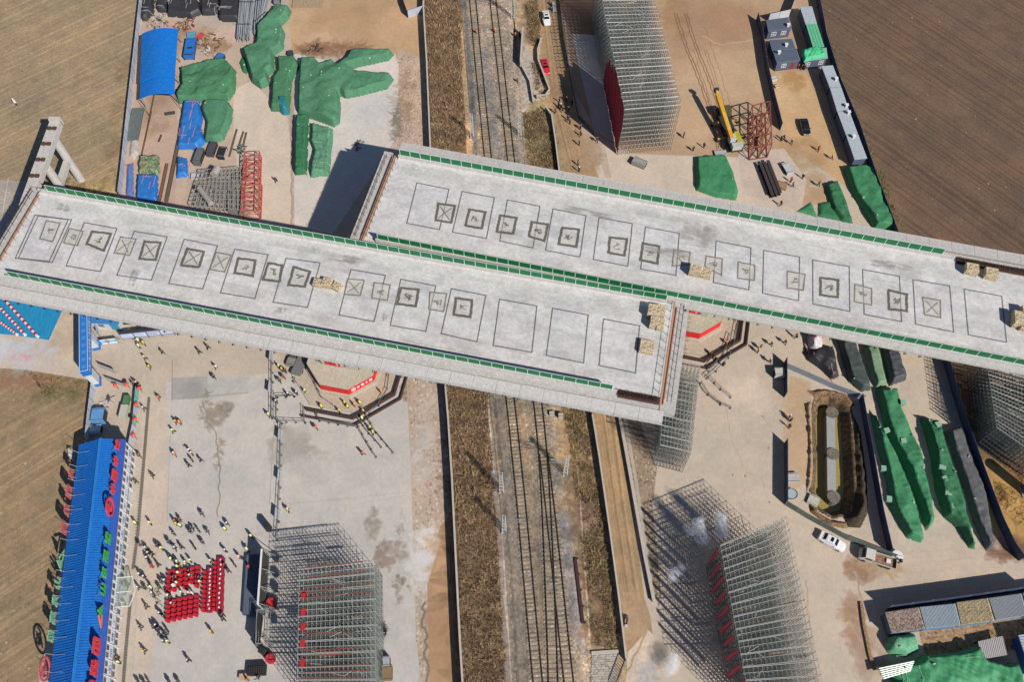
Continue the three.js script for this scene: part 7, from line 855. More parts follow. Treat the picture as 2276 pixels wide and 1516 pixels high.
// ---------- vehicles ----------
function loft(secs, m, name, t) { const b = new MB(); for (let i = 0; i + 1 < secs.length; i++) { const A = secs[i], B = secs[i + 1], n = A.length; for (let k = 0; k < n; k++) b.quad(A[k], A[(k + 1) % n], B[(k + 1) % n], B[k]); } for (const [S, f] of [[secs[0], 1], [secs[secs.length - 1], -1]]) for (let k = 1; k + 1 < S.length; k++) f > 0 ? b.tri(S[0], S[k + 1], S[k]) : b.tri(S[0], S[k], S[k + 1]); return b.build(name, m, t); }
function car(label, pos, turn, paint, cat = 'car') { // front toward +x
  const t = thing('parked_car', label, cat, pos, turn), sec = (x, w, y0, y1, wt) => [V(x, y0, -w), V(x, y0, w), V(x, (y0 + y1) / 2, w * 1.02), V(x, y1, wt ?? w * 0.92), V(x, y1, -(wt ?? w * 0.92)), V(x, (y0 + y1) / 2, -w * 1.02)];
  const body = new THREE.MeshPhysicalMaterial({ color: new THREE.Color(...alb(...paint)), roughness: 0.3, clearcoat: 0.8, clearcoatRoughness: 0.08, side: THREE.DoubleSide });
  loft([sec(-2.35, 0.68, 0.45, 0.8), sec(-2.2, 0.84, 0.28, 0.98), sec(-1.6, 0.9, 0.25, 1.02), sec(0, 0.92, 0.25, 1.0), sec(1.1, 0.9, 0.25, 0.96), sec(1.9, 0.86, 0.27, 0.84), sec(2.25, 0.74, 0.35, 0.72), sec(2.36, 0.55, 0.42, 0.62)], body, 'body', t);
  loft([sec(-1.75, 0.72, 0.98, 1.02), sec(-1.1, 0.74, 0.99, 1.4, 0.58), sec(-0.9, 0.74, 0.99, 1.44, 0.6), sec(0.1, 0.74, 0.98, 1.46, 0.6), sec(0.35, 0.74, 0.98, 1.42, 0.58), sec(1.15, 0.74, 0.94, 0.98)], body, 'cabin', t);
  const g = mat(24, 28, 34, 0.08, { tex: null }), G2 = (n, ...p) => new MB().quad(...p.map((q) => V(...q))).build(n, g, t);
  G2('windscreen', [1.1, 0.99, -0.68], [1.1, 0.99, 0.68], [0.42, 1.43, 0.56], [0.42, 1.43, -0.56]); G2('rear_window', [-1.7, 1.04, 0.66], [-1.7, 1.04, -0.66], [-1.16, 1.41, -0.55], [-1.16, 1.41, 0.55]); for (const s of [-1, 1]) G2('side_window', [-1.1, 1.04, s * 0.76], [0.9, 1.02, s * 0.76], [0.2, 1.41, s * 0.63], [-0.9, 1.41, s * 0.63]); new MB().box(-0.2, 1.462, 0, 0.5, 0.01, 0.8).build('sunroof', g, t);
  for (const x of [-1.4, 1.4]) for (const s of [-1, 1]) { const w = new MB().tube(V(x, 0.33, s * 0.7), V(x, 0.33, s * 0.92), 0.33, 0.33, 14).build('wheel', M.black, t); new MB().tube(V(x, 0.33, s * 0.93), V(x, 0.33, s * 0.935), 0.2, 0.2, 10).build('rim', M.steel, w); }
  for (const s of [-1, 1]) { new MB().box(2.22, 0.62, s * 0.55, 0.14, 0.14, 0.34).build('headlight', mat(230, 232, 234, 0.2, { tex: null }), t); new MB().box(-2.28, 0.74, s * 0.55, 0.08, 0.16, 0.34).build('tail_light', mat(170, 30, 34, 0.3, { tex: null }), t); new MB().box(0.75, 0.95, s * 0.98, 0.14, 0.14, 0.18).build('mirror', body, t); }
  return t;
}
const dirTurn = (a, b) => { const p = G(...a), q = G(...b); return -Math.atan2(q.z - p.z, q.x - p.x); };
car('white car parked by the green grey fence at the lower right', G(1846, 1206), dirTurn([1822, 1190], [1872, 1218]), [240, 240, 242]); car('white car on the dirt road at the top of the picture', G(1214, 45), dirTurn([1211, 26], [1217, 62]) , [238, 238, 236]); car('red car beside the curved retaining wall', G(1211, 153), dirTurn([1206, 134], [1216, 170]), [206, 24, 50]); car('black car alone on the dirt among the upper right cabins', G(1787, 287), dirTurn([1782, 262], [1794, 310]), [26, 28, 34]);
{ const t = thing('pickup_truck', 'white cab truck with rusty flat bed beside the green grey fence', 'truck', G(1942, 1244), dirTurn([1980, 1255], [1906, 1232])), w = mat(226, 222, 210, 0.5, { m: 3 }), sec = (x, wd, y0, y1) => [V(x, y0, -wd), V(x, y0, wd), V(x, y1, wd * 0.92), V(x, y1, -wd * 0.92)];
  loft([sec(0.5, 0.95, 0.5, 2.1), sec(2, 0.95, 0.5, 2.14), sec(2.5, 0.93, 0.5, 1.5), sec(2.8, 0.85, 0.5, 1.2)], w, 'cab', t); new MB().quad(V(2.06, 2.06, -0.8), V(2.06, 2.06, 0.8), V(2.52, 1.52, 0.84), V(2.52, 1.52, -0.84)).build('windscreen', glassM, t); for (const s of [-1, 1]) new MB().quad(V(0.8, 1.45, s * 0.97), V(1.9, 1.45, s * 0.97), V(1.8, 2, s * 0.93), V(0.8, 2, s * 0.93)).build('side_window', glassM, t); new MB().box(-1.4, 0.75, 0, 3.6, 0.12, 1.9).build('bed', mat(150, 118, 98, 0.9, { tex: dirty, m: 2 }), t); for (const s of [-1, 1]) new MB().box(-1.4, 0.87, s * 0.93, 3.6, 0.4, 0.06).build('side_board', w, t); new MB().box(-3.2, 0.87, 0, 0.06, 0.4, 1.9).build('tail_board', M.dark, t); new MB().box(-0.4, 0.5, 0, 5.6, 0.2, 0.8).build('chassis', M.black, t); for (const x of [-2.2, -1.3, 1.9]) for (const s of [-1, 1]) new MB().tube(V(x, 0.4, s * 0.72), V(x, 0.4, s * 0.98), 0.4, 0.4, 12).build('wheel', M.black, t); new MB().box(-2, 0.87, 0.1, 0.7, 0.3, 0.7).build('load', whiteM, t); }
{ const t = thing('truck_crane', 'yellow truck crane with its boom laid forward beside the rusty steel frame', 'crane', G(1617, 296), dirTurn([1634, 338], [1600, 250])), y = mat(226, 172, 56, 0.5, { m: 3 }), k = mat(56, 58, 56, 0.7, { m: 2 });
  new MB().box(0, 0.8, 0, 12.4, 0.6, 2.5).build('chassis', k, t); new MB().box(4.6, 1.4, 0.3, 1.9, 1.5, 2.3).build('cab', mat(96, 92, 60, 0.6), t); new MB().box(-3.6, 1.4, -0.6, 1.6, 1.6, 1.3).build('operator_cab', mat(214, 216, 220, 0.5), t); new MB().box(-3.4, 1.4, 0.7, 2.6, 1.3, 1.1).build('turntable', mat(200, 190, 60, 0.6), t); new MB().box(-5.6, 1.4, 0, 1.3, 1.1, 2.4).build('counterweight', mat(206, 204, 200, 0.7), t); const b = new MB(); b.bar(V(-4, 2.7, -0.9), V(7.4, 4.6, -1.2), 0.85, 0.8); b.build('boom', y, t); new MB().bar(V(-2, 3.2, -0.9), V(8.4, 4.9, -1.2), 0.5, 0.5).build('inner_boom', mat(236, 190, 90, 0.5), t); new MB().bar(V(-1.4, 1.8, -0.7), V(2.4, 3.4, -0.9), 0.3).build('lift_ram', M.steel, t); new MB().box(8.4, 4.4, -1.2, 0.7, 1, 0.9).build('boom_head', k, t);
  for (const x of [-4.8, -3.4, -0.4, 1, 4.6]) for (const s of [-1, 1]) new MB().tube(V(x, 0.55, s * 0.95), V(x, 0.55, s * 1.3), 0.55, 0.55, 14).build('wheel', M.black, t); for (const x of [-2, 2.6]) for (const s of [-1, 1]) { new MB().box(x, 0.7, s * 2.1, 0.35, 0.3, 2).build('outrigger', mat(214, 180, 90, 0.6), t); new MB().box(x, 0, s * 3, 0.5, 0.72, 0.5).build('jack', k, t); } const d = new MB(); for (let i = 0; i < 14; i++) d.box(rr(-2, 3.4), 1.4, rr(-0.3, 1), rr(0.2, 0.8), rr(0.1, 0.5), rr(0.2, 0.6)); stuff(d.build('deck_gear', M.dark, t)); }
{ const t = thing('steel_frame_stack', 'rusty red open steel frame lying beside the truck crane', 'steel frame'), q = [[1662, 265], [1700, 255], [1704, 350], [1664, 356]].map((c) => G(...c)), at = (u, v, y) => { const a = q[0].clone().lerp(q[1], u), b = q[3].clone().lerp(q[2], u), p = a.lerp(b, v); p.y = y; return p; }, b = new MB(), r = new MB(), H = 4.2; for (let i = 0; i <= 2; i++) for (let k = 0; k <= 4; k++) { b.bar(at(i / 2, k / 4, 0), at(i / 2, k / 4, H), 0.16); } for (const y of [0.1, H]) { for (let i = 0; i <= 2; i++) b.bar(at(i / 2, 0, y), at(i / 2, 1, y), 0.18); for (let k = 0; k <= 4; k++) b.bar(at(0, k / 4, y), at(1, k / 4, y), 0.18); } for (let k = 0; k < 4; k++) for (let i = 0; i <= 2; i++) { r.bar(at(i / 2, k / 4, k % 2 ? H : 0.1), at(i / 2, (k + 1) / 4, k % 2 ? 0.1 : H), 0.1); if (i < 2) { r.bar(at(i / 2, k / 4, H), at((i + 1) / 2, (k + 1) / 4, H), 0.1); r.bar(at((i + 1) / 2, k / 4, 0.2), at(i / 2, (k + 1) / 4, 0.2), 0.1); } } b.build('chord', redDark, t); stuff(r.build('brace', redDark, t)); new MB().hex([at(0.45, 0.75, 0.3), at(0.75, 0.75, 0.3), at(0.8, 0.55, 0.3), at(0.5, 0.55, 0.3), at(0.45, 0.75, 0.9), at(0.75, 0.75, 0.9), at(0.8, 0.55, 0.9), at(0.5, 0.55, 0.9)]).build('timber_load', mat(196, 156, 96, 0.9, { m: 1 }), t); }
// ---------- nets, beams and stores on the right ----------
const gD = netM[3], gL = netM[4];
net('green_net', 'green net sheet over goods just above the upper deck, left of the steel beams', 'debris net', [[1542, 352], [1582, 348], [1612, 346], [1628, 380], [1640, 425], [1636, 447], [1590, 440], [1545, 424]], 1.1, gL, { lump: 0.4, fold: 0.12, ls: 0.3, stones: 1 });
net('green_net', 'wide green net at the foot of the pale cabin row', 'debris net', [[1872, 376], [1916, 372], [1942, 380], [1958, 430], [1988, 516], [1940, 512], [1916, 470], [1890, 430]], 1.8, gL, { lump: 0.3, fold: 0.2, ls: 0.3, stones: 3 });
net('green_net', 'green net over long bars pointing at the upper deck', 'debris net', [[1830, 414], [1860, 402], [1880, 450], [1896, 500], [1870, 494], [1846, 470]], 1.1, gD, { fold: 0.32, dir: 1.15, lump: 0.1, stones: 0, cords: 3, cordM: netM[2] });
net('green_net', 'flat green net patch at the upper deck edge, left of the covered bars', 'debris net', [[1816, 452], [1844, 446], [1868, 492], [1816, 482]], 0.5, gD, { fold: 0.06, stones: 0 }); net('green_net', 'small pale green net corner at the upper deck edge', 'debris net', [[1768, 470], [1802, 448], [1816, 484]], 0.4, gL, { fold: 0.06, stones: 0 });
[[1700, 404, 0, 'western'], [1709, 402, 1, 'middle'], [1717, 399, 2, 'eastern']].forEach(([x, y, i, s]) => { const t = thing('steel_girder', `dark steel girder near the timber pallet, ${s} of three`, 'girder', G(x, y), dirTurn([1690, 368], [1716, 436]) + Math.PI / 2, 'dark steel girders above the upper deck'), b = new MB(); b.box(0, 0.1, 0, 0.7, 0.1, 9).box(0, 1, 0, 0.7, 0.1, 9).box(0, 0.2, 0, 0.12, 0.8, 9); b.build('web', mat(70, 60, 58, 0.7, { m: 3 }), t); const k = new MB(); for (const z of [-3, 3]) k.box(0, 0, z, 1.1, 0.1, 0.25); k.build('bearer', M.dark, t); });
crate('timber_pallet', 'tan timber pallet with boards beside the steel girders', 'pallet', [1736, 414], 2.2, 0.4, 2, -0.4, mat(190, 150, 104, 0.9, { tex: streak, m: 1 })); crate('panel_stack', 'white panels on a trolley above the timber pallet', 'panels', [1748, 378], 1.6, 0.8, 3, 0.3, mat(206, 208, 208, 0.7)); crate('pump', 'small pump set on the pale ground below the top right scaffold', 'pump', [1420, 366], 3, 1.1, 1.8, -0.5, mat(170, 170, 164, 0.7)); crate('grey_table', 'small grey slab north of the green net sheet', 'slab', [1600, 342], 2.6, 0.5, 1.3, 0.08, mat(190, 196, 198, 0.6));
crate('water_tank_stand', 'white tank on dark legs beside the northern dark fence', 'tank', [1728, 834], 1.8, 1.6, 1.6, 0, mat(214, 212, 204, 0.7)); crate('wash_basin', 'white tub in the cabin yard beside the fence', 'tub', [1716, 178], 1.6, 0.8, 1.2, 0.3, mat(214, 220, 222, 0.5)); crate('yellow_tub', 'cream round-edged tub south of the white tub', 'tub', [1725, 193], 0.9, 0.4, 0.9, 0.3, mat(232, 204, 150, 0.6));
net('flag_bundles', 'pile of white and red flags beside the black covered stacks', 'flags', [[1792, 744], [1812, 736], [1826, 748], [1828, 776], [1812, 786], [1796, 776]], 1.5, mat(226, 222, 224, 0.8, { m: 1 }), { lump: 0.5, fold: 0.3, ls: 0.8, stones: 0, cords: 12, cordM: mat(214, 40, 74, 0.8, { tex: null }) });
net('black_tarpaulin', 'ragged black tarpaulin heap south of the red and white flags', 'tarpaulin', [[1780, 742], [1796, 786], [1830, 770], [1852, 770], [1864, 838], [1846, 846], [1820, 820], [1790, 800]], 1.3, tarpBlack, { lump: 0.4, fold: 0.25, stones: 3, cords: 4 });
net('black_tarpaulin', 'long dark covered stack running under the upper deck, western one', 'tarpaulin', [[1856, 750], [1892, 748], [1934, 868], [1912, 872], [1884, 850]], 1.7, mat(76, 88, 86, 0.7, { m: 3 }), { side: 0.5, dir: 1.2, fold: 0.2, lump: 0.12, stones: 1 });
net('green_tarpaulin', 'pale green covered stack between two dark stacks below the upper deck', 'tarpaulin', [[1916, 776], [1944, 760], [1970, 858], [1944, 866], [1930, 830]], 1.5, mat(134, 166, 132, 0.8, { m: 3 }), { side: 0.5, dir: 1.2, fold: 0.18, lump: 0.15, stones: 2 });
net('black_tarpaulin', 'dark covered stack with frayed end below the upper deck, eastern one', 'tarpaulin', [[1952, 758], [1986, 768], [2012, 846], [1974, 860]], 1.8, mat(84, 86, 94, 0.6, { m: 3 }), { side: 0.4, dir: 1.2, fold: 0.24, lump: 0.1, stones: 0 });
const boxM = mat(150, 196, 166, 0.8, { m: 1 });
net('green_net', 'long green net row beside the dark blue fence, westernmost of three', 'debris net', [[1930, 908], [1946, 930], [1960, 960], [1988, 1010], [2010, 1060], [2036, 1130], [2052, 1196], [2046, 1208], [2012, 1196], [1976, 1130], [1964, 1060], [1944, 980]], 1.7, gL, { lump: 0.3, fold: 0.24, dir: 1.2, ls: 0.35, stones: 3 });
net('green_net', 'long green net row in the middle of the three below the deck', 'debris net', [[1944, 868], [1992, 866], [2000, 910], [2040, 1000], [2064, 1100], [2074, 1160], [2056, 1184], [2040, 1130], [2010, 1050], [1966, 960]], 1.9, gL, { lump: 0.3, fold: 0.22, dir: 1.15, ls: 0.35, stones: 3 });
net('green_net', 'shorter green net row, easternmost of the three below the deck', 'debris net', [[2042, 930], [2082, 938], [2104, 1010], [2130, 1090], [2144, 1150], [2166, 1222], [2150, 1218], [2130, 1180], [2094, 1150], [2076, 1090], [2064, 1010]], 2, gD, { blocks: true, lump: 0.25, fold: 0.24, dir: 1.2, stones: 4 });
{ reseed(88); const spots = [[1968, 958], [1961, 1042], [1974, 1110], [2004, 896], [2006, 980], [2092, 1040], [2096, 1066], [2104, 1098], [2082, 945], [2118, 1126]]; spots.forEach(([x, y], i) => { const t = thing('covered_box', `pale green square box on the green net rows, ${ord[i]} counted from the upper left`, 'box', G(x, y, 1.7), rr(-0.4, 0.4)); new MB().box(0, 0, 0, rr(0.8, 1.1), rr(0.4, 0.7), rr(0.7, 1)).build('lid', boxM, t); new MB().box(0, -0.5, 0, 0.7, 0.5, 0.7).build('side', netM[2], t); }); }
net('black_tarpaulin', 'long black tarpaulin stack along the tall lower right fence', 'tarpaulin', [[2096, 960], [2130, 950], [2150, 1010], [2186, 1100], [2206, 1218], [2190, 1226], [2160, 1160], [2136, 1080], [2112, 1010]], 1.7, tarpGrey, { side: 0.5, dir: 1.15, fold: 0.2, lump: 0.15, stones: 2 });
net('green_net', 'pale green netting below the western container', 'debris net', [[1974, 1412], [2030, 1408], [2040, 1446], [2010, 1462], [1970, 1452], [1962, 1434]], 1.7, mat(112, 186, 142, 0.75, { m: 4 }), { lump: 0.4, fold: 0.25, ls: 0.35, stones: 1 });
net('green_net', 'large crumpled green net filling the lower right corner', 'debris net', [[1946, 1486], [2030, 1470], [2044, 1456], [2120, 1450], [2166, 1434], [2180, 1466], [2222, 1478], [2250, 1470], [2262, 1500], [2268, 1570], [1960, 1570], [1990, 1520]], 2.2, mat(74, 166, 112, 0.7, { m: 4 }), { lump: 0.42, fold: 0.34, ls: 0.22, dir: 0.5, stones: 3, cords: 14, cordM: mat(150, 206, 170, 0.7, { tex: null }) });
for (let i = 0; i < 6; i++) { const t = thing('clear_tube', `pale plastic tube on the corner net, ${ord[i]} from the top`, 'tube', V(0, 0, 0), 0, 'pale tubes on the corner net'), a = G(1952 + i * 2, 1486 + i * 4.4, 1.6 + i * 0.06), b = G(2030 - i * 1.5, 1470 + i * 4, 1.8 + i * 0.06); new MB().tube(a, b, 0.12, 0.12, 8).build('tube', mat(206, 232, 214, 0.3, { tex: null }), t); }
{ const t = thing('grey_sheet_roof', 'pale ribbed sheets leaning between the corner net and the blue cabin', 'sheets', V(0, 0, 0)), q = [[2172, 1426], [2226, 1414], [2236, 1456], [2180, 1466]].map((c) => G(c[0], c[1], 1.4)); new MB().hex([q[3], q[2], q[1], q[0], ...[q[3], q[2], q[1], q[0]].map((p) => p.clone().setY(1.5))]).build('sheet', mat(206, 200, 200, 0.6, { m: 3 }), t); const r = new MB(); for (let i = 0; i <= 14; i++) r.bar(q[0].clone().lerp(q[1], i / 14).setY(1.53), q[3].clone().lerp(q[2], i / 14).setY(1.53), 0.06); stuff(r.build('rib', mat(180, 176, 178, 0.6), t)); const k = new MB(); for (const p of q) k.bar(p.clone().setY(0), p.clone().setY(1.4), 0.1); k.build('leg', M.dark, t); }
fence('site_fence', 'low wall of blocks west of the lower right containers', [[1912, 1340], [1918, 1390], [1932, 1460], [1944, 1490]], 0.4, { m: [mat(160, 132, 106, 0.95, { tex: dirty, m: 2 })], step: 1, th: 0.5 });
fence('site_fence', 'tall dark hoarding casting a long shadow behind the lower right containers', [[1966, 1356], [2100, 1338], [2280, 1312]], 3.4, { m: hoardB, post: 0.1, step: 3 });
// ---------- muddy pit with its concrete cap, spoil bank ----------
const PIT = [[1812, 884], [1840, 880], [1872, 890], [1890, 915], [1896, 1000], [1900, 1090], [1888, 1140], [1850, 1150], [1812, 1128], [1800, 1080], [1806, 1000], [1802, 930]];
{
  const P = px(...PIT), cm = new THREE.MeshStandardMaterial({ map: tx(dirty, 5), roughness: 0.95, side: THREE.DoubleSide, bumpMap: tx(bumpN, 2), bumpScale: 0.08, vertexColors: true });
  const x0 = Math.min(...P.map((p) => p.x)) - 0.4, x1 = Math.max(...P.map((p) => p.x)) + 0.4, z0 = Math.min(...P.map((p) => p.z)) - 0.4, z1 = Math.max(...P.map((p) => p.z)) + 0.4, cell = 0.3, nx = Math.ceil((x1 - x0) / cell), nz = Math.ceil((z1 - z0) / cell), pos = [], uv = [], col = [], idx = [];
  for (let i = 0; i <= nx; i++) for (let k = 0; k <= nz; k++) { const x = x0 + i * cell, z = z0 + k * cell, ins = inPoly(x, z, P), [d] = nearEdge(x, z, P); const y = ins ? 0.03 - 2.3 * sm(d / 1.7) + 0.3 * (fbm(x * 0.9, z * 0.9, 3) - 0.5) : 0.03 + 0.1 * fbm(x, z, 2) * sm(1 - d / 0.5); pos.push(x, y, z); uv.push(x, z); const wet = ins ? fbm(x * 0.4 + 9, z * 0.4, 3) : 0.3, c = alb(lerp(150, 96, wet), lerp(126, 82, wet), lerp(92, 62, wet)); col.push(c[0] * 1.4, c[1] * 1.4, c[2] * 1.4); }
  for (let i = 0; i < nx; i++) for (let k = 0; k < nz; k++) { const a = i * (nz + 1) + k, b = a + nz + 1; const cx = x0 + (i + 0.5) * cell, cz = z0 + (k + 0.5) * cell; if (!inPoly(cx, cz, P) && nearEdge(cx, cz, P)[0] > 0.35) continue; idx.push(a, a + 1, b + 1, a, b + 1, b); }
  const g = new THREE.BufferGeometry(); g.setAttribute('position', new THREE.Float32BufferAttribute(pos, 3)); g.setAttribute('uv', new THREE.Float32BufferAttribute(uv, 2)); g.setAttribute('color', new THREE.Float32BufferAttribute(col, 3)); g.setIndex(idx); g.computeVertexNormals(); struct(put('excavated_pit', g, cm), 'muddy excavated pit behind the fences');
  const w = new MB(); w.prism(px(...PIT), -1.98, -1.97); struct(w.build('water', new THREE.MeshStandardMaterial({ color: new THREE.Color(...alb(160, 146, 86)), roughness: 0.15, side: THREE.DoubleSide })), 'muddy yellow water in the pit');
  const t = thing('pile_cap', 'long grey concrete pile cap with round ends in the muddy pit', 'concrete cap'), A = G(1845, 920, -0.6), B = G(1848, 1108, -0.6), d = B.clone().sub(A); const cg = mat(176, 178, 176, 0.9, { m: 3 }), cd = mat(120, 116, 110, 0.95, { tex: dirty, m: 2 });
  new MB().bar(A.clone().setY(-1.4), B.clone().setY(-1.4), 1.5, 1.7).build('beam', cg, t); for (const u of [0, 0.5, 1]) { const p = A.clone().lerp(B, u); new MB().tube(V(p.x + 0.3, -2.2, p.z - 0.2), V(p.x + 0.3, -0.35, p.z - 0.2), 1.15, 1.15, 18).build('pile', cd, t); }
  const sb = px([1896, 920], [1912, 960], [1926, 1060], [1928, 1140], [1912, 1174], [1884, 1172], [1872, 1150], [1892, 1136], [1902, 1080], [1898, 1000]); struct(put('spoil_bank', drape(sb, 1.5, { side: 1.6, lump: 0.5, fold: 0.3, ls: 0.8, cell: 0.25 }), mat(78, 66, 52, 0.95, { tex: dirty, m: 2, bump: 0.06, bm: 1 })), 'dark bank of wet spoil along the east side of the pit');
  struct(put('spoil_bank', drape(px([1790, 868], [1840, 866], [1880, 876], [1900, 900], [1888, 908], [1870, 888], [1838, 878], [1810, 884]), 1, { side: 1, lump: 0.5, fold: 0.25, ls: 0.8, cell: 0.25 }), mat(150, 120, 90, 0.95, { tex: dirty, m: 2, bump: 0.05, bm: 1 })), 'brown spoil bank north of the pit');
  struct(put('spoil_bank', drape(px([1790, 1100], [1806, 1120], [1820, 1140], [1850, 1158], [1880, 1160], [1884, 1176], [1840, 1170], [1800, 1140]), 0.8, { side: 0.8, lump: 0.5, fold: 0.25, ls: 0.8, cell: 0.25 }), mat(146, 120, 90, 0.95, { tex: dirty, m: 2, bump: 0.05, bm: 1 })), 'brown spoil bank south of the pit');
  struct(put('spoil_bank', drape(px([1788, 900], [1802, 890], [1804, 960], [1806, 1040], [1802, 1080], [1790, 1100], [1794, 1040], [1796, 980]), 0.6, { side: 0.6, lump: 0.6, fold: 0.3, ls: 1, cell: 0.22 }), mat(190, 164, 136, 0.95, { tex: dirty, m: 1.6, bump: 0.05, bm: 1 })), 'pale crumbly bank west of the pit');
}
{ const t = thing('mixing_tub', 'round grey tub west of the pit', 'tub', G(1757, 1100)); new MB().tube(V(0, 0, 0), V(0, 0.7, 0), 0.9, 1, 18, false).build('tub', mat(150, 158, 160, 0.6), t); new MB().tube(V(0, 0.5, 0), V(0, 0.55, 0), 0.9, 0.9, 18).build('water', mat(170, 186, 196, 0.15, { tex: null }), t); crate('grey_slab_stack', 'pale grey slab stack north of the round tub', 'slabs', [1759, 1064], 2.2, 0.7, 1.7, 0.05, mat(196, 196, 192, 0.8)); crate('white_sheet_stack', 'white basin at the south-west corner of the pit', 'basin', [1806, 1114], 1.9, 0.5, 1.8, -0.5, mat(206, 204, 190, 0.7)); }
{ const t = thing('cement_tub', 'white tub on a hook frame beside the truck', 'tub', G(1990, 1238)); new MB().tube(V(0, 0, 0), V(0, 0.8, 0), 0.8, 0.95, 16).build('tub', whiteM, t); new MB().bar(V(-0.8, 0.8, 0), V(0.8, 0.8, 0), 0.08).bar(V(0.8, 0.8, 0), V(1, 0, -0.7), 0.08).build('frame', M.steel, t); }
// earthworks and piers by the right edge
struct(put('earth_mound', drape(px([2196, 990], [2300, 940], [2340, 1120], [2290, 1090], [2230, 1040]), 1.4, { side: 2, lump: 0.4, fold: 0.2, ls: 0.4 }), mat(150, 112, 76, 0.95, { tex: dirty, m: 4, bump: 0.05, bm: 2 })), 'brown earth mound beside the right edge piers'); struct(put('earth_mound', drape(px([2206, 1064], [2260, 1090], [2330, 1140], [2330, 1190], [2270, 1170], [2212, 1120]), 1, { side: 2, lump: 0.4, fold: 0.2, ls: 0.4 }), mat(190, 152, 90, 0.95, { tex: dirty, m: 4, bump: 0.05, bm: 2 })), 'yellow earth mound beside the right edge piers');
[[2280, 1012, 'northern'], [2286, 1100, 'southern']].forEach(([x, y, s]) => { const t = thing('concrete_column', `round concrete column at the right edge, ${s} of two`, 'column', G(x, y), 0, 'round columns at the right edge'); new MB().tube(V(0, 0, 0), V(0, 6.5, 0), 1, 1, 20).build('shaft', M.concD, t); new MB().box(0, 0, 0, 3, 0.5, 3).build('footing', M.concD, t); });
// ---------- white firework smoke ----------
{ const sm1 = new THREE.MeshStandardMaterial({ color: new THREE.Color(0.8, 0.85, 0.9), roughness: 1, transparent: true, opacity: 0.07, depthWrite: false, side: THREE.FrontSide }); const puff = (label, list) => { const t = thing('smoke_puff', label, 'smoke', V(0, 0, 0)); reseed(list[0][0]); for (const [x, y, h, r0] of list) for (let q = 0; q < 5; q++) { const r = r0 * rr(0.45, 1), c = G(x, y, h).add(V(rr(-0.5, 0.5), rr(-0.4, 0.4), rr(-0.5, 0.5))), g = new THREE.IcosahedronGeometry(r, 2), p = g.attributes.position; for (let i = 0; i < p.count; i++) { const k = 0.75 + 0.5 * fbm(p.getX(i) * 1.3 + x, p.getY(i) * 1.3 + p.getZ(i) + y, 2); p.setXYZ(i, p.getX(i) * k, p.getY(i) * k, p.getZ(i) * k); } g.computeVertexNormals(); const m = put('puff', g, sm1, t); m.position.copy(c); m.castShadow = false; } };
  const col = (x, y, dx, n, r) => Array.from({ length: n }, (_, i) => [x + dx * i / n + (i % 3 - 1) * 2.5, y + 16 - 42 * i / n, 3 + i * 0.3, r * (0.7 + 0.5 * ((i * 7) % 5) / 5)]); puff('white smoke puff above the lower right scaffold shadow, western one', [...col(1557, 1185, -4, 14, 1), [1540, 1180, 4, 1.1], [1532, 1178, 4, 0.9]]); puff('white smoke puff at the north end of the lower right scaffold', col(1604, 1172, -2, 16, 0.95)); puff('faint smoke drifting over the shadow of the lower right scaffold', [[1500, 1272, 3, 1.3], [1508, 1264, 3, 1], [1494, 1280, 3, 0.9]]); puff('faint smoke at the foot of the lower right scaffold shadow', [[1494, 1478, 2, 1.4], [1498, 1466, 2, 1.2], [1490, 1492, 2, 1.1]]); }
// stone pitching slope and kerb at the bottom of the right verge
{ const t = thing('stone_slope', 'pale stone pitching patch at the bottom end of the right verge', 'stone paving', V(0, 0, 0)), q = [[1314, 1452], [1374, 1448], [1366, 1560], [1312, 1560]].map((c) => G(...c)); reseed(202); const ms = [mat(196, 186, 172, 0.95), mat(176, 166, 152, 0.95), mat(208, 200, 188, 0.95)], gs = [0, 1, 2].map(() => { const n = 6, r = Array.from({ length: n }, (_, i) => { const a = i / n * 6.283 + rr(-0.3, 0.3), l = rr(0.17, 0.24); return V(Math.cos(a) * l, 0, Math.sin(a) * l); }); return new MB().prism(r, 0, 0.1).geo(); }); for (let i = 0; i < 14; i++) for (let k = 0; k < 20; k++) { const p = q[0].clone().lerp(q[1], (i + 0.5 + (k % 2) * 0.4) / 14.4).lerp(q[3].clone().lerp(q[2], (i + 0.5 + (k % 2) * 0.4) / 14.4), (k + 0.5) / 20); const m = put('stone', pick(gs), pick(ms), t); m.position.set(p.x, 0.015 + rr(0, 0.02), p.z); m.rotation.y = rnd() * 6.28; } new MB().bar(q[0].clone().setY(0.15), q[1].clone().setY(0.15), 0.5, 0.3).build('kerb', copC, t); }
{ const t = thing('iron_gate', 'slatted gate leaning at the end of the low road wall near the bottom edge', 'gate', V(0, 0, 0)), a = G(1390, 1470), b = G(1368, 1530), s = new MB(); for (let i = 0; i < 12; i++) { const p = a.clone().lerp(b, i / 11); s.bar(p.clone().setY(0.1), p.clone().setY(1.6), 0.08); } stuff(s.build('slat', M.steel, t)); const f = new MB(); for (const y of [0.2, 1.5]) f.bar(a.clone().setY(y), b.clone().setY(y), 0.1); f.build('frame', M.steel, t); }
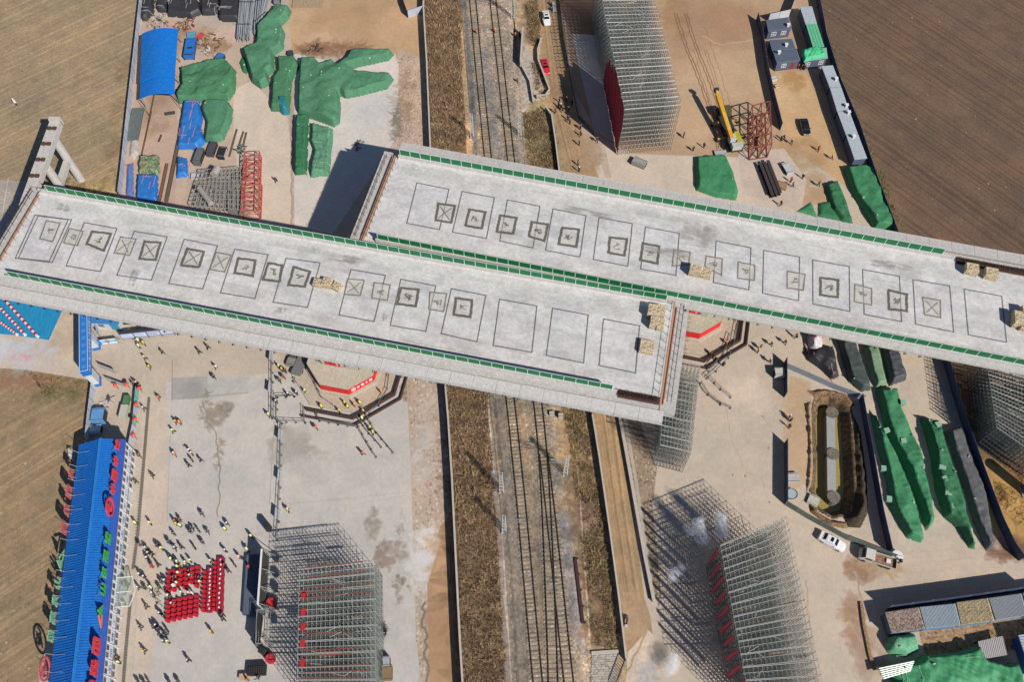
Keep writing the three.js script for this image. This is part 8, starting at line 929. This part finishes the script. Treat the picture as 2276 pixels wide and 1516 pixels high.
{ const t = thing('spare_rails', 'dark spare rail lying right of the lower tracks', 'rails', V(0, 0, 0)), a = G(1278, 1242), b = G(1295, 1384); new MB().bar(a.clone().setY(0.3), b.clone().setY(0.3), 0.5, 0.3).build('rail', mat(70, 40, 44, 0.8), t); const k = new MB(); for (let i = 0; i < 5; i++) { const p = a.clone().lerp(b, i / 4); k.box(p.x, 0, p.z, 1, 0.16, 0.3); } k.build('bearer', M.dark, t); }
[[1226, 922, 'white electrical cabinet beside the lower tracks at the deck edge'], [1246, 926, 'pale equipment box right of the white electrical cabinet']].forEach(([x, y, l]) => crate('track_cabinet', l, 'cabinet', [x, y], 0.9, 0.9, 0.8, 0, mat(206, 200, 190, 0.7)));
[[1229, 14], [1231, 26]].forEach(([x, y], i) => crate('switch_cabinet', ['pale meter box beside the upper dirt road, northern one', 'pale meter box beside the upper dirt road, southern one'][i], 'cabinet', [x, y], 0.7, 1.4, 0.5, 0.3, mat(190, 196, 206, 0.6)));
{ const t = thing('motorcycle', 'dark motorcycle leaning against the low wall on the lower dirt road', 'motorcycle', G(1392, 1382), 1.3); for (const x of [-0.65, 0.65]) { const w = new MB(); w.tube(V(x, 0.3, -0.06), V(x, 0.3, 0.06), 0.3, 0.3, 14); w.build('wheel', M.black, t); } new MB().bar(V(-0.6, 0.45, 0), V(0.6, 0.5, 0), 0.24, 0.2).build('frame', M.dark, t); new MB().box(-0.25, 0.66, 0, 0.7, 0.12, 0.28).build('seat', M.black, t); new MB().box(0.3, 0.6, 0, 0.4, 0.28, 0.3).build('tank', mat(90, 70, 110, 0.4), t); new MB().bar(V(0.55, 1, -0.35), V(0.55, 1, 0.35), 0.05).bar(V(0.65, 0.3, 0), V(0.5, 1, 0), 0.08).build('handlebar', M.steel, t); new MB().box(-0.85, 0.7, 0, 0.4, 0.34, 0.44).build('top_box', mat(220, 216, 206, 0.6), t); }
// ---------- people: one continuous body per pose, clothes and head-gear as its children ----------
function bodyGeo(J, bones, res = 44, grow = 0) { // bones: [joint a, radius a, joint b, radius b]
  const mc = new MarchingCubes(res, new THREE.MeshStandardMaterial(), false, false, 30000), half = res / 2, k = 0.045; mc.isolation = 0;
  for (let z = 0; z < res; z++) for (let y = 0; y < res; y++) for (let x = 0; x < res; x++) {
    const px = (x - half) / half, py = (y - half) / half + 0.92, pz = (z - half) / half; let acc = 9;
    for (const [a, ra, b, rb] of bones) { const A = J[a], B = J[b], dx = B[0] - A[0], dy = B[1] - A[1], dz = B[2] - A[2], t = clamp(((px - A[0]) * dx + (py - A[1]) * dy + (pz - A[2]) * dz) / (dx * dx + dy * dy + dz * dz + 1e-9), 0, 1), d = Math.hypot(px - A[0] - dx * t, py - A[1] - dy * t, pz - A[2] - dz * t) - lerp(ra, rb, t) - grow; const h = clamp(0.5 + 0.5 * (acc - d) / k, 0, 1); acc = lerp(acc, d, h) - k * h * (1 - h); }
    mc.field[x + y * res + z * res * res] = -acc;
  }
  mc.update(); const n = mc.count, p = new Float32Array(n * 3), nn = new Float32Array(n * 3); for (let i = 0; i < n; i++) { p[i * 3] = mc.positionArray[i * 3]; p[i * 3 + 1] = mc.positionArray[i * 3 + 1] + 0.92; p[i * 3 + 2] = mc.positionArray[i * 3 + 2]; for (let c = 0; c < 3; c++) nn[i * 3 + c] = mc.normalArray[i * 3 + c]; }
  const g = new THREE.BufferGeometry(); g.setAttribute('position', new THREE.BufferAttribute(p, 3)); g.setAttribute('normal', new THREE.BufferAttribute(nn, 3)); return g;
}
// joints: x right, y up, z forward
const base = { hip: [0, 0.94, 0], belly: [0, 1.08, 0.01], chest: [0, 1.28, 0.01], neck: [0, 1.46, 0.01], head: [0, 1.62, 0.03], chin: [0, 1.56, 0.06], nose: [0, 1.61, 0.13], shl: [-0.19, 1.4, 0], shr: [0.19, 1.4, 0], hl: [-0.1, 0.9, 0], hr: [0.1, 0.9, 0] };
const POSE = {
  stand: { ...base, el: [-0.25, 1.13, -0.03], wl: [-0.26, 0.88, 0.05], fl: [-0.26, 0.76, 0.09], er: [0.25, 1.13, -0.03], wr: [0.26, 0.88, 0.05], fr: [0.26, 0.76, 0.09], kl: [-0.11, 0.5, 0.02], al: [-0.12, 0.09, -0.01], tl: [-0.14, 0.04, 0.15], kr: [0.11, 0.5, 0.02], ar: [0.12, 0.09, -0.01], tr: [0.14, 0.04, 0.15] },
  walk: { ...base, el: [-0.25, 1.14, 0.1], wl: [-0.22, 0.94, 0.24], fl: [-0.2, 0.86, 0.3], er: [0.25, 1.14, -0.14], wr: [0.25, 0.9, -0.18], fr: [0.25, 0.78, -0.18], kl: [-0.1, 0.5, -0.1], al: [-0.1, 0.14, -0.34], tl: [-0.11, 0.04, -0.22], kr: [0.1, 0.52, 0.18], ar: [0.1, 0.09, 0.22], tr: [0.11, 0.05, 0.37] },
  point: { ...base, el: [-0.25, 1.16, 0.06], wl: [-0.12, 1.12, 0.26], fl: [-0.04, 1.15, 0.32], er: [0.38, 1.24, 0.12], wr: [0.46, 1.3, 0.34], fr: [0.48, 1.31, 0.45], kl: [-0.14, 0.5, 0.03], al: [-0.17, 0.09, 0], tl: [-0.2, 0.04, 0.15], kr: [0.13, 0.5, 0.02], ar: [0.16, 0.09, -0.01], tr: [0.19, 0.04, 0.14] },
  sit: { ...Object.fromEntries(Object.entries(base).map(([n, p]) => [n, [p[0], p[1] - 0.42, p[2]]])), el: [-0.25, 0.72, 0.04], wl: [-0.17, 0.6, 0.25], fl: [-0.12, 0.58, 0.34], er: [0.25, 0.72, 0.04], wr: [0.17, 0.6, 0.25], fr: [0.12, 0.58, 0.34], kl: [-0.12, 0.5, 0.42], al: [-0.12, 0.1, 0.44], tl: [-0.13, 0.05, 0.6], kr: [0.12, 0.5, 0.42], ar: [0.12, 0.1, 0.44], tr: [0.13, 0.05, 0.6] },
};
const BONES = [['hip', 0.15, 'belly', 0.145], ['belly', 0.145, 'chest', 0.165], ['chest', 0.16, 'neck', 0.07], ['shl', 0.075, 'shr', 0.075], ['neck', 0.06, 'head', 0.07], ['head', 0.105, 'chin', 0.085], ['head', 0.04, 'nose', 0.018], ['shl', 0.07, 'el', 0.052], ['el', 0.052, 'wl', 0.04], ['wl', 0.042, 'fl', 0.03], ['shr', 0.07, 'er', 0.052], ['er', 0.052, 'wr', 0.04], ['wr', 0.042, 'fr', 0.03], ['hl', 0.1, 'kl', 0.068], ['kl', 0.066, 'al', 0.048], ['al', 0.05, 'tl', 0.042], ['hr', 0.1, 'kr', 0.068], ['kr', 0.066, 'ar', 0.048], ['ar', 0.05, 'tr', 0.042]];
const VEST = [['hip', 0.15, 'belly', 0.145], ['belly', 0.145, 'chest', 0.165], ['chest', 0.16, 'neck', 0.05], ['shl', 0.05, 'shr', 0.05]];
const rawBody = {}, vestGeo = {}; for (const p of Object.keys(POSE)) { rawBody[p] = bodyGeo(POSE[p], BONES, 44, 0.018); vestGeo[p] = bodyGeo(POSE[p], VEST, 32, 0.05); }
const skin = alb(206, 160, 130), OUT = { dark: [[44, 46, 56], [40, 42, 50]], navy: [[52, 62, 92], [44, 48, 60]], grey: [[98, 98, 104], [60, 60, 66]], brown: [[110, 84, 66], [58, 54, 52]], white: [[226, 226, 226], [58, 60, 70]], red: [[196, 36, 46], [48, 48, 56]], orange: [[234, 120, 52], [60, 66, 88]], green: [[70, 84, 62], [60, 64, 54]] };
const bodyCache = new Map(), bodyMat = new THREE.MeshStandardMaterial({ vertexColors: true, roughness: 0.9 });
function dressed(pose, outfit) {
  const key = pose + outfit; if (bodyCache.has(key)) return bodyCache.get(key);
  const g = rawBody[pose].clone(), p = g.attributes.position, col = new Float32Array(p.count * 3), J = POSE[pose], [top, leg] = OUT[outfit].map((c) => alb(...c)), shoe = alb(36, 34, 34), hair = alb(30, 28, 28), near = (i, j, r) => Math.hypot(p.getX(i) - J[j][0], p.getY(i) - J[j][1], p.getZ(i) - J[j][2]) < r, sitY = pose === 'sit' ? 0.5 : 0.92;
  for (let i = 0; i < p.count; i++) { const y = p.getY(i), z = p.getZ(i); let c = top; if (near(i, 'fl', 0.085) || near(i, 'fr', 0.085)) c = skin; else if (near(i, 'tl', 0.13) || near(i, 'tr', 0.13) || y < 0.07) c = shoe; else if (y > J.neck[1] + 0.03) { c = skin; const hd = J.head; if (y > hd[1] + 0.05 || (z < hd[2] - 0.02 && y > hd[1] - 0.06)) c = hair; else if (z > hd[2] + 0.07 && Math.abs(y - hd[1] - 0.015) < 0.018 && Math.abs(Math.abs(p.getX(i)) - 0.04) < 0.02) c = hair; else if (z > hd[2] + 0.06 && Math.abs(y - hd[1] + 0.08) < 0.012) c = alb(150, 80, 76); } else if (pose === 'sit' ? (y < sitY + 0.05 && (z > 0.08 || y < 0.5)) && !near(i, 'wl', 0.1) && !near(i, 'wr', 0.1) : y < sitY && Math.abs(p.getX(i)) < 0.22 && !near(i, 'wl', 0.09) && !near(i, 'wr', 0.09)) c = leg; col.set(c, i * 3); }
  g.setAttribute('color', new THREE.BufferAttribute(col, 3)); bodyCache.set(key, g); return g;
}
const hatGeo = new MB().dome(0, 0, 0, 0.15, 0.14, 12, 4).tube(V(0, 0, 0.02), V(0, 0.02, 0.02), 0.18, 0.17, 12).geo(), hatM = { w: mat(238, 238, 234, 0.4, { tex: null }), y: mat(240, 206, 50, 0.4, { tex: null }), r: mat(214, 40, 44, 0.4, { tex: null }), b: mat(54, 110, 200, 0.4, { tex: null }), k: mat(40, 40, 44, 0.8, { tex: null }) }, vestM = { y: mat(222, 236, 88, 0.8, { tex: null }), o: mat(244, 126, 44, 0.8, { tex: null }), g: mat(206, 176, 70, 0.8, { tex: null }) };
const hatName = { w: 'white helmet', y: 'yellow helmet', r: 'red helmet', b: 'blue helmet', k: 'black cap' }, vestName = { y: 'yellow green vest', o: 'orange vest', g: 'gold vest' }, outName = { dark: 'dark clothes', navy: 'navy clothes', grey: 'grey clothes', brown: 'brown clothes', white: 'a white top', red: 'a red top', orange: 'orange work clothes', green: 'olive clothes' };
const protoP = new Map();
function person(x, y, code, desc, group) { // code: outfit.hat.vest.pose
  const [outfit, hat, vest, pose = 'stand'] = code.split('.'), key = code, cl = vest && vest !== '-' ? vestName[vest] : outName[outfit], hatT = hat && hat !== '-' ? ' and ' + hatName[hat] : '', wc = (q) => q.split(/\s+/).length, lab = [`person in ${cl}${hatT}, ${desc}`, `person in ${cl}, ${desc}`, `person, ${desc}`].find((q) => wc(q) <= 16) ?? `person, ${desc}`, pos = G(x, y, desc.includes('stage platform') ? 0.9 : 0), turn = desc.includes('red chair') || pose === 'sit' ? Math.PI / 2 + rr(-0.2, 0.2) : rnd() * 6.283;
  if (protoP.has(key)) { const c = copyOf(protoP.get(key), pos, turn, lab); c.userData.group = group; c.scale.setScalar(rr(0.94, 1.05)); return c; }
  const t = thing('person', lab, 'person', pos, turn, group); put('body', dressed(pose, outfit), bodyMat, t); if (vest && vest !== '-') put('vest', vestGeo[pose], vestM[vest], t);
  if (hat && hat !== '-') { const m = put('helmet', hatGeo, hatM[hat], t), h = POSE[pose].head; m.position.set(h[0], h[1] + 0.04, h[2]); } protoP.set(key, t); return t;
}
const ORD = ['first', 'second', 'third', 'fourth', 'fifth', 'sixth', 'seventh', 'eighth', 'ninth', 'tenth', 'eleventh', 'twelfth', 'thirteenth', 'fourteenth', 'fifteenth'];
function crowd(where, list, axis = 0) { // ordered along one axis so that each label points at one person
  const s = list.map((q) => [...q]).sort((a, b) => a[axis] - b[axis]), n = s.length, end = axis ? ['northernmost', 'southernmost', 'from the north'] : ['westernmost', 'easternmost', 'from the west'];
  s.forEach(([x, y, c], i) => person(x, y, c, n === 1 ? where : i === 0 ? `${end[0]} ${where}` : i === n - 1 ? `${end[1]} ${where}` : `${ORD[i]} ${end[2]} ${where}`, 'people on the site'));
}
reseed(31337);
crowd('by the notice boards', [[313, 774, 'dark.w.y'], [324, 768, 'dark.y.g.walk'], [312, 762, 'navy.w.y.point']]); crowd('of the pair walking below the notice boards', [[327, 800, 'dark.w.g.walk'], [337, 820, 'dark.y.g.walk']]); crowd('alone between notice boards and drain cover', [[365, 787, 'dark.-.-.walk']]);
crowd('of two walking near the deck edge', [[447, 786, 'dark.-.-.walk'], [466, 776, 'dark.-.-.walk']]); crowd('of two above the dark patched slab', [[483, 819, 'white.-.-.walk'], [479, 842, 'dark.-.-.walk']], 1); crowd('at the shed yard fence corner', [[304, 853, 'dark.-.-'], [309, 857, 'dark.w.-'], [315, 863, 'dark.-.-.walk'], [300, 858, 'navy.-.-']]);
crowd('alone left of the drain joint', [[357, 887, 'dark.-.o.walk']]); crowd('beside the striped fence', [[325, 912, 'grey.w.-.walk']]); crowd('of the trio on the pale slab left of the long crack', [[404, 943, 'dark.y.o'], [396, 942, 'dark.y.o.walk'], [389, 962, 'dark.w.y.walk']]); crowd('alone south of the orange trio', [[392, 1013, 'dark.w.o.walk']]);
crowd('of the five left of the long crack', [[424, 1038, 'dark.-.-.walk'], [431, 1026, 'dark.-.-'], [450, 1026, 'dark.-.-.walk'], [431, 1012, 'dark.w.o'], [424, 1004, 'white.-.-.point']]); crowd('alone in the middle of the drain yard', [[344, 1061, 'dark.-.-.walk']]); crowd('walking along the shed facade', [[314, 1016, 'brown.-.-.walk'], [306, 1074, 'green.-.-.walk'], [306, 1166, 'grey.w.y.walk'], [288, 1304, 'grey.-.-.walk'], [281, 1343, 'brown.w.g'], [269, 1474, 'dark.w.y'], [266, 1462, 'brown.-.-']], 1);
crowd('along the long thin railing', [[633, 842, 'red.-.-.walk'], [625, 850, 'green.-.-.walk'], [637, 829, 'dark.-.-'], [623, 819, 'dark.w.y'], [629, 826, 'dark.y.g'], [617, 897, 'dark.w.-'], [601, 926, 'dark.w.y.walk'], [643, 1137, 'dark.w.g.walk']], 1); crowd('standing between the railing and the left pier', [[680, 874, 'dark.w.y.walk'], [662, 878, 'dark.w.-'], [643, 881, 'dark.w.-.walk']]);
crowd('at the ring walls of the left pier', [[717, 908, 'dark.y.y'], [757, 918, 'dark.y.y.point'], [775, 908, 'dark.y.y'], [769, 900, 'dark.y.y'], [802, 900, 'dark.y.y'], [809, 918, 'dark.y.y.point'], [790, 905, 'dark.y.o'], [849, 876, 'orange.y.-']]); crowd('on the slanting rails south of the left pier', [[807, 934, 'dark.w.y'], [824, 955, 'navy.y.y.walk'], [831, 965, 'dark.y.y.walk']]); crowd('alone south-west of the slanting rails', [[705, 954, 'orange.r.-.walk']]); crowd('alone south of the slanting rails', [[809, 1011, 'brown.r.o.walk']]);
crowd('standing in the north row between shed and seating', [[339, 1166, 'dark.w.y'], [396, 1167, 'dark.y.g'], [405, 1171, 'dark.w.y'], [392, 1161, 'brown.-.o'], [404, 1158, 'brown.-.-'], [454, 1146, 'navy.-.-.walk'], [504, 1179, 'dark.w.y'], [509, 1167, 'dark.w.-.walk']]);
crowd('in the second row north of the seating', [[391, 1189, 'green.-.-.point'], [427, 1184, 'dark.-.-'], [433, 1178, 'dark.-.-.walk'], [446, 1182, 'dark.-.-'], [466, 1185, 'navy.-.-.walk'], [562, 1195, 'dark.w.y'], [553, 1224, 'dark.w.y.walk'], [536, 1241, 'dark.w.o']]);
crowd('in the loose third row north of the seating', [[315, 1214, 'grey.-.-'], [330, 1222, 'grey.w.-'], [355, 1216, 'dark.-.-'], [365, 1222, 'dark.w.y'], [380, 1208, 'navy.-.-'], [394, 1222, 'dark.w.-.walk'], [408, 1220, 'dark.-.-.walk'], [437, 1220, 'dark.-.-'], [454, 1208, 'navy.-.-'], [505, 1228, 'dark.w.-']]);
crowd('close above the left red seating', [[343, 1236, 'dark.-.-.walk'], [380, 1240, 'dark.-.-'], [386, 1246, 'dark.w.y'], [391, 1250, 'dark.-.-'], [399, 1252, 'dark.w.y'], [417, 1254, 'dark.w.y'], [428, 1249, 'dark.w.y'], [473, 1250, 'dark.w.o.walk'], [512, 1272, 'dark.-.-.walk'], [526, 1259, 'dark.-.-'], [503, 1258, 'navy.-.-']]); crowd('in the knot at the north-west corner of the seating', [[335, 1232, 'dark.w.-'], [356, 1259, 'dark.-.-.walk'], [342, 1261, 'red.-.-'], [333, 1244, 'dark.w.-']]);
crowd('in the group just west of the left red seating', [[326, 1285, 'dark.w.-'], [317, 1280, 'dark.w.-'], [313, 1309, 'grey.w.-.walk'], [327, 1310, 'dark.-.-'], [341, 1308, 'white.w.y'], [345, 1321, 'green.w.-'], [359, 1309, 'green.-.-.walk'], [363, 1296, 'green.-.-'], [372, 1293, 'navy.w.-']]);
crowd('alone west of the flower stands', [[330, 1352, 'brown.-.-.walk']]); crowd('in the cluster at the south-west corner of the seating', [[360, 1366, 'dark.w.-'], [368, 1372, 'dark.-.-'], [352, 1392, 'dark.w.-'], [358, 1400, 'dark.-.-'], [376, 1404, 'dark.-.-'], [346, 1396, 'navy.-.-'], [359, 1414, 'dark.-.-'], [369, 1428, 'dark.w.-'], [379, 1428, 'dark.w.y'], [372, 1414, 'dark.-.-.walk']]);
crowd('scattered south of the seating', [[318, 1398, 'grey.-.-.walk'], [474, 1406, 'dark.y.o'], [500, 1379, 'dark.-.-.walk'], [326, 1450, 'dark.y.g.walk'], [423, 1470, 'dark.y.-.walk']]); crowd('cut by the bottom edge left of the stage', [[312, 1519, 'dark.-.-'], [325, 1521, 'dark.-.-'], [336, 1520, 'dark.-.-'], [381, 1520, 'dark.-.-'], [400, 1517, 'dark.-.-']]);
crowd('standing on the stage platform', [[556, 1262, 'red.-.-']]); crowd('at the control desk', [[578, 1508, 'dark.-.-.point'], [553, 1512, 'red.-.-']]);
crowd('sitting in the upper block of the left red seating', [[399, 1275, 'dark.w.y.sit'], [389, 1284, 'dark.-.-.sit'], [396, 1297, 'dark.w.y.sit'], [388, 1303, 'white.w.-.sit'], [447, 1295, 'dark.w.y.sit'], [425, 1281, 'navy.w.-.sit'], [423, 1270, 'dark.-.-.sit'], [445, 1285, 'dark.-.-.sit'], [397, 1261, 'dark.w.y.sit']]); crowd('standing in the aisle of the left red seating', [[408, 1320, 'dark.w.y'], [425, 1321, 'dark.w.o'], [433, 1321, 'white.w.-'], [380, 1327, 'dark.w.y'], [384, 1330, 'dark.-.-']]); crowd('sitting at the west side of the lower seating block', [[385, 1343, 'dark.w.-.sit']]); crowd('bending near the south end of the eastern red table', [[499, 1369, 'dark.-.-.walk']]);
// railway, dirt road and right side
crowd('standing on the upper railway tracks', [[1059, 77, 'orange.-.o'], [1100, 75, 'orange.y.o']]); crowd('beside the straight retaining wall at the upper tracks', [[1145, 83, 'brown.-.o'], [1155, 82, 'dark.y.-'], [1161, 80, 'dark.w.-']]); crowd('alone on the gravel right of the upper tracks', [[1150, 185, 'brown.-.-.walk']]);
crowd('in the group on the dirt road above the upper deck', [[1234, 252, 'dark.-.-'], [1241, 238, 'dark.-.-'], [1246, 242, 'dark.w.-'], [1250, 248, 'dark.-.-.walk'], [1263, 248, 'dark.-.-'], [1258, 226, 'dark.-.-'], [1271, 234, 'dark.-.-'], [1243, 228, 'navy.-.-'], [1266, 276, 'dark.-.-'], [1262, 268, 'dark.-.-']]); crowd('along the fence foot below the road group', [[1290, 288, 'dark.-.-'], [1290, 303, 'dark.-.-.walk'], [1287, 323, 'dark.-.r'.replace('.r', '.-')], [1326, 316, 'dark.-.-.walk'], [1286, 382, 'dark.w.-'], [1284, 368, 'grey.-.-']], 1);
crowd('of three standing on bare dirt left of the crane', [[1518, 306, 'dark.-.-'], [1539.5, 336, 'dark.-.-'], [1563, 329, 'dark.-.-']]); crowd('alone at the field edge by the top of the fence row', [[1817, 18, 'dark.-.-.walk']]); crowd('of the pair near the end of the dark cabin fence', [[1734, 314, 'brown.-.-'], [1740, 312, 'brown.-.-.walk']]);
crowd('among the loose walkers south of the black car', [[1757, 321, 'dark.y.-.walk'], [1817, 336, 'dark.-.o.walk'], [1847, 354, 'dark.y.g.walk'], [1782, 397, 'dark.y.-'], [1760, 416, 'dark.-.o.walk'], [1817, 414, 'dark.-.-.walk'], [1733, 458, 'dark.-.-.walk'], [1756, 405, 'dark.-.o']]); crowd('at the door of the southern grey cabin', [[1772, 153, 'red.-.-'], [1779, 155, 'dark.-.-'], [1786, 156, 'dark.-.-']]);
crowd('of the upper trio walking right of the right pier', [[1712, 768, 'dark.y.-.walk'], [1743, 764, 'dark.y.-.walk'], [1767, 752, 'dark.-.-.walk']]); crowd('of the lower trio near the northern dark fence', [[1683, 784, 'dark.y.g'], [1688, 776, 'dark.-.-'], [1709, 806, 'dark.w.-.walk']]); crowd('of the three in a row left of the muddy pit', [[1752, 930, 'dark.w.-'], [1755, 937, 'dark.-.-'], [1752, 951, 'green.-.-']], 1);
crowd('by the railing of the right pier', [[1613, 765, 'orange.-.o.walk'], [1632, 714, 'red.-.-.point']], 1); crowd('at the corner of the right pier ring wall', [[1589, 801, 'dark.y.-'], [1606, 814, 'dark.-.-'], [1578, 790, 'dark.-.-']]); crowd('standing by the gate hut', [[252, 727, 'brown.y.g.point'], [262, 727, 'brown.-.-']]); crowd('beside the white tub and the truck', [[1393, 1374, 'navy.-.-']].map((q) => [1996, 1250, 'dark.-.-']));
crowd('alone beside the steel frames above the deck', [[616, 405, 'dark.-.-.walk']]);
renderer.render(scene, camera);
